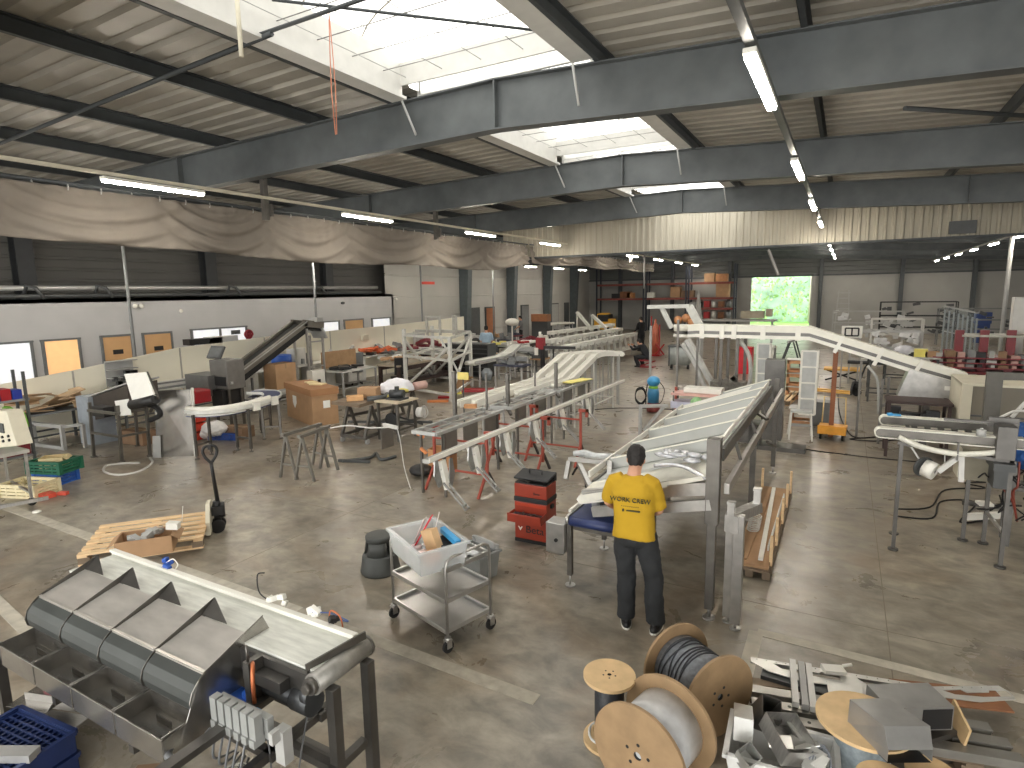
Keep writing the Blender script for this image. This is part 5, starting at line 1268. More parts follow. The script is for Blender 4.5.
for k in range(3): b.tube(smooth_path([(-.02 + k * .02, 3.55, .2), (-.03 + k * .015, 3.6, .33), (.03, 3.7 - k * .01, .37 - k * .01), (.08, 3.62, .34), (.07, 3.54, .2)]), .007, 6)
single('wire_loop', 'grey wire loops hanging at the right end of the white tub', 'wire', b, CABLEG)
# floor cables
cable('floor_cable', 'thin dark cable on the floor crossing behind the trestles and the tilted conveyor', [at(535, 408 + 8, .01), at(560, 414, .01), at(620, 408, .01), at(700, 413, .01), at(780, 443, .01), at(850, 455, .01), at(920, 462, .01)], .011, BLACKR)
cable('floor_cable', 'black cable looping on the floor right of the yellow cart', [at(838, 395, .01), at(840, 415, .01), at(852, 436, .01), at(875, 437, .01), at(850, 439, .01), at(880, 441, .01), at(920, 437, .01)], .014, BLACKR)
cable('floor_cable', 'wavy black cable on the floor below the right-hand conveyor', [at(896, 509, .01), at(930, 507, .01), at(945, 490, .01), at(985, 488, .01), at(965, 483, .01), at(1000, 482, .01)], .011, BLACKR)
cable('floor_cable', 'second wavy cable on the floor reaching the legs of the right-hand conveyor', [at(896, 516, .01), at(932, 518, .01), at(940, 502, .01), at(965, 500, .01), at(975, 505, .01), at(960, 522, .01), at(985, 520, .01)], .011, BLACKR)
cable('white_hose_loop', 'loop of thin white tubing lying on the floor before the inspection machine', [at(140, 463, .01), at(122, 463.5, .01), at(106, 466, .01), at(105, 472, .01), at(120, 475, .01), at(140, 471, .01), at(152, 463, .01), at(150, 458, .02)], .022, OFFWHITE, 'tubing')
# ================================================================== RIGHT-HAND TWIN CONVEYOR
t = T('twin_belt_conveyor', 'twin white belt conveyor on tall thin legs at the right edge', 'conveyor', (1.2, 8.3, 0), world=True)
def slim_belt(b, x0, x1, y, w_, z, h=.09):
    n = 10; P = [(x0 + h / 2 * (1 - math.cos(0)), z)]
    pr = [V((x1, y, z))] + [V((x0 + h / 2 - h / 2 * math.sin(a), y, z - h / 2 + h / 2 * math.cos(a))) for a in [PI * i / n for i in range(n + 1)]] + [V((x1, y, z - h))]
    inn = [V((x1, y, z - .012))] + [V((x0 + h / 2 - (h / 2 - .012) * math.sin(a), y, z - h / 2 + (h / 2 - .012) * math.cos(a))) for a in [PI * i / n for i in range(n + 1)]] + [V((x1, y, z - h + .012))]
    for p, q, r_, s_ in zip(pr, pr[1:], inn[1:], inn): b.ext([p, q, r_, s_], (0, w_, 0))
b = MB(); slim_belt(b, .38, 1.75, 8.0, .13, 1.47, .12); b.build('front_belt', BELT, t)
b = MB(); slim_belt(b, .45, 1.72, 8.62, .13, 1.50, .12); b.build('rear_belt', BELT, t)
b = MB(); b.bx(.44, 1.75, 8.0 + .02, 8.11, 1.37, 1.455); b.bx(.50, 1.72, 8.64, 8.73, 1.40, 1.485); b.cyl((.44, 8.0, 1.41), (.44, 8.13, 1.41), .045, 12); b.cyl((.51, 8.62, 1.44), (.51, 8.75, 1.44), .045, 12); b.build('belt_frame', STEEL_D, t)
b = MB()
for x in (.75, 1.1, 1.45): b.bar((x, 8.1, 1.36), (x, 8.65, 1.38), .04)
for k in range(6): b.box((.8 + k * .13, 8.4, 1.42), (.06, .05, .05))
b.build('cross_frame', STEEL_B, t)
b = MB(); b.tube(smooth_path([(.62, 8.0, 1.38), (.85, 7.98, 1.29), (1.15, 7.98, 1.25), (1.4, 7.99, 1.28), (1.58, 8.0, 1.32)]), .032, 8); b.build('curved_return', BELT, t)
b = MB(); b.bar((.62, 8.02, 1.31), (1.7, 8.02, 1.20), .04, .04); b.bx(1.17, 1.185, 7.95, 8.0, 1.18, 1.38); b.build('lower_rail', STEEL_B, t)
b = MB(); b.bx(1.45, 1.72, 8.16, 8.2, 1.55, 1.66); b.bx(1.05, 1.72, 8.15, 8.19, 1.58, 1.61); b.bx(1.50, 1.67, 7.93, 8.15, 1.24, 1.60); b.build('drive_box', STEEL_B, t, bevel=.004)
b = MB(); b.bx(1.49, 1.68, 7.9, 8.5, 1.12, 1.2); b.bx(1.52, 1.64, 8.0, 8.4, .9, 1.12); b.build('drive_carriage', DGREY, t)
b = MB(); b.cyl((1.37, 7.99, 1.47), (1.37, 7.99, 1.54), .045, 14); b.cyl((1.37, 7.99, 1.54), (1.37, 7.99, 1.56), .015, 8); b.build('sensor_cap', LGREY, t)
for x, y, h in ((.66, 8.04, 1.36), (.70, 8.58, 1.38), (1.66, 8.02, 1.3), (1.62, 8.72, 1.3), (1.42, 8.72, .8)):
    b = MB(); b.bar((x, y, .03), (x, y, h), .04); l = b.build('leg', STEEL_B, t)
    b = MB(); b.cyl((x, y, 0), (x, y, .02), .055, 12); b.cyl((x, y, 0), (x, y, .06), .014, 8); b.build('levelling_foot', STEEL_B, l)
b = MB(); b.bar((.66, 8.04, .32), (.70, 8.58, .32), .03); b.bar((1.66, 8.02, .40), (1.62, 8.72, .40), .03); b.build('stretcher', STEEL, t)
b = MB(); b.cyl((.90, 8.1, 1.03), (1.0, 8.05, 1.0), .10, 24); b.build('film_roll', WHITE, t)
b = MB(); b.cyl((.885, 8.12, 1.035), (.90, 8.1, 1.03), .12, 24); b.cyl((1.0, 8.05, 1.0), (1.002, 8.049, .9995), .02, 8); b.build('roll_disc', DGREY, t)
b = MB(); b.bar((1.02, 8.0, 1.02), (1.24, 8.02, 1.26), .05, .05); b.bar((1.22, 8.02, 1.26), (1.24, 8.02, .93), .05, .05); b.bar((.72, 8.1, 1.32), (.92, 8.1, 1.0), .018); b.bar((1.08, 8.15, 1.26), (1.1, 8.15, 1.05), .012); b.build('film_arm', OFFWHITE, t)
b = MB(); b.add([V((.9, 8.12, 1.1)), V((1.1, 8.12, 1.05)), V((1.35, 8.12, 1.24)), V((.74, 8.12, 1.3))], [(0, 1, 2, 3)]); 
b = MB(); b.bx(1.27, 1.6, 8.3, 8.6, .88, 1.24); q = b.build('control_cabinet', mat('beige_grey_cabinet', (132, 126, 108), .5), t, bevel=.008); b = MB(); b.bx(1.24, 1.27, 8.3, 8.6, .9, 1.24); b.build('cabinet_edge', CREAM, q)
b = MB(); random.seed(3)
for k in range(14):
    p = V((1.65 + random.uniform(-.08, .25), 8.25 + random.uniform(-.2, .3), random.uniform(.5, 1.15))); pts = [p]
    for q in range(4): pts.append(pts[-1] + V((random.uniform(-.12, .12), random.uniform(-.1, .1), random.uniform(-.15, .1))))
    b.tube(smooth_path(pts, 4), .009, 5)
b.build('hanging_cables', BLACKR, t)
b = MB()
for k in range(3): b.tube(smooth_path([(1.62 + .06 * k, 8.1, 1.2), (1.6 + .07 * k, 8.05, .95), (1.72, 8.1, .75 + .05 * k), (1.8, 8.2, .5)]), .012, 5)
b.build('red_cables', mat('brown_red_cable', (120, 56, 44), .5), t)
b = MB(); b.box((.62, 8.68, 1.515), (.12, .08, .012)); b.box((.56, 8.66, 1.52), (.05, .05, .03), (0, 0, .3)); single('blue_card', 'small blue and white scrap on the rear white belt', 'scrap', b, BLUEL)
t = T('covered_machine', 'machine part under a blue cloth cover at the right edge', 'machine', (1.95, 8.9, 0), world=True)
b = MB(); random.seed(6)
b.loft([ell((1.98, 8.9, z), rx, ry, n=18) for z, rx, ry in ((.95, .16, .2), (1.1, .2, .24), (1.3, .22, .25), (1.42, .2, .22), (1.48, .12, .12))]); o = b.build('blue_cover', mat('blue_cloth', (32, 78, 140), .7, 0, .2, 8, .4), t); fuse(o, .015, 2, (.08, .12))
b = MB()
for x in (1.85, 2.1):
    for y in (8.75, 9.05): b.bar((x, y, 0), (x, y, 1.0), .04)
b.bx(1.82, 2.12, 8.72, 9.08, .7, .74); b.build('stand', STEEL_B, t)
b = MB(); b.box((1.72, 9.4, .3), (.16, .12, .03), (.1, 0, .3)); b.box((1.74, 9.5, .1), (.5, .06, .08), (0, 0, .6)); single('white_foot_part', 'small white parts on the floor under the right-hand conveyor', 'parts', b, WHITE)
b = MB(); b.bx(1.62, 2.1, 10.2, 10.26, 0, .06); b.bx(1.88, 1.93, 10.25, 10.3, 0, 1.1); single('post_stand', 'grey post on a foot behind the right-hand conveyor', 'post', b, STEEL_B)
# big grey enclosure behind
t = T('machine_enclosure', 'wide grey machine enclosure with a cream end panel at the right', 'enclosure', (2.9, 12.6, 0), world=True)
b = MB(); b.bx(1.95, 4.2, 12.4, 13.6, .15, 1.42); b.build('enclosure_body', mat('warm_grey_panel', (112, 106, 92), .5, 0, .06, 2), t, bevel=.01)
b = MB(); b.bx(1.80, 1.95, 12.38, 13.6, .1, 1.44); b.bx(1.8, 4.2, 12.36, 13.62, 1.42, 1.46); b.build('cream_edge', CREAM, t)
b = MB(); b.bx(1.95, 4.2, 12.38, 12.4, .9, .93); b.bx(3.0, 3.03, 12.38, 12.4, .2, 1.4); b.build('panel_joint', DGREY, t)
for x in (1.85, 4.1): b = MB(); b.bar((x, 12.5, 0), (x, 12.5, .2), .08); b.build('leg', DGREY, t)
p = atY(990, 420, 11.6); q = atY(992, 372, 11.6)
b = MB(); b.bar((p.x, 11.6, 0), (p.x, 11.6, q.z), .2, .12); b.bar((p.x + .101, 11.61, q.z - .06), (p.x + 1.2, 11.61, q.z - .03), .11, .11); single('portal_frame', 'dark grey inverted-L steel frame at the right edge', 'frame', b, mat('frame_dark', (88, 86, 80), .5, .3))
b = MB(); b.tube(smooth_path([(2.3, 11.4, 1.1), (2.45, 11.4, 1.35), (2.5, 11.4, 1.3), (2.48, 11.4, 1.0)]), .03, 6); b.tube(smooth_path([(2.1, 11.35, 1.05), (2.3, 11.35, 1.2), (2.45, 11.35, 1.22)]), .02, 6); single('machine_hose', 'white and brown hoses beside the inverted-L frame', 'hose', b, OFFWHITE)

# ================================================================== OVERHEAD LONG CONVEYOR
YC = 13.7
t = T('elevated_conveyor', 'long raised white conveyor running level then sloping down to the right', 'conveyor', (-1, YC, 0), world=True)
def cp(px, py): return atY(px, py, YC)
zt = 2.30
line = [cp(682, 323), cp(690, 322), cp(760, 325), cp(825, 330), cp(900, 352), cp(965, 374)]
xs = [p.x for p in line]
P = [V((xs[0], YC, 2.31)), V((xs[1] + .1, YC, 2.33)), V((-.42, YC, 2.31)), V((.35, YC, 2.0)), V((1.20, YC, 1.72)), V((1.97, YC, 1.47))]
P[0].x = -3.26; P[1].x = -2.9; P[2].x = -.62; P[5].x = 2.06
b = MB(); 
n = 10; cx = P[0].x + .17
Pt = [P[0] + V((.17, .17, 0)), P[1] + V((0, .17, 0))] + [p + V((0, .17, 0)) for p in P[2:]]
ribbon(b, Pt, .36, .14, side=(0, -1, 0)); b.cyl((cx - .17, YC + .17, 2.17), (cx - .17, YC + .17, 2.31), .18, 24)
b.build('upper_cover', mat('cream_white_cover', (222, 220, 208), .45, 0, .04), t)
b = MB(); ribbon(b, [p - V((0, 0, .14)) for p in Pt], .30, .08, side=(0, -1, 0)); b.cyl((cx - .17, YC + .17, 2.09), (cx - .17, YC + .17, 2.19), .15, 20); b.build('dark_channel', STEEL_B, t)
b = MB(); ribbon(b, [p - V((0, 0, .21)) for p in Pt], .38, .07, side=(0, -1, 0)); b.cyl((cx - .17, YC + .17, 2.03), (cx - .17, YC + .17, 2.1), .19, 24); b.build('lower_track', WHITE, t)
for px in (702, 722, 734, 763, 798): 
    x = cp(px, 335).x; b = MB(); b.bx(x - .05, x + .05, YC - .035, YC - .01, 2.02, 2.32); b.build('cover_bracket', WHITE, t)
for f in (.25, .95, 1.6):
    x = -.3 + f; 
    zz = None
    for a, c in zip(P, P[1:]):
        if a.x <= x <= c.x: zz = a.z + (c.z - a.z) * (x - a.x) / (c.x - a.x)
    if zz: b = MB(); b.bar((x + .05, YC - .03, zz - .0), (x - .1, YC - .03, zz - .34), .07, .03, up=(0, 1, 0)); b.build('cover_bracket', WHITE, t)
b = MB(); x = cp(930, 375).x; b.ext([(1.15, YC - .05, 1.52), (1.95, YC - .05, 1.28), (1.9, YC - .05, 1.0), (1.55, YC - .05, .92), (.98, YC - .05, .98)], (0, .42, 0)); b.build('end_hopper', STEEL, t)
b = MB(); b.bx(1.72, 1.86, YC - .06, YC - .05, 1.14, 1.22); b.cyl((1.95, YC - .03, .95), (1.95, YC - .03, 1.06), .06, 10); b.build('white_label', WHITE, t)
for x, y, zt_ in ((-3.22, 13.35, 2.45), (-3.05, 14.6, 1.95), (.35, 14.1, 1.6), (1.45, 13.6, .98), (1.45, 14.1, .98), (.72, 13.6, 1.3), (.85, 14.1, 1.3)):
    b = MB(); b.bar((x, y, 0), (x, y, zt_), .045 if x < 1 else .12); b.build('leg', STEEL_D, t)
b = MB(); b.tube(smooth_path([(.45, YC - .05, 1.55), (.6, YC - .05, 1.35), (.66, YC - .05, 1.1), (.7, YC - .05, .6)]), .03, 6); b.bar((.7, YC, .72), (1.05, YC, .98), .05); b.build('bent_brace', LGREY, t)
# red-painted lower half of the left post and the red stand
b = MB(); b.bar((-3.22, 13.30, 0), (-3.22, 13.30, .95), .05); b.bar((-3.22, 13.3, .85), (-2.3, 13.4, .85), .03); single('red_stand', 'red post of a material stand under the raised conveyor', 'stand', b, REDO)
# vertical cable ladders
def ladder_chute(label, px, y, z0, z1, w_):
    x = atY(px, 370, y).x; t = T('vertical_chute', label, 'chute', (x, y, z0), world=True)
    b = MB(); b.bx(x - w_ / 2, x + w_ / 2, y, y + .2, z0, z1); b.build('chute_body', mat('pale_grey_chute', (178, 180, 178), .5), t)
    b = MB()
    for s in (-1, 1): b.bx(x + s * w_ / 2 - .02, x + s * w_ / 2 + .02, y - .03, y + .2, z0, z1)
    z = z0
    while z <= z1 + .01: b.bx(x - w_ / 2, x + w_ / 2, y - .035, y, z - .015, z + .015); z += (z1 - z0) / 4
    b.build('chute_ribs', WHITE, t)
ladder_chute('pale segmented vertical chute under the middle of the raised conveyor', 763, 14.3, .55, 1.88, .26)
ladder_chute('pale segmented vertical chute beside the brown post', 809, 13.95, .42, 1.78, .30)
b = MB(); b.bar((-.12, 13.9, 0), (-.12, 13.9, 1.78), .09, .09); single('brown_post', 'tall brown wooden post beside the right vertical chute', 'post', b, mat('red_brown_wood', (136, 84, 54), .6, 0, .15, 6))
# lifting frame: row of posts with red head beam and white moulded arms
t = T('support_rig', 'cluster of steel posts with a red head beam under the raised conveyor', 'rig', (-2.5, 15.2, 0), world=True)
for px, py, yy in ((716, 398, 15.6), (721, 404, 15.1), (737, 408, 15.2), (745, 400, 15.6), (728, 395, 16.0)):
    x = atY(px, 360, yy).x; b = MB(); b.bar((x, yy, .0), (x, yy, 1.95), .07); b.build('post', STEEL_D, t)
b = MB(); x0 = atY(712, 350, 15.2).x; x1 = atY(742, 350, 15.2).x; b.bar((x0, 15.2, 1.96), (x1, 15.2, 1.96), .08, .06); b.bar(((x0 + x1) / 2, 14.9, 1.98), ((x0 + x1) / 2, 15.7, 1.98), .06); b.build('head_beam', mat('rusty_red', (150, 70, 52), .6), t)
b = MB(); b.tube(smooth_path([(x0 - .75, 15.3, 1.75), (x0 - .45, 15.3, 1.3), (x0 - .2, 15.3, .75), (x0, 15.3, .45)]), .06, 8); b.tube(smooth_path([(x1 - .1, 15.3, 1.9), (x1 + .15, 15.3, 1.5), (x1 + .2, 15.3, .9), (x1 + .05, 15.3, .4)]), .05, 8)
b.bar((x0 - .65, 15.4, 1.85), (x0 + .0, 15.4, .75), .28, .1); b.build('white_guide', mat('pale_grey_guide', (190, 190, 186), .5), t)
b = MB(); b.bx(x0 + .0, x1 + .1, 15.1, 15.6, .25, .85); random.seed(4)
for k in range(12): b.box((x0 + random.uniform(0, .6), 15.08, random.uniform(.3, 1.1)), (.12, .08, .12), (0, random.uniform(0, 1), 0))
b.build('drive_unit', mat('mottled_grey', (120, 116, 108), .5, .4, .3, 9), t)
# low material stand with lilac tray, tank, green bag
t = T('parts_rack', 'small parts rack with pale trays under the left end of the raised conveyor', 'rack', (-2.9, 13.2, 0), world=True)
for z, m in ((.35, STEEL_D), (.56, mat('lilac_board', (196, 196, 214), .5)), (.85, mat('pink_board', (216, 170, 160), .5))):
    b = MB(); b.bx(-3.25, -2.15, 12.95, 13.4, z - .03, z + (.12 if z > .5 and z < .6 else .02)); b.build('shelf', m, t)
b = MB()
for x in (-3.2, -2.2):
    for y in (13.0, 13.4): b.bar((x, y, 0), (x, y, .9), .03)
b.build('rack_frame', STEEL_D, t)
b = MB(); b.bx(-3.0, -2.2, 13.05, 13.4, .875, .99); single('white_box', 'long white box on top of the small parts rack', 'box', b, WHITE, bevel=.01)
b = MB(); b.loft([ell((-2.68, 12.9, z), rx, rx, n=14) for z, rx in ((.5, .09), (.62, .12), (.74, .13), (.82, .05))]); single('green_bag', 'green and white bag hanging on the front of the parts rack', 'bag', b, mat('green_white', (150, 196, 140), .5, 0, .3, 14))
# grey wheelie container, red box, white L-frame
t = T('wheeled_bin', 'grey wheeled waste container with a black base', 'bin', (-5.67, 24, 0), .05)
b = MB(); b.loft([[(-.4 * k, -.3 * k, z), (.4 * k, -.3 * k, z), (.4 * k, .3 * k, z), (-.4 * k, .3 * k, z)] for z, k in ((.14, .9), (.86, 1))]); b.build('container', mat('bin_grey', (150, 154, 150), .5), t)
b = MB(); b.bx(-.44, .44, -.33, .33, .86, .93); b.bx(-.42, -.36, -.3, -.28, .1, .86); b.build('lid', DGREY, t)
for s in (-.32, .32): b = MB(); b.cyl((s, -.3, .08), (s + .08, -.3, .08), .09, 12); b.build('wheel', BLACK, t)
b = MB(); p = at(743, 374, 0); b.bx(p.x - .28, p.x + .28, p.y, p.y + .5, 0, .98); b.bx(p.x - .28, p.x + .28, p.y - .02, p.y, .9, .98); single('red_cabinet', 'bright red cabinet behind the raised conveyor', 'cabinet', b, mat('bright_red_box', (206, 32, 44), .4), bevel=.02)
t = T('white_gantry', 'white bent channel gantry behind the left end of the raised conveyor', 'gantry', (-3.6, 16.6, 0), world=True)
Yg = 16.6; g = lambda px, py: atY(px, py, Yg)
b = MB(); b.bar(g(648, 307), g(690, 306), .2, .10); b.bar(g(689, 306), g(702, 330), .2, .10, up=(0, 1, 0)); b.bar(g(662, 308), g(672, 328), .12, .08, up=(0, 1, 0)); b.build('channel', mat('white_channel', (205, 206, 200), .5), t)
b = MB()
for px in (651, 700): q = g(px, 326); b.bar((q.x, Yg, 0), (q.x, Yg, q.z), .06)
b.build('legs', LGREY, t)
t = T('orange_cylinder_rack', 'upright orange gas cylinder in a red cart beside the gantry', 'cylinder', (-6.4, 22.5, 0), world=True)
q = at(655, 356, 0); b = MB(); b.lathe([(0, .1), (.16, .1), (.16, 1.35), (.1, 1.5), (.05, 1.55), (.05, 1.75), (0, 1.75)], (q.x, q.y, 0), 14); b.build('cylinder', mat('salmon', (196, 110, 84), .5), t)
b = MB(); b.bar((q.x - .2, q.y, .05), (q.x - .2, q.y, 1.9), .05); b.bar((q.x + .2, q.y, .05), (q.x + .2, q.y, 1.5), .05); b.bx(q.x - .3, q.x + .3, q.y - .3, q.y + .2, .02, .1)
b.bar((q.x + .1, q.y - .25, .1), (q.x + .5, q.y - .25, .6), .06); b.bar((q.x + .5, q.y - .25, .1), (q.x + .1, q.y - .25, .6), .06); b.build('cart', RED, t)
b = MB()
for k, (px, py) in enumerate(((678, 320), (686, 318), (692, 322))): q = atY(px, py, 24); b.sphere(q, .17, 10, 8); 
b.v = b.v; o = single('orange_parts', 'cluster of orange parts seen above the raised conveyor end', 'parts', b, mat('orange_parts', (190, 134, 90), .5)); o['kind'] = 'stuff'

# ================================================================== YELLOW CART, STEP STOOL, PALLET TRUCK, right middle
q = at(831, 440, 0)
t = T('lifting_cart', 'yellow platform cart with a white push handle beside the brown post', 'cart', (q.x, q.y, 0), -.05)
b = MB(); b.bx(-.26, .26, -.05, .5, .18, .25); b.bx(-.26, .26, -.06, -.03, .12, .3); b.build('platform', mat('amber_paint', (226, 158, 50), .45), t, bevel=.01)
b = MB(); b.tube([(-.22, .45, .2), (-.2, .45, .82), (.2, .45, .82), (.22, .45, .2)], .015, 8); b.build('push_handle', mat('cream_handle', (226, 200, 140), .5), t)
for x in (-.2, .2):
    for y in (.02, .42): b = MB(); b.cyl((x - .02, y, .08), (x + .02, y, .08), .08, 12); b.build('castor', BLACKR, t)
b = MB(); b.bx(-.18, .18, .05, .4, .1, .18); b.build('hydraulics', BLACK, t)
q = at(800, 440, 0)
t = T('step_stool', 'white metal step stool with a grey tread on the floor', 'stool', (q.x, q.y, 0), .1)
b = MB(); b.bx(-.2, .2, .05, .3, .55, .59); b.build('tread', mat('tread_grey', (196, 198, 196), .5), t)
for x in (-.18, .18): b = MB(); b.bar((x, .04, .56), (x * 1.2, -.08, 0), .03); b.bar((x, .28, .56), (x * 1.25, .45, 0), .03); b.build('leg', WHITE, t)
b = MB(); b.bar((-.2, .0, .3), (.2, .0, .3), .025); b.bar((-.21, .38, .25), (.21, .38, .25), .025); b.build('stretcher', LGREY, t)
pallet_jack('pallet jack with yellow forks and black tiller near the red racking', at(857, 396, 0), math.radians(-105), BLACK, mat('fork_yellow', (220, 170, 80), .5), .25, 1.15)
b = MB(); q = at(868, 362, 1.0); b.cyl((q.x - .5, q.y, .98), (q.x + .9, q.y, .98), .05, 8); single('black_bar', 'black tube lying level behind the pallet jack', 'tube', b, BLACK)
t = T('platform_stillage', 'yellow slatted platform under the black pallet jack tiller', 'stillage', at(842, 382, 0), 0)
b = MB(); b.bx(-.55, .55, -.25, .4, .40, .46); b.build('platform', mat('fork_yellow', (220, 170, 80), .5), t)
b = MB(); b.bar((-.5, 0, .05), (.5, 0, .4), .05); b.bar((.5, 0, .05), (-.5, 0, .4), .05); b.build('scissor_legs', BLACK, t)
# wooden crates stack (orange-white) left of brown post
def crate_tower(label, px, py, n, w_):
    q = at(px, py, 0); t = T('slatted_crate_stack', label, 'crate', (q.x, q.y, 0))
    b = MB()
    for k in range(n): 
        z = k * .38
        for y in (0, .4): b.bx(-w_ / 2, w_ / 2, y, y + .03, z + .26, z + .36); b.bx(-w_ / 2, w_ / 2, y, y + .03, z + .02, z + .08)
        for x in (-w_ / 2, w_ / 2 - .06): b.bx(x, x + .06, 0, .43, z, z + .36)
    b.build('slats', mat('orange_wood', (206, 152, 108), .6, 0, .15, 6), t)
    b = MB()
    for k in range(n): b.bx(-w_ / 2 - .02, w_ / 2 + .02, -.02, .45, k * .38 + .355, k * .38 + .375)
    b.build('lids', OFFWHITE, t)
crate_tower('open wooden frame stack between the vertical chutes', 794, 400, 3, .45)
crate_tower('lower wooden frame behind the white step stool', 806, 425, 1, .7)
b = MB(); q = at(815, 426, 0); b.bx(q.x - .1, q.x + .35, q.y, q.y + .4, 0, .55); single('grey_box', 'grey metal box behind the yellow cart', 'box', b, GREY)
t = T('a_frame', 'dark tubular A-frame stand in the aisle beneath the raised conveyor', 'stand', at(820 - 2, 380, 0))
A0 = at(804, 386, 0); 
for dx, dy in ((-.45, 0), (.45, 0), (-.45, 1.0), (.45, 1.0)):
    b = MB(); b.bar((dx - .9, dy + .2, 0), (dx * .15 - .9, dy + .2, 1.25), .05); b.build('leg', DGREY, t)
b = MB(); b.bar((-1.0, 0.1, 1.25), (-.8, 1.4, 1.25), .07); b.bar((-1.3, .2, .35), (-.5, .2, .35), .04); b.build('beam', LGREY, t)
conveyor('slim_incline', 'narrow white inclined conveyor behind the tilted conveyor top', [at(757, 400, .5), at(765, 372, 1.1), at(772, 345, 1.75)], .25, BELT, STEEL_D, (0, 1.0), STEEL_D, group=None)
t = T('steel_hopper', 'square steel hopper box on a pedestal at the upper end of the tilted conveyor', 'hopper', (-1.25, 12.6, 0), world=True)
q = atY(775, 372, 12.3); b = MB(); b.bx(q.x - .17, q.x + .17, 12.2, 12.55, .2, 1.75); b.build('hopper_column', STEEL_B, t)
b = MB(); b.bx(q.x - .4, q.x + .6, 12.15, 12.6, 0, .08); b.bx(q.x - .6, q.x - .2, 12.2, 12.6, .1, .5); b.build('hopper_base', STEEL_B, t)
q0 = at(770, 415, .1)
pallet('low pallet in the aisle under the raised conveyor', (at(785, 400, 0).x, at(785, 400, 0).y), 1.8, .5, 1.5, 4, WOODD, WOOD)
# vacuum / extinguisher trolley and small stand
q = at(653, 412, 0)
t = T('shop_vacuum', 'blue and green workshop vacuum with a coiled lead on the floor', 'vacuum', (q.x, q.y, 0))
b = MB(); b.lathe([(0, .02), (.16, .02), (.17, .1), (.14, .25), (0, .25)], n=16); b.build('base', mat('dark_red', (110, 44, 40), .5), t)
b = MB(); b.lathe([(0, .25), (.14, .25), (.15, .5), (.13, .62), (0, .62)], n=16); b.build('tank', mat('teal_blue', (52, 120, 160), .4), t)
b = MB(); b.lathe([(0, .62), (.12, .62), (.11, .68), (0, .68)], n=16); b.build('collar', GREENL, t)
b = MB(); b.sphere((0, 0, .8), (.17, .17, .14), 14, 10); b.build('motor_head', mat('sky_blue', (64, 150, 200), .4), t)
b = MB(); b.tube(smooth_path([(-.15, 0, .75), (-.2, 0, .4), (-.18, 0, .1)]), .015, 6); b.tube(smooth_path([(.15, 0, .8), (.28, 0, .6), (.22, 0, .3), (.1, 0, .2)]), .01, 6); b.build('lead', BLACK, t)
q = at(641, 408, .55)
t = T('tube_stand', 'pale right-angled tube stand on the floor beside the vacuum', 'stand', at(640, 440, 0))
b = MB(); b.bar((0, 0, 0), (0, 0, .72), .06); b.bar((-.03, 0, .72), (.5, .3, .72), .06); b.bar((.05, .05, .2), (.42, .28, .7), .05); b.build('frame', LGREY, t)
b = MB()
for k in range(5): b.tube(smooth_path([(-.03 + .12 * math.cos(a * 1.2), .1, .9 + .17 * math.sin(a * 1.2) + .01 * k) for a in range(6)]), .012, 5)
single_o = b.build('cable_coil', BLACKR, t)

# ================================================================== RED TRESTLES AND LONG WHITE RAIL
def trestle(label, xr, yr, h, w_, group):
    t = T('trestle', label, 'trestle', (xr, yr, 0), group=group)     # right post at origin, left post at -w
    for x in (0, -w_):
        b = MB(); b.bar((x, 0, .2), (x, 0, h), .04); p = b.build('post', REDO, t)
        for dy in (-.28, .28):
            b = MB(); b.bar((x, dy * .1, .34), (x + (.0), dy, 0), .035); b.build('splayed_leg', REDO if dy < 0 else mat('dark_leg', (52, 46, 46), .5), p)
        b = MB(); b.bx(x - .03, x + .14, -.03, .03, h - .03, h + .02); b.bx(x + .1, x + .14, -.03, .03, h - .12, h + .02); b.build('arm_hook', REDO, p)
    for z in (.30, h - .18): b = MB(); b.bar((0, 0, z), (-w_, 0, z), .028); b.build('cross_bar', REDO, t)
    return t
TG = 'orange-red trestles under the long white rail'
trestle('nearest orange-red trestle, left of the tool cabinet', -4.72, 7.60, .98, 1.0, TG)
trestle('middle orange-red trestle, directly behind the tool cabinet', -4.42, 8.95, .98, 1.0, TG)
trestle('farthest orange-red trestle, toward the worker', -4.05, 9.75, 1.0, 1.0, TG)
t = T('long_rail', 'long pale straight rail resting on the orange-red trestles', 'rail', (-4.48, 9.5, 0), world=True)
b = MB(); b.bar((-4.55, 5.85, 1.0), (-4.50, 13.35, 1.0), .10, .05); b.build('rail_body', mat('rail_alu', (172, 172, 168), .4, .5, .1), t)
b = MB(); b.bar((-4.49, 5.85, 1.02), (-4.44, 13.35, 1.02), .015, .06); b.build('rail_lip', WHITE, t)
GR = mat('gripper_steel', (150, 150, 148), .35, .75, .15, 8)
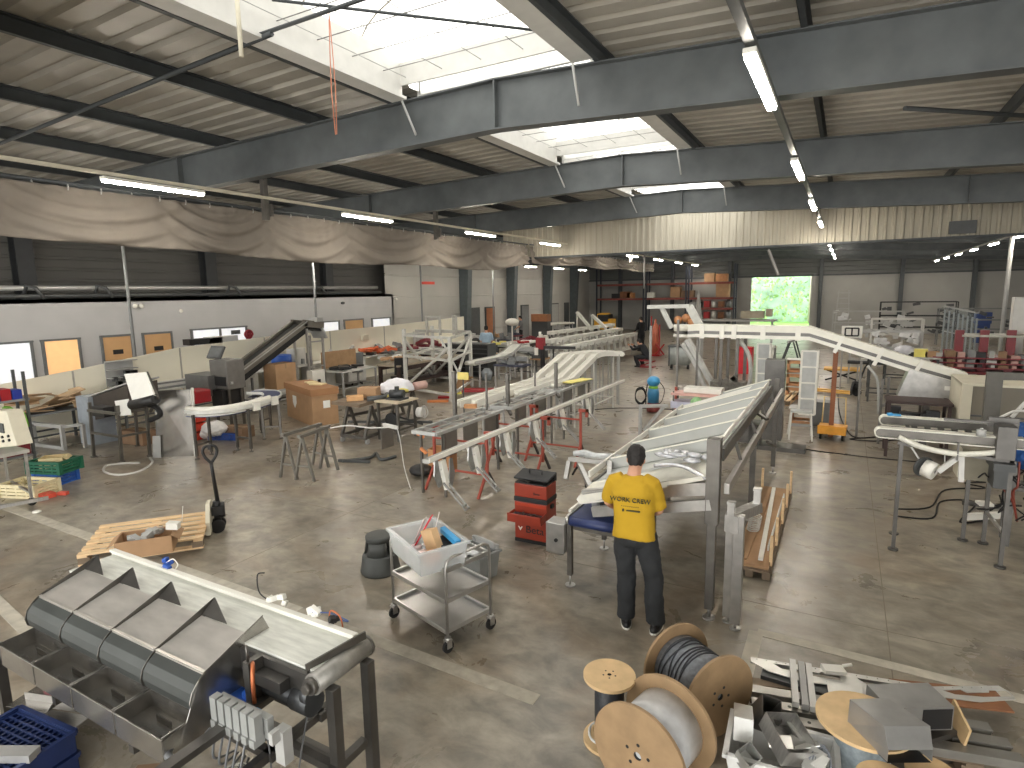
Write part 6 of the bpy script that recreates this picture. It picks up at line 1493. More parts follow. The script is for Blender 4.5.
def gripper(y, k):
    t = T('gripper_arm', ORD[k] + ' of the scissor-like gripper arms hanging from the long white rail', 'gripper', (-4.50, y, .96), group='gripper arms along the long rail')
    b = MB(); b.add([V(p) for p in ((-.02, -.10, 0), (-.02, .10, 0), (.0, .13, -.32), (.02, .03, -.42), (.0, -.13, -.30))], [(0, 1, 2, 3, 4)]); 
    b = MB(); b.ext([(-.06, -.11, 0), (-.06, -.05, 0), (-.02, -.03, -.34), (-.02, -.10, -.36), (-.05, -.15, -.2)], (.02, 0, 0)); b.ext([(.06, .05, 0), (.06, .11, 0), (.08, .13, -.22), (.06, .09, -.38), (.06, .03, -.36)], (.02, 0, 0))
    b.build('side_cheek', GR, t)
    b = MB(); b.bar((-.02, 0, -.02), (.06, .02, -.4), .06, .10); b.bar((-.16, 0, .02), (-.02, 0, -.25), .05, .05); b.bar((0, -.05, -.12), (.05, .08, -.3), .03); b.build('carriage', WHITE, t)
    b = MB(); b.bar((.04, -.06, -.3), (.38, -.06, -.62), .022); b.bar((.04, .02, -.3), (.38, .02, -.62), .022); b.bar((.38, -.07, -.61), (.38, .03, -.61), .02); b.cyl((.34, -.05, -.57), (.34, .01, -.57), .02, 8); b.build('twin_rods', GR, t)
    return t
for k, y in enumerate((6.15, 6.95, 7.85, 8.85, 9.95, 11.2)): gripper(y, k)
# steel ladder-like frames with hanging plates
def ladder_frame(label, x, y0, y1, z, w_, plates):
    t = T('slide_frame', label, 'frame', (x, (y0 + y1) / 2, 0), world=True, group='steel slide frames beside the long rail')
    b = MB()
    for dx in (-w_ / 2, w_ / 2): b.bar((x + dx, y0, z), (x + dx, y1, z), .045, .05)
    b.bar((x - w_ / 2, y0, z), (x + w_ / 2, y0, z), .05); b.bar((x - w_ / 2, y1, z), (x + w_ / 2, y1, z), .05); b.bar((x, y0, z + .005), (x, y1, z + .005), .03)
    b.build('slide_rails', mat('frame_alu', (176, 178, 176), .4, .5, .1), t)
    b = MB(); y = y0 + .25
    while y < y1: b.bar((x - w_ / 2, y, z), (x + w_ / 2, y, z), .04); y += .5
    b.build('rungs', STEEL, t)
    for yy in plates:
        b = MB(); b.bx(x + w_ / 2 - .02, x + w_ / 2 - .012, yy, yy + .42, z - .42, z - .02); b.build('side_plate', mat('plate_grey', (124, 122, 116), .45, .6, .1), t)
    for yy in (y0 + .2, y1 - .2):
        b = MB()
        for dx in (-w_ / 2, w_ / 2): b.bar((x + dx, yy, .0), (x + dx, yy, z), .035)
        b.build('support_leg', STEEL_D, t)
    return t
ladder_frame('nearest steel slide frame with hanging side plates', -5.45, 7.0, 9.0, 1.03, .44, (7.15, 7.75, 8.4))
ladder_frame('middle steel slide frame beside the long rail', -5.35, 9.15, 11.0, 1.05, .44, (9.3, 10.1))
ladder_frame('farthest steel slide frame, ending below the yellow card', -5.30, 11.1, 12.9, 1.06, .44, (11.3, 12.1))
b = MB(); b.bar((-5.3, 11.9, 1.12), (-5.1, 12.7, 1.12), .3, .01); single('yellow_card', 'bright pale-yellow card lying on the farthest slide frame', 'card', b, YELLOWL)
for k, (x, y, h) in enumerate(((-5.95, 8.55, 1.75), (-5.5, 8.9, 1.7), (-5.35, 9.4, 1.62), (-5.65, 11.1, 1.6), (-5.3, 11.4, 1.62))):
    b = MB(); b.bar((x, y, .95), (x, y, h), .06 if k % 2 == 0 else .03); b.bar((x, y, .98), (x + .12, y - .1, .90), .05); single('upright_bracket', ORD[k] + ' of the upright steel brackets on the slide frames', 'bracket', b, STEEL_D, 'upright brackets on the slide frames')
b = MB(); q = atY(463, 373, 9.6); 
t = T('sign_stand', 'thin stand holding a pale yellow card among the conveyors', 'stand', (-6.1, 9.2, 0), world=True)
q = at(463, 376, 1.45); b = MB(); b.bar((q.x, q.y, 0), (q.x, q.y, 1.4), .02); b.build('pole', DGREY, t); b = MB(); b.box((q.x, q.y, 1.45), (.26, .02, .15)); b.build('card', mat('buff_card', (222, 204, 120), .6), t)
# white parallel S-conveyors
def s_lane(label, x, z0, z1, ys, w_=.10):
    pts = [V((x, ys[0], z0)), V((x - .02, ys[1], z0)), V((x - .05, ys[1] + .4, z0 + .05)), V((x - .12, ys[2] - .35, z1 - .07)), V((x - .14, ys[2], z1)), V((x - .06, ys[2] + .5, z1 + .01)), V((x + .3, ys[3], z1 - .02))]
    return conveyor('curved_lane', label, smooth_path(pts, 4), w_, BELT, WHITE, (.06, .28, .62, .95), LGREY, .08, 'white rising lanes behind the slide frames', legw=.03, railh=.13, foot=False)
for k, x in enumerate((-6.2, -5.95, -5.7, -5.45)):
    s_lane(['leftmost', 'second from the left', 'third from the left', 'rightmost'][k] + ' of four white lanes rising in an S behind the trestles', x, 1.12, 1.50, ((9.0, 9.2, 10.4, 11.6)[k], 12.0 + .15 * k, 14.0 + .15 * k, 15.6 - .1 * k))
t = T('lane_underframe', 'slender white tube frame carrying the rising white lanes', 'frame', (-5.6, 14, 0), world=True)
b = MB()
for y in (12.4, 13.6, 15.0):
    for x in (-6.3, -5.3): b.bar((x, y, 0), (x, y, 1.1 if y < 13 else 1.36), .03)
    b.bar((-6.3, y, .3), (-5.3, y, .3), .025)
b.bar((-5.3, 12.4, .32), (-5.3, 15, .32), .025); b.build('tubes', OFFWHITE, t)
b = MB(); q = at(592, 404, .12); b.lathe([(0, 0), (.07, 0), (.06, .12), (.05, .25), (0, .26)], (q.x, q.y, 0), 10); single('white_bottle', 'small white bottle on the floor at the foot of the rising lanes', 'bottle', b, WHITE)
# parts below the near slide frame
carton('open brown carton on the floor under the nearest slide frame', (-6.0, 8.2, 0), (.4, .3, .45), .2, mat('orange_card', (186, 136, 92), .8), open_=True)
b = MB(); b.sphere((-6.25, 7.9, .1), (.22, .2, .1), 12, 6); single('black_sack', 'black sack on the floor under the slide frame end', 'sack', b, BLACK)
b = MB(); b.bar((-6.5, 7.3, 1.0), (-6.1, 7.15, 1.02), .05); b.tube(smooth_path([(-7.3, 6.9, .95), (-7.0, 7.0, 1.0), (-6.6, 7.1, .98), (-6.15, 7.15, 1.03)]), .012, 6)
b.tube(smooth_path([(-6.1, 7.15, 1.03), (-6.0, 7.1, .8), (-5.9, 7.05, .4), (-5.75, 7.0, .1)]), .007, 6); single('white_air_lines', 'white air lines hanging from the near end of the slide frame', 'hose', b, OFFWHITE)
b = MB(); b.bx(-6.45, -6.44, 7.15, 7.45, .62, .95); single('grey_plate', 'grey plate hanging at the left end of the nearest slide frame', 'plate', b, mat('plate_grey', (124, 122, 116), .45, .6, .1))
b = MB(); b.box((-5.95, 7.55, .82), (.13, .05, .035), (0, .5, .4)); b.box((-5.55, 7.1, .72), (.13, .05, .035), (0, .7, .2)); single('orange_clamps', 'pair of orange clamps below the slide frame', 'clamp', b, ORANGE)
b = MB(); b.box((-5.85, 8.9, 1.08), (.22, .1, .07), (0, 0, .3)); single('wood_roll', 'pale orange block lying on the slide frame', 'block', b, mat('orange_card', (186, 136, 92), .8))
# ================================================================== LEFT WORK AREA
TX = -15.6
def ptop(y):
    K_ = ((-2, 1.1), (5.97, 1.30), (8.44, 1.76), (12.2, 1.89), (18.8, 1.92), (23.4, 2.05))
    for (a, za), (c, zc) in zip(K_, K_[1:]):
        if a <= y <= c: return za + (zc - za) * (y - a) / (c - a)
    return 2.05
b = MB()                                             # low partition
for k, (y0, y1) in enumerate(((-2, 2.2), (2.2, 4.6), (4.6, 7.0), (7.0, 9.6), (9.6, 12.3), (12.3, 15.0), (15.0, 17.8), (17.8, 20.6), (20.6, 23.4))):
    za, zb = ptop(y0), ptop(y1)
    b.ext([(TX, y0 + .01, .05), (TX, y1 - .01, .05), (TX, y1 - .01, zb), (TX, y0 + .01, za)], (-.04, 0, 0))
struct('wall_partition', b, mat('cream_panel', (236, 231, 212), .6, 0, .04, 1))
b = MB()
for y in (2.2, 4.6, 7.0, 9.6, 12.3, 15.0, 17.8, 20.6): b.bx(TX, TX + .01, y - .02, y + .02, 0, ptop(y) - .01)
struct('trim_10', b, mat('panel_joint_grey', (172, 168, 156), .6))
b = MB(); q = atX(240, 343, TX - .05); 
for (px, py, w_, h_, m, lab) in ((207, 347, .5, .12, BLACK, 'dark box lying on top of the partition before the double office window'), (225, 347, .45, .12, OFFWHITE, 'white box on top of the partition below the double office window')):
    q = atX(px, py, TX); b = MB(); b.bx(TX - .3, TX, q.y - w_, q.y + w_, ptop(q.y), ptop(q.y) + h_ + .04); single('flat_box', lab, 'box', b, m)
q = atX(250, 342, TX); t = T('wall_clock', 'small red round object on top of the partition right of the double office window', 'clock', (TX - .02, q.y, ptop(q.y))); b = MB(); b.tube(smooth_path([(0, .13 * math.cos(a), .13 + .11 * math.sin(a)) for a in (0, 1, 2, 3, 4, 5, 6.28)]), .035, 8); b.sphere((0, 0, .12), (.03, .1, .09), 10, 6); b.build('ring', mat('wine_red', (140, 40, 50), .5), t)
# long worktop on cabinets along the partition
t = T('long_worktop', 'long white worktop running along the partition', 'worktop', (-15.1, 17.5, 0), world=True)
b = MB(); b.bx(-15.55, -14.85, 10.6, 23.2, .90, .94); b.build('worktop', mat('pale_worktop', (204, 204, 198), .5), t)
for k in range(9):
    y = 11.0 + k * 1.5
    if k in (4, 5): continue
    u = T('base_cabinet', ORD[k] + ' white base cabinet under the long worktop', 'cabinet', (-15.2, y, 0), world=True, group='white base cabinets under the worktop')
    b = MB(); b.bx(-15.5, -14.92, y - .45, y + .45, .06, .9); b.build('cabinet_body', OFFWHITE, u)
    b = MB(); b.bx(-14.92, -14.90, y - .43, y - .01, .1, .88); b.bx(-14.92, -14.90, y + .01, y + .43, .1, .88); b.build('cabinet_door', mat('cabinet_front', (214, 214, 208), .5), u)
random.seed(21)
def bench_item(kind, label, px, py, x, z, m, s):
    q = at(px, py, z); q = atX(px, py, x); y = q.y
    b = MB()
    if kind == 'box': b.box((x, y, z + s[2] / 2), s, (0, 0, random.uniform(-.3, .3)))
    elif kind == 'cyl': b.cyl((x, y, z), (x, y, z + s[2]), s[0] / 2, 12)
    elif kind == 'pile':
        for _ in range(9): b.box((x + random.uniform(-.5, .5) * s[0], y + random.uniform(-.5, .5) * s[1], z + .02 + random.uniform(0, 1) * s[2] * .8), (s[0] * .4, s[1] * .3, s[2] * .35), (random.uniform(-.4, .4), random.uniform(-.4, .4), random.uniform(0, 3)))
    elif kind == 'tool':
        b.cyl((x, y, z), (x, y, z + .05), s[0] * .5, 10); b.bar((x, y, z), (x, y + s[1] * .3, z + s[2]), s[0] * .3); b.bar((x, y + s[1] * .3, z + s[2]), (x + s[0] * .4, y - s[1] * .2, z + s[2] * .8), s[0] * .25)
    return single({'box': 'bench_box', 'cyl': 'canister', 'pile': 'loose_parts', 'tool': 'bench_tool'}[kind], label, {'box': 'box', 'cyl': 'canister', 'pile': 'parts', 'tool': 'tool'}[kind], b, m)
bench_item('tool', 'small white vice standing on the long worktop, left one', 328, 350, -15.08, .94, OFFWHITE, (.3, .4, .35))
bench_item('tool', 'pale bench tool left of the orange parts on the worktop', 350, 350, -15.08, .94, LGREY, (.3, .5, .4))
bench_item('cyl', 'white canister on the worktop beside the pale bench tool', 343, 352, -15.1, .94, WHITE, (.12, .12, .25))
bench_item('pile', 'pile of orange parts on the long worktop', 377, 349, -15.08, .94, mat('orange_bits', (205, 96, 50), .6), (.5, 1.4, .25))
bench_item('pile', 'mixed grey and white boxes on the worktop right of the orange parts', 392, 346, -15.08, .94, GREY, (.5, 1.1, .35))
bench_item('pile', 'dark parts between the vices and the orange pile on the worktop', 362, 352, -15.1, .94, BLACK, (.4, .9, .1))
bench_item('pile', 'dark red tool cases at the right end of the long worktop', 420, 340, -15.08, .94, mat('dark_red_case', (110, 30, 40), .5), (.5, 1.8, .3))
bench_item('box', 'white wall unit standing on the worktop above the dark red cases', 419, 333, -15.45, 1.1, LGREY, (.1, .9, .5))
bench_item('cyl', 'blue drum standing at the left end of the long worktop', 281, 353, -15.08, .94, BLUE, (.6, .6, .4))
bench_item('box', 'white coffee machine on the worktop under the steep conveyor', 296, 349, -15.08, .94, OFFWHITE, (.35, .45, .55))
bench_item('pile', 'grey appliances on the worktop beside the coffee machine', 304, 349, -15.08, .94, GREY, (.3, .5, .45))
bench_item('box', 'small beige box pinned to the partition', 365, 339, -15.5, 1.45, CREAM, (.1, .4, .2))
# small desk in front of the cabinets, papers, white computer box
p0 = at(322, 398, .0)
t = table('small_desk', 'small desk with a tan panel before the white cabinets', 'desk', -14.3, -13.4, 13.3, 14.9, .78, OFFWHITE, LGREY)
b = MB(); b.bx(-14.34, -14.30, 13.35, 14.85, .82, 1.35); single('cardboard_sheet', 'brown cardboard panel standing behind the small desk', 'panel', b, mat('tan_panel', (160, 128, 94), .7))
b = MB(); random.seed(7)
for _ in range(8): b.box((-13.85 + random.uniform(-.3, .3), 13.9 + random.uniform(-.4, .5), .80 + random.uniform(0, .1)), (.3, .3, .06), (0, 0, random.uniform(0, 3)))
o = single('dark_bags', 'dark bags heaped on the small desk', 'bags', b, BLACK); o['kind'] = 'stuff'
t = T('computer_case', 'white computer case on the floor behind the big carton', 'computer', (-13.9, 12.7, 0))
b = MB(); b.bx(-.12, .12, -.25, .25, 0, .9); b.build('case', WHITE, t, bevel=.01); b = MB(); b.bx(.12, .125, -.06, .06, .5, .62); b.build('port_panel', BLACK, t)
# office chairs
def office_chair(label, c, rz, m, arms=True):
    t = T('office_chair', label, 'chair', c, rz)
    b = MB()
    for k in range(5): a = 2 * PI * k / 5; b.bar((0, 0, .1), (.3 * math.cos(a), .3 * math.sin(a), .06), .04)
    b.cyl((0, 0, .08), (0, 0, .42), .03, 8); b.build('star_base', BLACK, t)
    for k in range(5): a = 2 * PI * k / 5; b = MB(); b.cyl((.3 * math.cos(a) - .015, .3 * math.sin(a), .03), (.3 * math.cos(a) + .015, .3 * math.sin(a), .03), .03, 8); b.build('castor', BLACKR, t)
    b = MB(); b.box((0, 0, .47), (.46, .46, .08)); b.build('seat', m, t, bevel=.03)
    b = MB(); b.box((0, -.24, .86), (.44, .06, .55), (.12, 0, 0)); b.bar((0, -.2, .45), (0, -.25, .65), .05); b.build('backrest', m, t, bevel=.02)
    return t
office_chair('grey office chair left of the workbenches by the long worktop', at(355, 384, 0), 1.4, GREY)
office_chair('black high-backed office chair pulled up to the dark workbench', at(400, 392, 0), 1.0, BLACK)
carton('brown box on the seat of the grey office chair', (at(355, 384, 0).x + .1, at(355, 384, 0).y, 0), (.35, .3, .22), .3, CARD, z=.52)
# dark workbenches in the middle left
def bench(label, px0, py0, L, W, rz, top=mat('bench_top', (150, 138, 120), .6), leg=mat('dark_brown_leg', (58, 42, 38), .6), h=.9, group='dark-legged workbenches'):
    q = at(px0, py0, 0); t = T('workbench', label, 'workbench', (q.x, q.y, 0), rz, group)
    b = MB(); b.bx(0, W, 0, L, h - .06, h); b.build('bench_top', top, t)
    for x in (.08, W - .08):
        for y in (.08, L - .08): b = MB(); b.bar((x, y, 0), (x, y, h - .06), .1); b.build('leg', leg, t)
    b = MB(); b.bx(.05, W - .05, .05, L - .05, .25, .29); b.bx(.03, .07, .1, L - .1, h - .2, h - .06); b.bx(W - .07, W - .03, .1, L - .1, h - .2, h - .06); b.build('lower_shelf', leg, t)
    return t
bench('dark-legged workbench with a tan top behind the black office chair', 378, 392, 3.6, .9, 0)
bench('second dark-legged workbench farther along, beneath the tool cases', 420, 376, 4.0, .9, 0, mat('pale_worktop', (204, 204, 198), .5))
bench('workbench crowded with parts beyond the black drawer cabinets', 490, 366, 3.0, 1.0, 0, mat('pale_worktop', (204, 204, 198), .5))
for k, (px, py, m) in enumerate(((386, 362, CARD), (395, 360, OFFWHITE), (405, 358, CARD_D), (432, 352, LGREY), (497, 345, YELLOWL), (508, 345, OFFWHITE), (520, 344, RED))):
    q = at(px, py, .9); b = MB(); random.seed(k)
    for _ in range(5): b.box((q.x + random.uniform(-.25, .25), q.y + random.uniform(-.4, .4), .93 + random.uniform(0, .1)), (.25, .25, .08), (0, 0, random.uniform(0, 3)))
    o = single('loose_parts', ['brown boxes on the left workbench top', 'white papers on the left workbench top', 'dark cardboard on the left workbench top', 'grey parts on the second dark-legged workbench', 'pale yellow parts on the crowded workbench', 'white parts on the crowded workbench', 'red part at the end of the crowded workbench'][k], 'parts', b, m)
# black drawer cabinets
for k, px in enumerate((455, 477)):
    q = at(px, 377, 0); t = T('drawer_cabinet', ['left', 'right'][k] + ' black drawer cabinet behind the white frame tower', 'cabinet', (q.x, q.y, 0), 0, 'black drawer cabinets')
    b = MB(); b.bx(-.5, .5, 0, .6, 0, 1.25); b.build('cabinet_body', DGREY, t)
    for j in range(7): b = MB(); b.bx(-.48, .48, -.02, 0, .06 + j * .17, .19 + j * .17); b.build('drawer', BLACK, t)
# white aluminium frame tower
t = T('frame_tower', 'tall white aluminium profile frame tower with diagonal braces', 'frame', (-10.9, 15.3, 0), world=True)
C1 = [(-12.0, 14.6), (-9.85, 14.0), (-10.85, 16.6), (-12.7, 17.0)]
def up(c, z): return V((c[0], c[1], z))
for c, h in zip(C1, (2.05, 1.85, 1.85, 2.0)): b = MB(); b.bar(up(c, 0), up(c, h), .09); b.build('upright', mat('profile_white', (198, 198, 192), .5, .2), t)
b = MB()
for z in (.2, 1.2, 1.85):
    for i in range(4): b.bar(up(C1[i], z), up(C1[(i + 1) % 4], z), .07)
b.build('cross_member', mat('profile_white', (198, 198, 192), .5, .2), t)
b = MB(); b.bar(up(C1[0], .25), up(C1[1], 1.6), .07); b.bar(up(C1[1], .2), up(C1[2], 1.7), .07); b.bar(up(C1[3], .25), up(C1[2], 1.7), .07); b.bar(up(C1[0], 1.7), up(C1[3], .2), .07)
b.bar(up((-10.8, 14.8), 1.85), up((-10.2, 15.0), .6), .05); b.build('diagonal_brace', mat('profile_white', (198, 198, 192), .5, .2), t)
b = MB()
for (x, y) in ((-11.4, 15.0), (-10.9, 15.0), (-10.6, 15.3), (-10.3, 15.0)): b.bar((x, y, 1.85), (x, y, 2.4), .06)
b.bar((-11.4, 15, 2.4), (-10.9, 15, 2.4), .06); b.bar((-10.6, 15.3, 2.42), (-10.3, 15, 2.42), .06); b.bar((-12.0, 15.2, 1.95), (-10.2, 15.1, 1.95), .08); b.build('upper_frame', mat('profile_grey', (170, 168, 160), .5, .3), t)
# low frames, machine table with motor
q = at(396, 398, .85); t = table('machine_table', 'small steel table with a pale top carrying a motor', 'table', -8.75, -8.1, 9.55, 10.25, .86, mat('pale_top', (196, 182, 158), .6), STEEL_D)
b = MB(); b.cyl((-8.55, 9.85, .98), (-8.25, 9.95, .98), .09, 14); b.bx(-8.6, -8.2, 9.75, 10.05, .861, .9); b.cyl((-8.4, 9.9, 1.0), (-8.4, 9.9, 1.14), .05, 10); single('electric_motor', 'grey electric motor on the small steel table', 'motor', b, mat('motor_grey', (72, 74, 76), .4, .5))
b = MB(); b.box((-8.64, 10.12, .926), (.16, .13, .13)); single('black_drill', 'black tool beside the motor on the small steel table', 'tool', b, BLACK)
b = MB(); b.cyl((-8.35, 9.6, .45), (-8.35, 9.7, .45), .16, 20); single('black_fan', 'black round fan hanging under the small steel table', 'fan', b, BLACK)
t = T('hose_reel', 'white drum with coiled lead hanging beside the small steel table', 'reel', (-7.95, 10.1, .45)); b = MB(); b.cyl((-.06, 0, .12), (.08, .02, .12), .11, 14); b.build('drum', OFFWHITE, t); b = MB(); b.tube(smooth_path([(.12, 0, .0), (.22, 0, .14), (.12, 0, .28), (.02, 0, .14), (.12, 0, 0)]), .012, 6); b.build('lead', LGREY, t)
# carriage trolley with papers (dark tapered top table)
t = T('rolling_table', 'low rolling table with V-shaped legs piled with boxes and cloth', 'table', (-8.85, 9.9, 0), world=True)
b = MB(); b.ext([(-9.6, 9.15, .78), (-8.75, 9.1, .78), (-9.1, 11.6, .78), (-9.8, 11.6, .78)], (0, 0, .07)); b.build('table_top', WOODD, t)
for x, y in ((-9.3, 9.35), (-8.65, 9.35), (-9.6, 11.3), (-9.1, 11.3)):
    b = MB(); b.bar((x, y, .78), (x, y - .25, .12), .055); b.bar((x, y, .78), (x, y + .25, .12), .055); b.build('v_leg', STEEL_D, t)
b = MB()
for x in (-9.3, -8.65): b.bar((x, 9.1, .14), (x - .3, 11.5, .14), .06)
b.bar((-9.3, 9.1, .14), (-8.6, 9.1, .14), .06); b.bar((-9.4, 9.4, .5), (-9.0, 11.3, .5), .06); b.build('lower_frame', STEEL_D, t)
for x, y in ((-9.28, 9.1), (-8.62, 9.15), (-9.6, 11.4)): b = MB(); b.cyl((x - .02, y, .06), (x + .02, y, .06), .06, 12); b.build('castor', LGREY, t)
carton('pale cardboard box on the rolling table', (-9.2, 9.9, 0), (.42, .36, .22), .4, CARD, z=.855); carton('flat open cardboard on the left of the rolling table', (-9.2, 9.45, 0), (.35, .25, .1), .8, mat('tan_card', (204, 160, 112), .8), z=.855, tape=False)
b = MB(); random.seed(13); b.loft([ell((-9.15, 10.75, z), rx, ry, n=20) for z, rx, ry in ((.86, .36, .52), (.95, .35, .5), (1.08, .25, .4), (1.14, .1, .2))]); o = b.build('white_cloth', mat('white_fabric', (226, 226, 232), .8, 0, .06, 7, .3), None); fuse(o, .03, 1, (.1, .2)); tag(o, 'white cloth heaped on the rolling table', 'cloth')
b = MB(); b.tube([(-8.9, 9.5, .89), (-8.7, 9.8, .89), (-8.85, 10.1, .9)], .06, 8); single('grey_tube', 'dark grey tube lying on the rolling table', 'tube', b, DGREY)
b = MB(); b.tube(smooth_path([(-8.75, 9.9, .88), (-8.7, 10.2, .9), (-8.8, 10.5, .95), (-8.75, 10.7, .9)]), .04, 6); single('yellow_strap', 'yellow strap lying on the rolling table', 'strap', b, YELLOWL)
b = MB(); b.tube([(-8.95, 11.2, .92), (-8.85, 11.5, .93)], .1, 10); single('pink_roll', 'pinkish roll at the right end of the rolling table', 'roll', b, mat('pink_roll', (206, 170, 160), .6))
b = MB(); b.bar((-9.8, 9.8, .25), (-8.0, 10.6, .25), .05); b.bar((-9.0, 10.3, .25), (-8.5, 10.0, .45), .04); b.bar((-8.5, 10.0, .45), (-8.2, 10.5, .2), .04); single('floor_frame', 'dark tube frame lying behind the rolling table', 'frame', b, DGREY)
# big carton, sawhorses
t = T('big_carton', 'big brown cardboard carton with a lid standing on the floor', 'carton', (-11.72, 10.5, 0), math.radians(-21.5))
b = MB(); b.bx(-.9, .9, -.32, .32, 0, .80); b.build('carton_body', CARD, t); b = MB(); b.bx(-.93, .93, -.35, .35, .74, .90); b.build('carton_lid', mat('carton_lid', (158, 116, 80), .8, 0, .06), t)
b = MB(); b.bx(.905, .91, -.05, .12, .42, .6); b.bx(-.4, -.15, -.326, -.321, .42, .62); b.box((-.28, -.324, .4), (.14, .004, .14), (0, .785, 0)); b.build('shipping_label', PAPER, t)
b = MB(); b.box((-11.5, 10.55, .92), (.35, .25, .03), (0, 0, .2)); b.box((-11.9, 10.7, .92), (.3, .25, .03), (0, 0, -.4)); single('white_papers', 'white and yellow papers on top of the big carton', 'papers', b, mat('cream_paper', (224, 206, 160), .7))
def sawhorse(label, a, c, h=.78):
    a = V(a); c = V(c); d = (c - a).normalized(); s = V((d.y, -d.x, 0)); t = T('sawhorse', label, 'trestle', ((a.x + c.x) / 2, (a.y + c.y) / 2, 0), world=True, group='steel sawhorses')
    b = MB(); b.bar(a + V((0, 0, h)), c + V((0, 0, h)), .07, .05); b.build('top_beam', mat('sawhorse_grey', (118, 115, 108), .45, .4), t)
    for p in (a + d * .08, c - d * .08):
        for k in (-1, 1): b = MB(); b.bar(p + V((0, 0, h - .02)), p + s * .19 * k, .04); b.build('leg', mat('sawhorse_grey', (118, 115, 108), .45, .4), t)
        b = MB(); b.bar(p + s * .13 + V((0, 0, .25)), p - s * .13 + V((0, 0, .25)), .03); b.build('stretcher', mat('sawhorse_grey', (118, 115, 108), .45, .4), t)
sawhorse('left steel sawhorse of the pair before the big carton', (-8.22, 6.68, 0), (-8.30, 7.62, 0)); sawhorse('right steel sawhorse of the pair before the big carton', (-7.86, 6.72, 0), (-8.02, 7.55, 0))
b = MB(); b.tube(smooth_path([(-8.1, 7.9, .03), (-7.8, 8.3, .03), (-7.9, 8.6, .03), (-7.5, 8.3, .03), (-7.4, 8.6, .03)]), .03, 6); b.bar((-8.2, 7.9, .03), (-7.6, 8.1, .03), .05); single('floor_straps', 'dark straps lying on the floor behind the sawhorses', 'straps', b, DGREY)
# curved belt conveyor
pts = smooth_path([(-11.1, 6.98, .94), (-10.8, 7.02, .94), (-10.56, 7.3, .94), (-10.6, 7.85, .94), (-10.8, 8.45, .94), (-11.1, 8.85, .94), (-11.55, 9.1, .94), (-11.95, 8.95, .94)], 6)
ct = conveyor('curved_conveyor', 'curved conveyor with a white guide tube and dark blue belt end', pts, .34, BLUED, mat('white_rail', (214, 214, 208), .4), (.1, .38, .62, .9), STEEL_D, .1, None, roll=False, railh=.06)
b = MB(); b.tube(offset(pts[:len(pts) * 4 // 7], .12, .04), .055, 8); b.tube(offset(pts[:len(pts) * 4 // 7], .12, -.08), .03, 6); b.build('guide_tube', WHITE, ct)
b = MB(); b.bx(-10.42, -10.36, 7.8, 7.95, .82, 1.0); b.bx(-10.6, -10.54, 8.4, 8.55, .82, 1.0); b.build('guide_bracket', WHITE, ct)
t = T('machine_guard', 'tall leaning stainless panel with a white edge left of the curved conveyor', 'panel', (-11.3, 6.75, 0), world=True)
b = MB(); b.ext([(-11.75, 6.55, 0), (-11.15, 6.95, 0), (-11.05, 6.95, 1.35), (-11.6, 6.55, 1.35)], (-.01, .012, 0)); b.build('panel_sheet', SHEET, t)
b = MB(); b.bar((-11.13, 6.96, 0), (-11.03, 6.96, 1.38), .04); b.build('white_edge', WHITE, t)
b = MB(); b.ext([(-11.80, 6.50, .0), (-11.65, 6.58, 0), (-11.6, 6.58, .45), (-11.72, 6.5, .45)], (.02, -.02, 0)); b.build('foot_plate', LGREY, t)
carton('brown box on the floor beneath the curved conveyor', (at(238, 437, 0).x, at(238, 437, 0).y, 0), (.6, .4, .25), .2, CARD_D)
crate('blue crate with a white bag under the curved conveyor', at(228, 438, 0), (.6, .4, .16), mat('deep_blue', (30, 66, 140), .45), .4)
b = MB(); q = at(215, 433, .15); b.sphere((q.x, q.y, .25), (.28, .25, .18), 14, 8); b.sphere((q.x - .25, q.y - .05, .12), (.16, .14, .12), 10, 6); o = b.build('white_bag', mat('white_plastic_bag', (226, 224, 222), .4, 0, .08, 9, .5), None); fuse(o, .02, 1, (.08, .1)); tag(o, 'crumpled white plastic bag lying on the blue crate', 'bag')
# red bins, weigher head, dark hood, monitor stands
def rbin(label, px, py, w_, h, m):
    q = at(px, py, 0); b = MB(); b.bx(q.x - w_ / 2, q.x + w_ / 2, q.y, q.y + .4, 0, h); return single('red_box', label, 'box', b, m, bevel=.02)
b = MB(); q = atY(193, 402, 8.1); b.bx(q.x - .35, q.x + .1, 8.1, 8.5, .72, 1.02); single('red_box', 'red box behind the leaning stainless panel', 'box', b, mat('deep_red', (150, 24, 32), .45), bevel=.03)
q = at(189, 440, 0); t = T('red_drawer_stack', 'stack of small orange-red drawers under the curved conveyor', 'drawers', (q.x, q.y, 0)); b = MB()
for k in range(3): b.bx(-.22, .22, 0, .3, k * .2, k * .2 + .16)
b.build('drawers', mat('orange_red_drawer', (198, 60, 34), .5), t)
t = T('metal_detector', 'grey cabinet machine with a tilted screen beside the steep conveyor', 'machine', (-13.0, 9.4, 0), world=True)
b = MB(); b.bx(-13.5, -12.85, 9.0, 9.5, .9, 1.62); b.build('head_cabinet', mat('machine_grey', (112, 110, 106), .45, .3), t, bevel=.03)
b = MB(); b.bx(-14.2, -13.3, 8.8, 9.4, .75, 1.25); b.build('side_box', mat('machine_grey2', (104, 104, 102), .5, .2), t)
b = MB(); b.bx(-13.4, -12.9, 8.98, 9.0, 1.0, 1.22); b.bx(-13.35, -12.95, 8.9, 9.5, .5, .9); b.build('opening', BLACK, t)
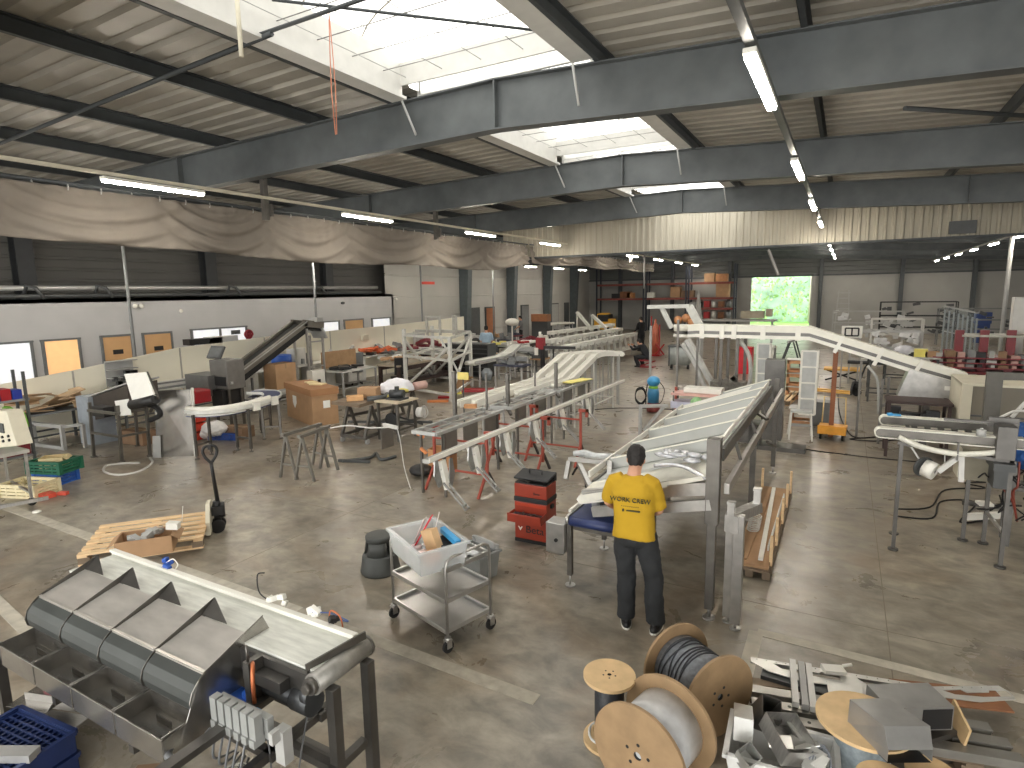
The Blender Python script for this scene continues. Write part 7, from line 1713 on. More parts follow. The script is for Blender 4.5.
b = MB(); b.box((-13.25, 9.05, 1.80), (.5, .05, .32), (-.5, 0, 0)); s_ = b.build('screen', DGREY, t); b = MB(); b.box((-13.25, 9.02, 1.80), (.42, .02, .24), (-.5, 0, 0)); b.build('screen_glass', mat('screen_grey', (110, 112, 112), .2), s_)
b = MB()
for x in (-13.4, -12.9):
    for y in (9.05, 9.4): b.bar((x, y, 0), (x, y, .9), .05)
b.build('legs', STEEL_D, t)
b = MB(); random.seed(3)
for _ in range(12): b.box((-13.1 + random.uniform(-.25, .25), 9.1, random.uniform(.95, 1.2)), (.08, .06, .06))
b.build('inner_parts', LGREY, t)
# steep dark conveyor
t = T('incline_conveyor', 'steep dark-sided conveyor rising to the right in front of the office wall', 'conveyor', (-14, 11.5, 0), world=True)
A_ = V((-14.0, 10.1, 1.05)); B2 = V((-14.0, 12.55, 2.32)); E_ = V((-14.0, 13.2, 2.22))
b = MB(); b.bar(A_, B2, .10, .16); b.bar(B2 + V((0, -.1, .0)), E_, .10, .2)
for dx in (-.5,): b.bar(A_ + V((dx, 0, 0)), B2 + V((dx, 0, 0)), .1, .16); b.bar(B2 + V((dx, -.1, 0)), E_ + V((dx, 0, 0)), .1, .2)
b.build('side_frame', mat('side_frame_grey', (116, 112, 104), .4, .5), t)
b = MB(); b.bar(A_ + V((.055, 0, .05)), B2 + V((.055, 0, .05)), .02, .03); b.build('trim_strip', LGREY, t)
b = MB(); b.bar(A_ + V((-.25, 0, -.14)), B2 + V((-.25, 0, -.14)), .50, .26); b.bar(B2 + V((-.25, 0, -.12)), E_ + V((-.25, 0, -.14)), .45, .1); b.build('belt', BLACKR, t)
b = MB(); b.bar(E_ + V((-.25, -.08, -.05)), E_ + V((-.25, .1, -.4)), .6, .04); b.box((-14, 12.95, 2.4), (.3, .25, .12)); b.build('head_guard', LGREY, t)
for y, z in ((12.5, 2.15), (13.1, 1.9)):
    for x in (-14.5, -13.95): b = MB(); b.bar((x, y, 0), (x, y, z), .055); b.build('leg', STEEL, t)
b = MB(); b.bar((-13.95, 12.5, 1.75), (-13.95, 13.1, 1.75), .04); b.bar((-13.95, 12.5, 1.0), (-13.95, 13.1, 1.0), .04); b.build('stretcher', STEEL, t)
carton('brown carton standing below the steep conveyor', (-13.9, 11.4, 0), (.5, .7, .7), 0, CARD, z=.55)
table('grey_frame_table', 'low grey frame table under the steep conveyor', 'table', -14.3, -13.6, 11.0, 12.2, .55, LGREY, LGREY)
# inspection hood (dark wedge) + two tilted monitors
t = T('inspection_machine', 'dark wedge-shaped hood machine on a tubular stand', 'machine', (-13.2, 6.5, 0), world=True)
q0, q1, q2, q3 = atY(83, 400, 6.6), atY(127, 385, 6.6), atY(130, 412, 6.6), atY(86, 422, 6.6)
b = MB(); b.ext([q0, q1, q2, q3], (-.15, .7, 0)); b.build('hood', mat('hood_brown_grey', (74, 68, 64), .4, .3), t)
b = MB(); b.ext([q0 + V((0, -.01, .02)), q1 + V((0, -.01, .02)), q1 + V((-.15, .75, .04)), q0 + V((-.15, .75, .04))], (0, 0, .03)); b.build('top_sheet', LGREY, t)
for (px, py) in ((94, 457), (122, 462), (150, 456), (138, 446)):
    q = at(px, py, 0); b = MB(); b.bar((q.x, q.y, .02), (q.x - .02, q.y + .05, 1.1), .05); l = b.build('leg', STEEL_D, t); b = MB(); b.cyl((q.x, q.y, 0), (q.x, q.y, .02), .06, 10); b.build('foot', STEEL_D, l)
b = MB(); a1, a2, a3 = at(94, 457, 0), at(122, 462, 0), at(150, 456, 0)
b.bar(a1 + V((0, 0, .5)), a2 + V((0, 0, .5)), .04); b.bar(a2 + V((0, 0, .5)), a3 + V((0, 0, .5)), .04); b.bar(a1 + V((0, 0, .95)), a2 + V((0, 0, .95)), .05); b.bar(a2 + V((0, 0, .95)), a3 + V((0, 0, .95)), .05); b.build('frame', STEEL_D, t)
b = MB(); q = atY(103, 411, 6.3); b.box(q, (.45, .2, .2)); b.build('dark_box', BLACK, t)
def monitor(label, P, m, name='tilted_panel'):
    t = T(name, label, 'panel', V(P[3]) * 1.0, world=True); b = MB(); b.ext(P, (-.02, .05, -.02)); b.build('panel_sheet', m, t); return t
m_ = T('flip_screen', 'large white tilted screen panel above the tubular stand', 'screen', (-11.6, 6.3, 1.0), world=True)
b = MB(); b.ext([atY(124, 374, 6.35), atY(146, 372, 6.35), atY(154, 395, 6.05), atY(132, 400, 6.05)], (0, .03, -.02)); b.build('white_sheet', PAPER, m_)
b = MB(); pA, pB = atY(132, 405, 6.08), atY(156, 399, 6.08); b.cyl(pA, pB, .09, 12); b.build('black_roller', BLACK, m_)
b = MB(); b.bar(atY(147, 373, 6.38), atY(158, 398, 6.1), .04, .06); b.bar(atY(158, 398, 6.2), (atY(150, 456, 6.5).x, 6.6, .9), .04); b.build('bracket_arm', STEEL_D, m_)
m_ = T('notice_sheet', 'small white sheet fixed to the front leg of the tubular stand', 'sheet', (-12.2, 6.1, .8), world=True); b = MB(); b.ext([atY(114.5, 401, 6.15), atY(128, 399, 6.15), atY(131, 415, 6.1), atY(118, 416, 6.1)], (0, .015, 0)); b.build('sheet', PAPER, m_)
b = MB(); b.tube(smooth_path([atY(146, 404, 6.3), atY(156, 407, 6.3), atY(160, 415, 6.3), atY(150, 420, 6.3)]), .05, 8); single('black_hose', 'thick black hose curling beside the tilted screen', 'hose', b, BLACKR)
carton('brown carton on the floor beneath the tubular stand', (at(140, 443, 0).x, at(140, 443, 0).y, 0), (.7, .35, .3), .1, CARD_D)
t = T('wire_rack', 'small wire wall rack holding parts on the partition', 'rack', (-15.5, 7.1, 1.0), world=True)
q = atX(105, 362, -15.5); q1 = atX(121, 385, -15.5); b = MB()
for i in range(4): z = q.z + (q1.z - q.z) * i / 3; b.bx(-15.55, -15.3, q.y, q1.y + .35, z - .01, z + .01)
b.bx(-15.56, -15.53, q.y, q1.y + .35, q1.z, q.z); b.build('rack_shelves', LGREY, t)
b = MB(); random.seed(2)
for i in range(14): b.box((-15.35, q.y + random.uniform(.05, .6), q1.z + .06 + random.choice((0, .16, .33)) * (q.z - q1.z) * 1.2), (.1, .1, .1))
o = b.build('stored_parts', DGREY, t); o['kind'] = 'stuff'
# flat long table with profiles behind (150-230, 380-400)
t = table('profile_table', 'long table covered with dark and pale profiles before the partition', 'table', -15.2, -14.2, 7.3, 10.8, .95, mat('pale_worktop', (204, 204, 198), .5), GREY)
random.seed(31)
for k in range(9):
    x = -15.0 + k * .09; b = MB(); b.bar((x, 7.4 + random.uniform(0, .6), .97 + (k % 2) * .05), (x + random.uniform(-.1, .1), 10.2 + random.uniform(-.5, .5), .97 + (k % 2) * .05), .07, .05)
    single('stored_profile', '%s of the profiles lying on the long table' % ['first', 'second', 'third', 'fourth', 'fifth', 'sixth', 'seventh', 'eighth', 'ninth'][k] + ' from the partition', 'profile', b, [BLACK, OFFWHITE, GREY][k % 3], 'profiles on the long table')
# left shelf unit with bins and control box
t = T('shelf_unit', 'grey shelf unit with coloured bins at the left edge', 'shelf', (-12.6, 4.5, 0), world=True)
q = at(38, 480, 0)
for x, y in ((q.x, q.y), (q.x - .1, q.y - 1.1), (q.x - .5, q.y + .05), (q.x - .6, q.y - 1.1)): b = MB(); b.bar((x, y, 0), (x, y, 1.92), .04); b.build('upright', DGREY, t)
for z in (.45, .95, 1.42): b = MB(); b.bx(q.x - .6, q.x + .0, q.y - 1.15, q.y + .05, z, z + .04); b.build('shelf', GREY, t)
for k in range(7):
    y = q.y - .05 - k * .155; m = RED if k % 3 == 1 or k > 4 else BLUE
    b = MB(); b.bx(q.x - .28, q.x, y - .14, y, 1.46, 1.62 + .03 * (k if k < 4 else 4)); o = single('picking_bin', ORD[k] + (' red' if m is RED else ' blue') + ' bin on the upper shelf, counted from the right post', 'bin', b, mat('red_bin', (150, 24, 34), .45) if m is RED else mat('blue_bin', (30, 50, 140), .45), 'bins on the left shelf unit')
b = MB(); random.seed(8)
for _ in range(26):
    p = V((q.x - .1 + random.uniform(-.2, .1), q.y - .35 + random.uniform(-.25, .25), 1.28 + random.uniform(-.1, .08))); b.tube(smooth_path([p, p + V((.03, .1, -.05)), p + V((.05, .12, -.25))], 3), .02, 5)
o = single('green_straps', 'bundle of lime green straps hanging from the left shelf unit', 'straps', b, GREENL); o['kind'] = 'stuff'
b = MB(); random.seed(9)
for _ in range(12):
    p = V((q.x - .1 + random.uniform(-.2, .1), q.y - .4 + random.uniform(-.3, .3), 1.1 + random.uniform(-.1, .08))); b.tube(smooth_path([p, p + V((.05, .1, -.25)), p + V((.0, .15, -.45))], 3), .02, 5)
o = single('dark_cables', 'dark and grey cables hanging under the green straps', 'cables', b, DGREY); o['kind'] = 'stuff'
b = MB(); b.bx(q.x - .35, q.x + .02, q.y - .5, q.y - .05, .5, .72); single('red_case', 'red case on the lowest shelf of the left unit', 'case', b, mat('dark_red_case', (110, 30, 40), .5))
# tilted beige control panel
t = T('control_panel', 'beige control panel with a small screen and round buttons', 'panel', (-11.1, 3.75, 0), world=True)
c0, c1, c2, c3 = atY(-14, 411, 3.75), atY(6, 411, 3.75), atY(17, 446, 3.75), atY(-14, 449, 3.75)
b = MB(); b.ext([c0, c1, c2, c3], (0, .2, 0)); b.build('panel_box', CREAM, t, bevel=.01)
b = MB(); s0 = atY(1, 428, 3.74); b.box(s0, (.16, .012, .14)); b.build('panel_screen', DGREY, t)
b = MB()
for px, py in ((3, 437), (9, 436), (4, 441), (10, 440)): b.cyl(atY(px, py, 3.75), atY(px, py, 3.75) + V((0, -.02, 0)), .02, 10)
b.build('buttons', BLACK, t)
# steel cart
t = T('steel_cart', 'tubular steel cart on castors at the left edge', 'cart', (-10.9, 3.9, 0), world=True)
w0, w1 = at(33, 508, 0), at(4, 500, 0)
P0 = V((-10.75, 4.05, 0)); P1 = V((-11.9, 4.2, 0)); P2 = V((-10.95, 3.3, 0)); P3 = V((-12.0, 3.4, 0))
for p in (P0, P1, P2, P3): b = MB(); b.bar((p.x, p.y, .1), (p.x - .12, p.y + .05, .80), .035); b.build('post', STEEL, t); 
for p in (P0, P1, P2): b = MB(); b.cyl((p.x - .02, p.y, .06), (p.x + .02, p.y, .06), .06, 12); b.build('castor', BLACKR, t)
b = MB(); b.bar((P0.x + .25, P0.y + .12, .12), (P2.x - .35, P2.y - 1.2, .12), .05); b.bar(P0 + V((0, 0, .2)), P1 + V((0, 0, .2)), .035); b.build('base_rail', STEEL, t)
b = MB(); b.bx(-12.1, -10.85, 3.3, 4.15, .80, .85); b.build('cart_top', mat('light_sheet', (205, 205, 200), .4, .55, .08), t)
b = MB(); random.seed(14)
for _ in range(10): b.box((-11.7 + random.uniform(-.4, .5), 3.9 + random.uniform(-.3, .2), .9 + random.uniform(0, .1)), (.35, .1, .05), (0, 0, random.uniform(0, 3)))
o = single('dark_red_parts', 'dark red and grey parts on top of the steel cart', 'parts', b, mat('dark_red_case', (110, 30, 40), .5)); o['kind'] = 'stuff'
# crates on the floor at the left
crate('blue plastic crate beneath the green one at the left', at(57, 482, 0), (.46, .36, .2), mat('mid_blue', (46, 100, 190), .45), .35)
crate('dark green plastic crate stacked on the blue crate', at(57, 482, 0), (.62, .42, .22), GREENP, .35, z=.2)
carton('cream folded carton lying in the green crate', (at(57, 482, 0).x, at(57, 482, 0).y, 0), (.34, .26, .18), .8, mat('cream_card', (214, 196, 150), .7), z=.28, open_=True)
crate('cream slatted crate on the floor beside the steel cart', at(30, 494, 0), (.66, .42, .22), mat('cream_crate', (220, 208, 170), .6), .35)
b = MB(); q = at(48, 497, 0); b.bx(q.x - .1, q.x + .1, q.y - .1, q.y + .08, 0, .07); b.box((q.x + .15, q.y + .15, .04), (.14, .08, .05), (0, 0, .5)); single('red_part', 'orange-red part on the floor beside the cream crate', 'part', b, mat('coral_red', (208, 84, 64), .5))
b = MB(); q = at(37, 513, 0); b.sphere((q.x, q.y, .02), (.07, .06, .02), 8, 5); single('white_scrap', 'small white scrap on the floor beside the cart castor', 'scrap', b, WHITE)
b = MB(); q = at(152, 628 - 60, 0)
table('frame_bench', 'low bench with an open grey frame on the floor behind the shelf unit', 'bench', -15.5, -14.7, 5.4, 6.9, .75, GREY, DGREY)
t = T('tan_heap', 'heap of tan boards and paper on the bench left of the dark hood', 'boards', (-15.1, 6.2, .75), world=True); b = MB(); random.seed(15)
for _ in range(12): b.box((-15.1 + random.uniform(-.3, .3), 6.2 + random.uniform(-.5, .5), .80 + random.uniform(0, .35)), (random.uniform(.4, .9), random.uniform(.2, .5), .02), (random.uniform(-.3, .3), random.uniform(-.5, .3), random.uniform(0, 3)))
o = b.build('boards', mat('tan_boards', (176, 150, 118), .7, 0, .25, 2), t); o['kind'] = 'stuff'
b = MB(); q = at(70, 432, 0); b.bx(-14.5, -14.0, 6.5, 7.0, 0, 1.05); single('blue_grey_locker', 'pale blue-grey metal locker left of the dark hood machine', 'locker', b, mat('blue_grey', (150, 158, 166), .5))
t = T('open_frame', 'open grey rectangular frame standing on the floor', 'frame', at(50, 448, 0), .1); b = MB()
b.bar((-.5, 0, .04), (.5, 0, .04), .07); b.bar((-.5, 0, .5), (.5, 0, .5), .07); b.bar((-.5, 0, 0), (-.5, 0, .54), .07); b.bar((.5, 0, 0), (.5, 0, .54), .07); b.bar((.5, 0, .5), (.7, .3, .5), .06); b.bar((.7, .3, 0), (.7, .3, .5), .06); b.build('frame', LGREY, t)

# ================================================================== FAR MIDDLE
# ladder-like long white conveyors in the distance
def far_conveyor(label, x0, y0, x1, y1, z, n, group='long white ribbed conveyors in the distance'):
    a = V((x0, y0, z)); c = V((x1, y1, z)); d = (c - a).normalized(); s = V((d.y, -d.x, 0)); t = T('ribbed_conveyor', label, 'conveyor', ((x0 + x1) / 2, (y0 + y1) / 2, 0), world=True, group=group)
    b = MB(); b.bar(a, c, .32, .16); b.build('upper_deck', mat('far_white', (214, 214, 206), .5, 0, .05), t)
    b = MB(); b.bar(a + V((0, 0, -.6)), c + V((0, 0, -.6)), .34, .12); b.build('lower_deck', mat('far_white', (214, 214, 206), .5, 0, .05), t)
    for k in range(n):
        f = (k + .5) / n; p = a.lerp(c, f) + s * .16; b = MB(); b.bar(p + V((0, 0, 0)), p + d * .28 + V((0, 0, -.6)), .09); b.build('slanted_rib', OFFWHITE, t)
    for f in (.05, .35, .65, .95): p = a.lerp(c, f); b = MB(); b.bar((p.x, p.y, 0), (p.x, p.y, z), .06); b.build('leg', LGREY, t)
far_conveyor('nearest long white ribbed conveyor beyond the rising lanes', -9.3, 20.8, -9.0, 28.5, 1.0, 11)
far_conveyor('second long white ribbed conveyor behind the nearest', -10.6, 22.0, -10.4, 30.5, 1.1, 12)
far_conveyor('white ribbed conveyor against the racks', -12.4, 26.0, -11.9, 33.5, 1.15, 8)
for k, (px, py, px2, py2) in enumerate(((577, 312, 592, 330), (592, 315, 606, 328))):
    p, q = atY(px, py, 30), atY(px2, py2, 30); b = MB(); b.bar(p, q, .25, .12); b.bar((p.x, 30, 0), (p.x, 30, p.z), .06); b.bar((q.x, 30, 0), (q.x, 30, q.z), .06); single('steep_chute', ['left', 'right'][k] + ' steep white chute standing before the end wall racks', 'chute', b, mat('far_white', (214, 214, 206), .5, 0, .05))
conveyor('white_table_conveyor', 'white table conveyor in the distance before the end columns', [at(537, 324, 1.0), at(570, 322, 1.0)], .8, BELT, WHITE, (.05, .5, .95), LGREY, .12, foot=False)
# mid-left white machine and tables between tower and lanes
conveyor('narrow_conveyor', 'narrow pale conveyor sloping up beyond the frame tower', [at(470, 362, .9), at(500, 356, .95), at(508, 352, 1.0), at(517, 344, 1.25)], .4, mat('far_white', (214, 214, 206), .5, 0, .05), LGREY, (.05, .5, .75), LGREY, .1, foot=False)
t = T('white_machine', 'small white jointed machine on thin legs behind the slide frames', 'machine', at(530, 378, 0))
b = MB(); b.bar((-.9, 0, .95), (-.1, .1, .75), .2, .14); b.bar((-.9, 0, .95), (-.75, 0, 1.25), .16, .14); b.bar((-.1, .1, .75), (.6, .2, .72), .12, .1); b.build('arm', WHITE, t)
for x in (-.75, -.1, .2): b = MB(); b.bar((x, .05, 0), (x, .05, .8), .06); b.build('leg', OFFWHITE, t)
t = T('press_drill', 'dark red pillar machine with a black pole and side arm', 'machine', at(543, 382, 0))
b = MB(); b.bar((0, 0, 0), (0, 0, 1.25), .12); b.bar((0, 0, 1.22), (1.1, .3, 1.2), .1); b.bx(-.2, .2, -.2, .2, 0, .05); b.build('pole', BLACK, t)
b = MB(); b.bx(-.22, .06, -.1, .1, 1.15, 1.55); b.build('head', mat('dark_red2', (140, 36, 44), .5), t); b = MB(); b.cyl((-.1, 0, 1.55), (-.1, 0, 1.75), .05, 8); b.bx(-.25, -.12, -.14, -.1, .95, 1.2); b.build('white_cap', WHITE, t)
for k in range(5):
    q = at(549 + k * 3.4, 384, 0); b = MB(); b.bar((q.x, q.y, 0), (q.x + .03 * k, q.y + .2, 1.05), .05); single('leaning_profile', ['first', 'second', 'third', 'fourth', 'fifth'][k] + ' from the left of the pale profiles standing beside the red pillar machine', 'profile', b, LGREY, 'pale profiles by the pillar machine')
table('steel_table', 'grey steel table with clutter left of the red pillar machine', 'table', at(515, 378, 0).x - .3, at(515, 378, 0).x + .9, at(515, 378, 0).y, at(515, 378, 0).y + 1.6, 1.0, GREY, DGREY)
for k, (px, py, m, lab, sz) in enumerate(((438, 402, ORANGE, 'orange level lying on the floor before the frame tower', (.6, .15)), (445, 398, RED, 'red tool lying on the floor before the frame tower', (.4, .2)), (478, 391, mat('soft_red', (176, 60, 64), .5), 'pink-red slatted panel on the floor behind the slide frames', (1.0, .5)), (452, 394, YELLOWL, 'yellow level lying on the floor beside the red tool', (.6, .12)))):
    q = at(px, py, 0); b = MB(); b.bx(-sz[0] / 2, sz[0] / 2, -sz[1] / 2, sz[1] / 2, .0, .06); b.v = [Matrix.Rotation(.5, 4, 'Z') @ v_ + V((q.x, q.y, 0)) for v_ in b.v]; single('floor_tool', lab, 'tool', b, m)
carton('small brown box on the floor inside the frame tower', (at(462, 388, 0).x, at(462, 388, 0).y, 0), (.5, .4, .4), .2, CARD, open_=True)
carton('brown box under the narrow pale conveyor', (at(478, 372, 0).x, at(478, 372, 0).y, 0), (.7, .5, .6), .1, CARD_D)
b = MB(); q = at(487, 380, 0); b.lathe([(0, 0), (.18, 0), (.2, .3), (.1, .42), (0, .42)], (q.x, q.y, 0), 12); single('grey_bucket', 'pale blue-grey bucket on the floor by the yellow card stand', 'bucket', b, mat('blue_grey', (150, 158, 166), .5))
# back area clutter tables between 440..560
random.seed(77)
BG = [BLACK, LGREY, OFFWHITE, DGREY, CARD, GREY, mat('navy_thing', (56, 60, 76), .5), mat('dark_red_case', (110, 30, 40), .5), WHITE]
names = ['black', 'light grey', 'off-white', 'dark grey', 'brown', 'mid grey', 'navy', 'dark red', 'white']
spots = [(450, 342), (462, 340), (474, 338), (486, 352), (497, 336), (506, 338), (515, 334), (527, 340), (545, 340), (556, 334), (563, 330), (530, 352), (540, 356), (475, 352), (512, 362)]
for k, (px, py) in enumerate(spots):
    Y = 24 + (345 - py) * .45; q = atY(px, py, Y); h = max(.6, min(1.6, q.z)); w_ = random.uniform(.5, 1.1)
    t = T('machine_stand', '%s machine stand in the distance, %s' % (['black', 'light grey', 'off-white', 'dark grey', 'brown', 'mid grey', 'navy', 'dark red', 'white'][k % 9], ['by the first end column', 'right of the first end column', 'left of the blue-shirted man', 'before the blue-shirted man', 'just right of the blue-shirted man', 'behind the red pillar machine', 'next to the second end column', 'before the second end column', 'left of the white table conveyor', 'under the white table conveyor', 'right of the third end column', 'behind the small white machine', 'between the pillar machine and the ribbed conveyors', 'left of the crowded workbench', 'under the narrow pale conveyor end'][k]), 'machine', (q.x, Y, 0))
    b = MB(); b.bx(-w_ / 2, w_ / 2, -.3, .3, h - .12, h - .06); b.build('deck', BG[(k + 1) % 9], t)
    for x in (-w_ / 2 + .05, w_ / 2 - .05): b = MB(); b.bar((x, -.25, 0), (x, -.25, h - .1), .05); b.build('leg', [LGREY, DGREY][k % 2], t)
    b = MB()
    for _ in range(5): b.box((random.uniform(-.4, .4) * w_, random.uniform(-.2, .2), h - .06 + random.uniform(.02, .2)), (random.uniform(.12, .4), .2, random.uniform(.08, .3)), (0, random.uniform(-.3, .3), random.uniform(0, 1)))
    b.build('apparatus', BG[k % 9], t)
# round cushion-like white lamp near man, boxes
b = MB(); q = atY(512, 322, 27); b.sphere(q, (.4, .3, .2), 10, 6); b.bar((q.x, 27, 0), (q.x, 27, q.z), .05); single('white_dome', 'white rounded hood on a pole near the man in light blue', 'hood', b, WHITE)
carton('brown box on the stand before the second end column', (atY(541, 316, 30).x, 30, 0), (1.0, .5, .4), 0, mat('brown_orange', (150, 100, 66), .7), z=1.5)
b = MB(); q = atY(541, 320, 30.2); b.bx(q.x - .5, q.x + .5, 30.0, 30.4, 0, 1.5); single('dark_pedestal', 'dark pedestal under the brown box by the second end column', 'pedestal', b, DGREY)
# pallet racks at the end wall left
def pallet_rack(label, x0, x1, y, h, shelves):
    t = T('pallet_rack', label, 'rack', ((x0 + x1) / 2, y, 0), world=True, group='pallet racks at the end wall')
    for x in (x0, x1):
        for dy in (0, .9): b = MB(); b.bar((x, y + dy, 0), (x, y + dy, h), .1); b.build('upright', mat('dark_blue_grey2', (44, 50, 62), .5), t)
    for z in shelves:
        b = MB(); b.bar((x0, y, z), (x1, y, z), .06, .14); b.bar((x0, y + .9, z), (x1, y + .9, z), .06, .14); b.build('shelf_beam', mat('brick_red_beam', (130, 62, 52), .6), t)
        b = MB(); b.bx(x0, x1, y, y + .9, z + .06, z + .09); b.build('shelf_board', mat('shelf_board_g', (110, 100, 90), .7), t)
    return t
pallet_rack('left pallet rack against the end wall', -17.4, -13.6, 45.2, 4.8, (2.45, 3.55)); pallet_rack('middle pallet rack against the end wall', -13.4, -10.4, 45.2, 4.8, (2.45, 3.55)); pallet_rack('right pallet rack beside the open gate', -10.2, -7.0, 45.2, 4.9, (.9, 1.7, 2.45, 3.55))
for k, (px, py, w_, h_, m, lab) in enumerate(((626, 297, .8, .5, BROWN, 'brown crate on the middle shelf of the left pallet rack'), (617, 298, .7, .35, BLACK, 'black tarp bundle on the middle shelf of the left pallet rack'), (631, 293, .5, .4, mat('orange_brown', (190, 130, 80), .6), 'pale orange box on the left pallet rack'), (676, 298, .7, .8, CARD, 'tall cardboard box on the middle shelf of the right pallet rack'), (688, 297, .9, .5, CARD_D, 'wide cardboard box on the right pallet rack'), (710, 280, .7, .6, CARD, 'cardboard box on the top shelf, left one'), (722, 281, .8, .55, mat('card_orange', (196, 140, 96), .7), 'cardboard box on the top shelf beside the rack post'), (723, 296, .9, 1.0, CARD, 'big cardboard box on the shelf next to the open gate'), (651, 298, .5, .4, WHITE, 'small white box on the middle pallet rack'))):
    q = atY(px, py, 45.6); z = 3.65 if py < 288 else 2.55; b = MB(); b.bx(q.x - w_ / 2, q.x + w_ / 2, 45.3, 45.9, z, z + h_); single('stored_box', lab, 'box', b, m)
random.seed(55)
CM = [LGREY, BLACK, RED, OFFWHITE, BROWN, GREY]; nm = ['light grey', 'black', 'red', 'off-white', 'brown', 'mid grey']
for k in range(18):
    x = -9.9 + (k % 6) * .5; z = (.0, 1.0, 1.8)[k // 6]; h_ = random.uniform(.3, .55); b = MB(); 
    if k % 2: b.cyl((x, 45.4, z), (x, 45.4, z + h_), .18, 10)
    else: b.bx(x - .2, x + .2, 45.3, 45.7, z, z + h_)
    single('stored_item', '%s item on the %s of the right rack, %s from its left' % (nm[k % 6], ['floor level', 'lowest shelf', 'second shelf'][k // 6], ['first', 'second', 'third', 'fourth', 'fifth', 'sixth'][k % 6]), 'container', b, CM[k % 6], 'items stored in the right rack')
# forklift-ish yellow machine beyond
t = T('yellow_machine', 'yellow and black machine in front of the left pallet rack', 'machine', (-15.5, 42, 0)); b = MB(); b.bx(-.7, .7, -.5, .5, .3, 1.1); b.bx(-.5, .3, -.45, .45, 1.1, 1.5); b.build('body', YELLOW, t, bevel=.1); b = MB(); b.bx(-.4, .4, -.52, .52, .9, 1.4); b.build('cab', BLACK, t)
for x in (-.5, .5): b = MB(); b.cyl((x, -.6, .25), (x, .6, .25), .25, 12); b.build('wheel', BLACKR, t)
# objects before the gate
b = MB(); p, q = atY(700, 318, 26), atY(775, 318, 26); b.bx(p.x, q.x, 26, 26.8, q.z - .15, q.z - .08)
for x in (p.x + .1, q.x - .1): b.bar((x, 26.1, 0), (x, 26.1, q.z - .1), .08)
single('grey_bench', 'long grey bench before the open gate', 'bench', b, LGREY)
for k, (px0, px1, py) in enumerate(((741, 764, 313), (766, 772, 311))):
    p, q = atY(px0, py, 26.3), atY(px1, py, 26.3); b = MB(); b.bx(p.x, q.x, 26.2, 26.6, q.z - .22, q.z + .08); single('bench_part', ['long tan part on the bench before the open gate', 'small tan part on the bench before the open gate'][k], 'part', b, mat('tan_part', (160, 150, 130), .6))
t = T('grey_cone', 'slender pale cone-shaped column left of the open gate', 'column', (atY(698, 320, 40).x, 40, 0)); b = MB(); b.lathe([(0, 0), (.7, 0), (.3, 1.0), (.12, 2.4), (0, 3.1)], n=14); b.build('cone', LGREY, t)

# ================================================================== FAR RIGHT
def clutter_machine(label, px, py, Y, w_, h, m1, m2, seed, posts=True):
    random.seed(seed); q = atY(px, py, Y); t = T('assembly_frame', label, 'machine', (q.x, Y, 0))
    for x in (-w_ / 2, w_ / 2):
        for y in (0, .6): b = MB(); b.bar((x, y, 0), (x, y, h), .05); b.build('post', m1, t)
    b = MB()
    for z in (h * .45, h * .7, h): b.bar((-w_ / 2, 0, z), (w_ / 2, 0, z), .05); b.bar((-w_ / 2, .6, z), (w_ / 2, .6, z), .05)
    b.build('rails', m1, t)
    b = MB()
    for _ in range(22): b.box((random.uniform(-.5, .5) * w_, random.uniform(0, .5), random.uniform(.35, 1.0) * h), (random.uniform(.08, .35), .15, random.uniform(.05, .2)), (0, random.uniform(-.5, .5), 0))
    b.build('mechanism', m2, t)
clutter_machine('silver assembly frame right of the open gate, upper level', 868, 312, 34, 3.0, 1.9, LGREY, ALU, 1)
clutter_machine('silver assembly frame in front, above the sloping conveyor', 886, 335, 22, 1.9, 1.7, LGREY, STEEL, 2)
clutter_machine('pale assembly frame beside the white panel', 897, 330, 26, 1.6, 1.9, OFFWHITE, LGREY, 3)
clutter_machine('dark machine with a shiny head before the end wall column', 918, 312, 36, 3.2, 2.3, BLACK, DGREY, 4)
clutter_machine('assembly frame behind the fence panels at the right', 975, 315, 38, 3.0, 1.9, GREY, DGREY, 5)
t = T('white_sign_board', 'white board with a black square drawing above the sloping conveyor', 'board', (atY(856, 330, 20).x, 20, 1.2), world=True)
q0, q1 = atY(842, 326, 20), atY(862, 338, 20); b = MB(); b.bx(q0.x, q1.x, 20, 20.04, q1.z, q0.z); b.build('board', WHITE, t)
b = MB(); cx, cz = (q0.x + q1.x) / 2, (q0.z + q1.z) / 2; w_, h_ = (q1.x - q0.x) * .32, (q0.z - q1.z) * .32
for s in (-1, 1): b.bx(cx + s * w_ - .02, cx + s * w_ + .02, 19.98, 20, cz - h_, cz + h_); b.bx(cx - w_, cx + w_, 19.98, 20, cz + s * h_ - .02, cz + s * h_ + .02)
b.bx(cx - .02, cx + .02, 19.98, 20, cz - h_, cz + h_); b.build('square_mark', BLACK, t)
b = MB()
for x in (q0.x + .05, q1.x - .05): b.bar((x, 20.02, 0), (x, 20.02, q1.z), .04)
b.build('board_legs', LGREY, t)
t = T('step_ladder', 'grey step ladder standing against the end wall', 'ladder', (atY(843, 305, 44).x, 44, 0)); b = MB()
for x in (-.35, .35): b.bar((x * 1.2, 0, 0), (x * .8, .4, 2.9), .06); b.bar((x * 1.2, 1.2, 0), (x * .8, .5, 2.9), .05)
for k in range(8): b.bar((-.38, .05 + .05 * k, .35 + .34 * k), (.38, .05 + .05 * k, .35 + .34 * k), .05)
b.build('ladder_frame', LGREY, t)
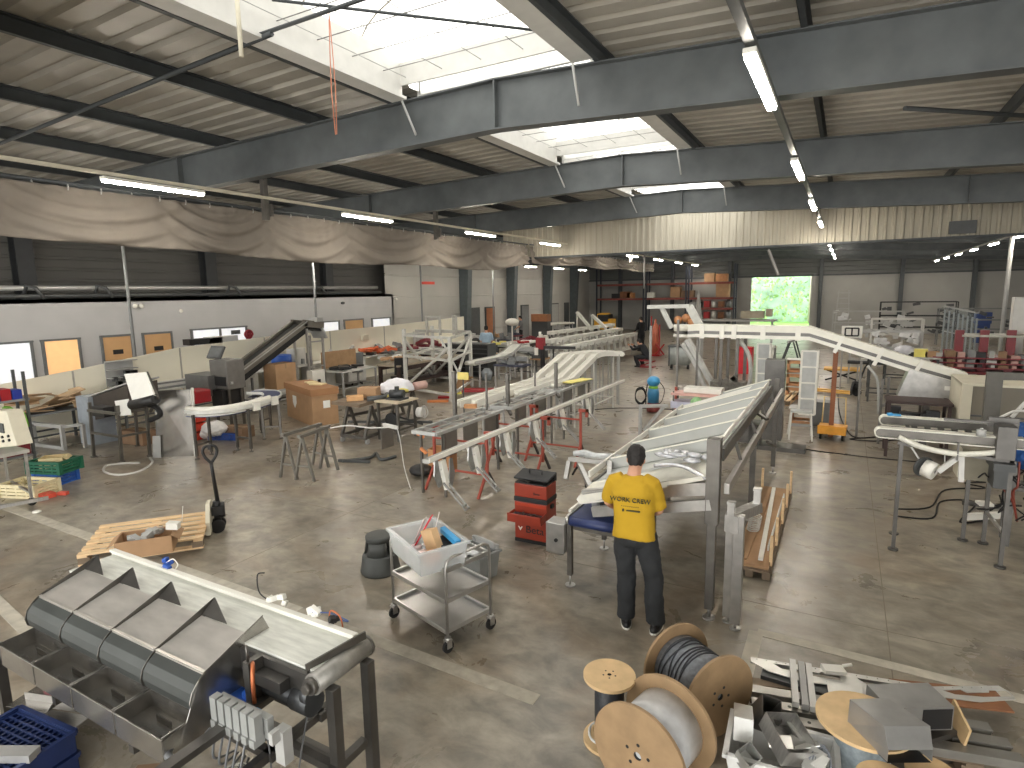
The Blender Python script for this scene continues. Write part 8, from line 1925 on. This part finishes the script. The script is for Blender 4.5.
# fence panels
t = T('safety_fence', 'row of tall upright grey fence panels right of the dark machine', 'fence', (3.2, 27, 0), world=True)
for k in range(8):
    q = atY(945 + k * 4.6, 310 + k * 1.2, 27); b = MB(); b.bar((q.x, 27, 0), (q.x, 27, q.z), .05); b.build('fence_post', mat('fence_grey', (140, 146, 148), .5, .3), t)
b = MB(); p, q = atY(944, 306, 27), atY(978, 313, 27); b.bar(p, q, .05, .06); b.bar(p + V((0, 0, -.9)), q + V((0, 0, -.9)), .04); b.build('top_rail', LGREY, t)
b = MB(); p, q = atY(945, 307, 27.05), atY(977, 314, 27.05); b.add([p, q, V((q.x, q.y, .3)), V((p.x, p.y, .3))], [(0, 1, 2, 3)]); b.build('mesh_infill', mat('fence_mesh', (130, 140, 142), .5, .2, alpha=.45), t)
# red racking
t = T('red_rack', 'dark red cantilever racking full of shelves at the right', 'rack', (4.4, 21, 0), world=True)
YR = 19.0
for k, px in enumerate((949, 960, 985, 1012, 1040)):
    q = atY(px, 330, YR); b = MB(); b.bar((q.x, YR, 0), (q.x, YR, q.z if k else q.z - .5), .18, .12); b.build('upright', mat('dark_red_steel', (112, 16, 26), .45), t)
xa, xb = atY(932, 350, YR).x, atY(1060, 350, YR).x
for z in (.25, .5, .75, .88, 1.0, 1.12, 1.25): b = MB(); b.bx(xa, xb, YR - .3, YR + .7, z, z + .035); b.build('shelf', mat('dark_red_steel', (112, 16, 26), .45), t)
b = MB(); q = atY(990, 331, YR); b.bx(xa + .6, xb, YR - .1, YR + .6, q.z - .15, q.z - .1); b.build('top_plank', mat('plank_grey', (170, 168, 158), .6), t)
random.seed(41)
for k in range(30):
    x = xa + .15 + (k % 10) * (xb - xa - .4) / 10; z = (1.285, 1.155, 1.035)[k // 10]; w_ = random.uniform(.08, .22); h_ = .07 if k >= 10 else random.uniform(.06, .22)
    b = MB(); b.box((x, YR - .15, z + h_ / 2), (w_, .3, h_), (0, 0, random.uniform(-.2, .2))); single('racked_part', '%s part on the %s shelf of the red racking, %s from its left end' % (['white', 'brown', 'pink', 'grey', 'black'][k % 5], ['top', 'second', 'third'][k // 10], ['first', 'second', 'third', 'fourth', 'fifth', 'sixth', 'seventh', 'eighth', 'ninth', 'tenth'][k % 10]), 'part', b, [LGREY, CARD_D, mat('pink_part', (170, 136, 128), .6), GREY, BLACK][k % 5], 'parts in the red racking')
# table with cloth, yellow box before red racking
t = table('parts_table', 'long table of mixed parts behind the sloping conveyor', 'table', atY(868, 350, 19).x, atY(940, 350, 19).x, 18.6, 19.6, 1.25, LGREY, DGREY)
for k, (px, py, m, lab, s) in enumerate(((905, 345, mat('white_grey_cloth', (200, 200, 206), .8), 'crumpled white cloth on the long parts table', (.5, .3, .3)), (921, 347, YELLOWL, 'yellow box on the long parts table', (.3, .25, .2)), (932, 352, CARD, 'brown box at the right end of the long parts table', (.3, .25, .15)), (890, 345, CARD_D, 'brown parts at the left of the white cloth', (.4, .25, .12)), (914, 352, BLACK, 'black part between the cloth and the yellow box', (.25, .2, .12)))):
    q = atY(px, py, 18.9); b = MB(); b.sphere((q.x, 18.9, 1.25 + s[2] / 2), (s[0] / 2, s[1] / 2, s[2] / 2), 10, 6) if k == 0 else b.box((q.x, 18.9, 1.25 + s[2] / 2), s); single('table_item', lab, 'item', b, m)
b = MB(); q = atY(1020, 305, 20); b.bx(q.x - .12, q.x + .15, 20, 20.3, 1.1, q.z + .2); b.bx(q.x - .1, q.x + .4, 19.9, 20.4, 0, 1.1); single('white_cabinet', 'white upright cabinet at the far right edge', 'cabinet', b, OFFWHITE)
b = MB(); q = atY(978, 318, 40); b.bx(q.x - .1, q.x + .6, 40, 40.6, q.z - .3, q.z + .3); b.bx(q.x - .05, q.x + .55, 40, 40.5, 0, q.z - .3); single('blue_machine', 'dark blue machine block before the end wall at the right', 'machine', b, mat('blue_thing', (36, 62, 120), .5))
t = table('grey_frame_table', 'grey-legged table standing beneath the sloping conveyor', 'table', at(882, 385, 0).x, at(882, 385, 0).x + 1.5, at(882, 385, 0).y, at(882, 385, 0).y + .8, .9, GREY, DGREY)
t = T('dark_stand', 'dark machine stand with boxes under the steel end hopper', 'stand', (1.9, 13.5, 0), world=True)
b = MB(); b.bx(.75, 1.75, 12.6, 13.3, .5, .58); 
for x in (.8, 1.7):
    for y in (12.65, 13.25): b.bar((x, y, 0), (x, y, 1.05), .05)
b.bx(.75, 1.75, 12.6, 13.3, 1.0, 1.04); b.build('stand_frame', mat('dark_brown_leg', (58, 42, 38), .6), t); b = MB(); random.seed(6)
for _ in range(10): b.box((random.uniform(.85, 1.65), random.uniform(12.7, 13.2), random.uniform(.62, .85)), (.18, .15, .14))
b.build('stored_units', BLACK, t)

# ================================================================== OTHER PEOPLE
K = dict(head=(0, .28, 1.02), neck=(0, .18, .90), chest=(0, .1, .7), pelvis=(0, -.12, .42), lat=(1, 0, 0), face=(0, 1, -.5),
         shL=(-.19, .15, .84), elL=(-.25, .42, .72), wrL=(-.15, .62, .85), shR=(.19, .15, .84), elR=(.25, .42, .72), wrR=(.15, .62, .85),
         hipL=(-.11, -.1, .40), knL=(-.2, .35, .42), anL=(-.2, .2, .08), hipR=(.11, -.1, .40), knR=(.2, .35, .42), anR=(.2, .2, .08), thL=(0, 0, 1), thR=(0, 0, 1))
q = at(645, 367, 0); person('person in dark clothes crouched on a low seat at the end of the white lanes', (q.x, q.y, 0), math.radians(80), K, CLOTHK, CLOTHK, BLACK, long_sleeve=True, fine=False, tee_name='jacket')
b = MB(); b.bx(q.x - .2, q.x + .2, q.y - .2, q.y + .2, .26, .32); b.bar((q.x - .25, q.y, .02), (q.x + .45, q.y - .1, .28), .05); b.bx(q.x - .3, q.x + .4, q.y - .2, q.y + .2, 0, .04); single('low_stool', 'low dark red rolling seat under the crouching person', 'stool', b, mat('dark_red2', (140, 36, 44), .5))
S = dict(head=(0, .04, 1.64), neck=(0, 0, 1.48), chest=(0, 0, 1.3), pelvis=(0, 0, .96), lat=(1, 0, 0), face=(0, 1, -.3),
         shL=(-.195, 0, 1.42), elL=(-.25, .08, 1.14), wrL=(-.18, .28, 1.02), shR=(.195, 0, 1.42), elR=(.25, .08, 1.14), wrR=(.18, .28, 1.02),
         hipL=(-.1, 0, .9), knL=(-.11, .02, .5), anL=(-.11, 0, .08), hipR=(.1, 0, .9), knR=(.11, .02, .5), anR=(.11, 0, .08), thL=(1, 0, 0), thR=(-1, 0, 0))
q = at(641, 351, 0); person('person in black standing behind the crouching person', (q.x, q.y, 0), math.radians(60), S, CLOTHK, CLOTHK, BLACK, long_sleeve=True, fine=False, tee_name='jacket')
Y = 21.5; q = atY(487, 345, Y); q2 = at(487, 368, 0); person('man in a light blue shirt standing at the distant benches', (q2.x, q2.y, 0), math.radians(30), S, CLOTHB, mat('beige_trousers', (120, 110, 96), .8), BLACK, long_sleeve=False, fine=False)
q = at(521, 346, 0); q = V((-14.6, 30.0, 0)); 
p_ = atY(521, 330, 31); person('small figure in grey among the distant machines', (p_.x, 31, 0), 2.0, S, mat('grey_cloth', (110, 110, 112), .8), CLOTHK, BLACK, fine=False)
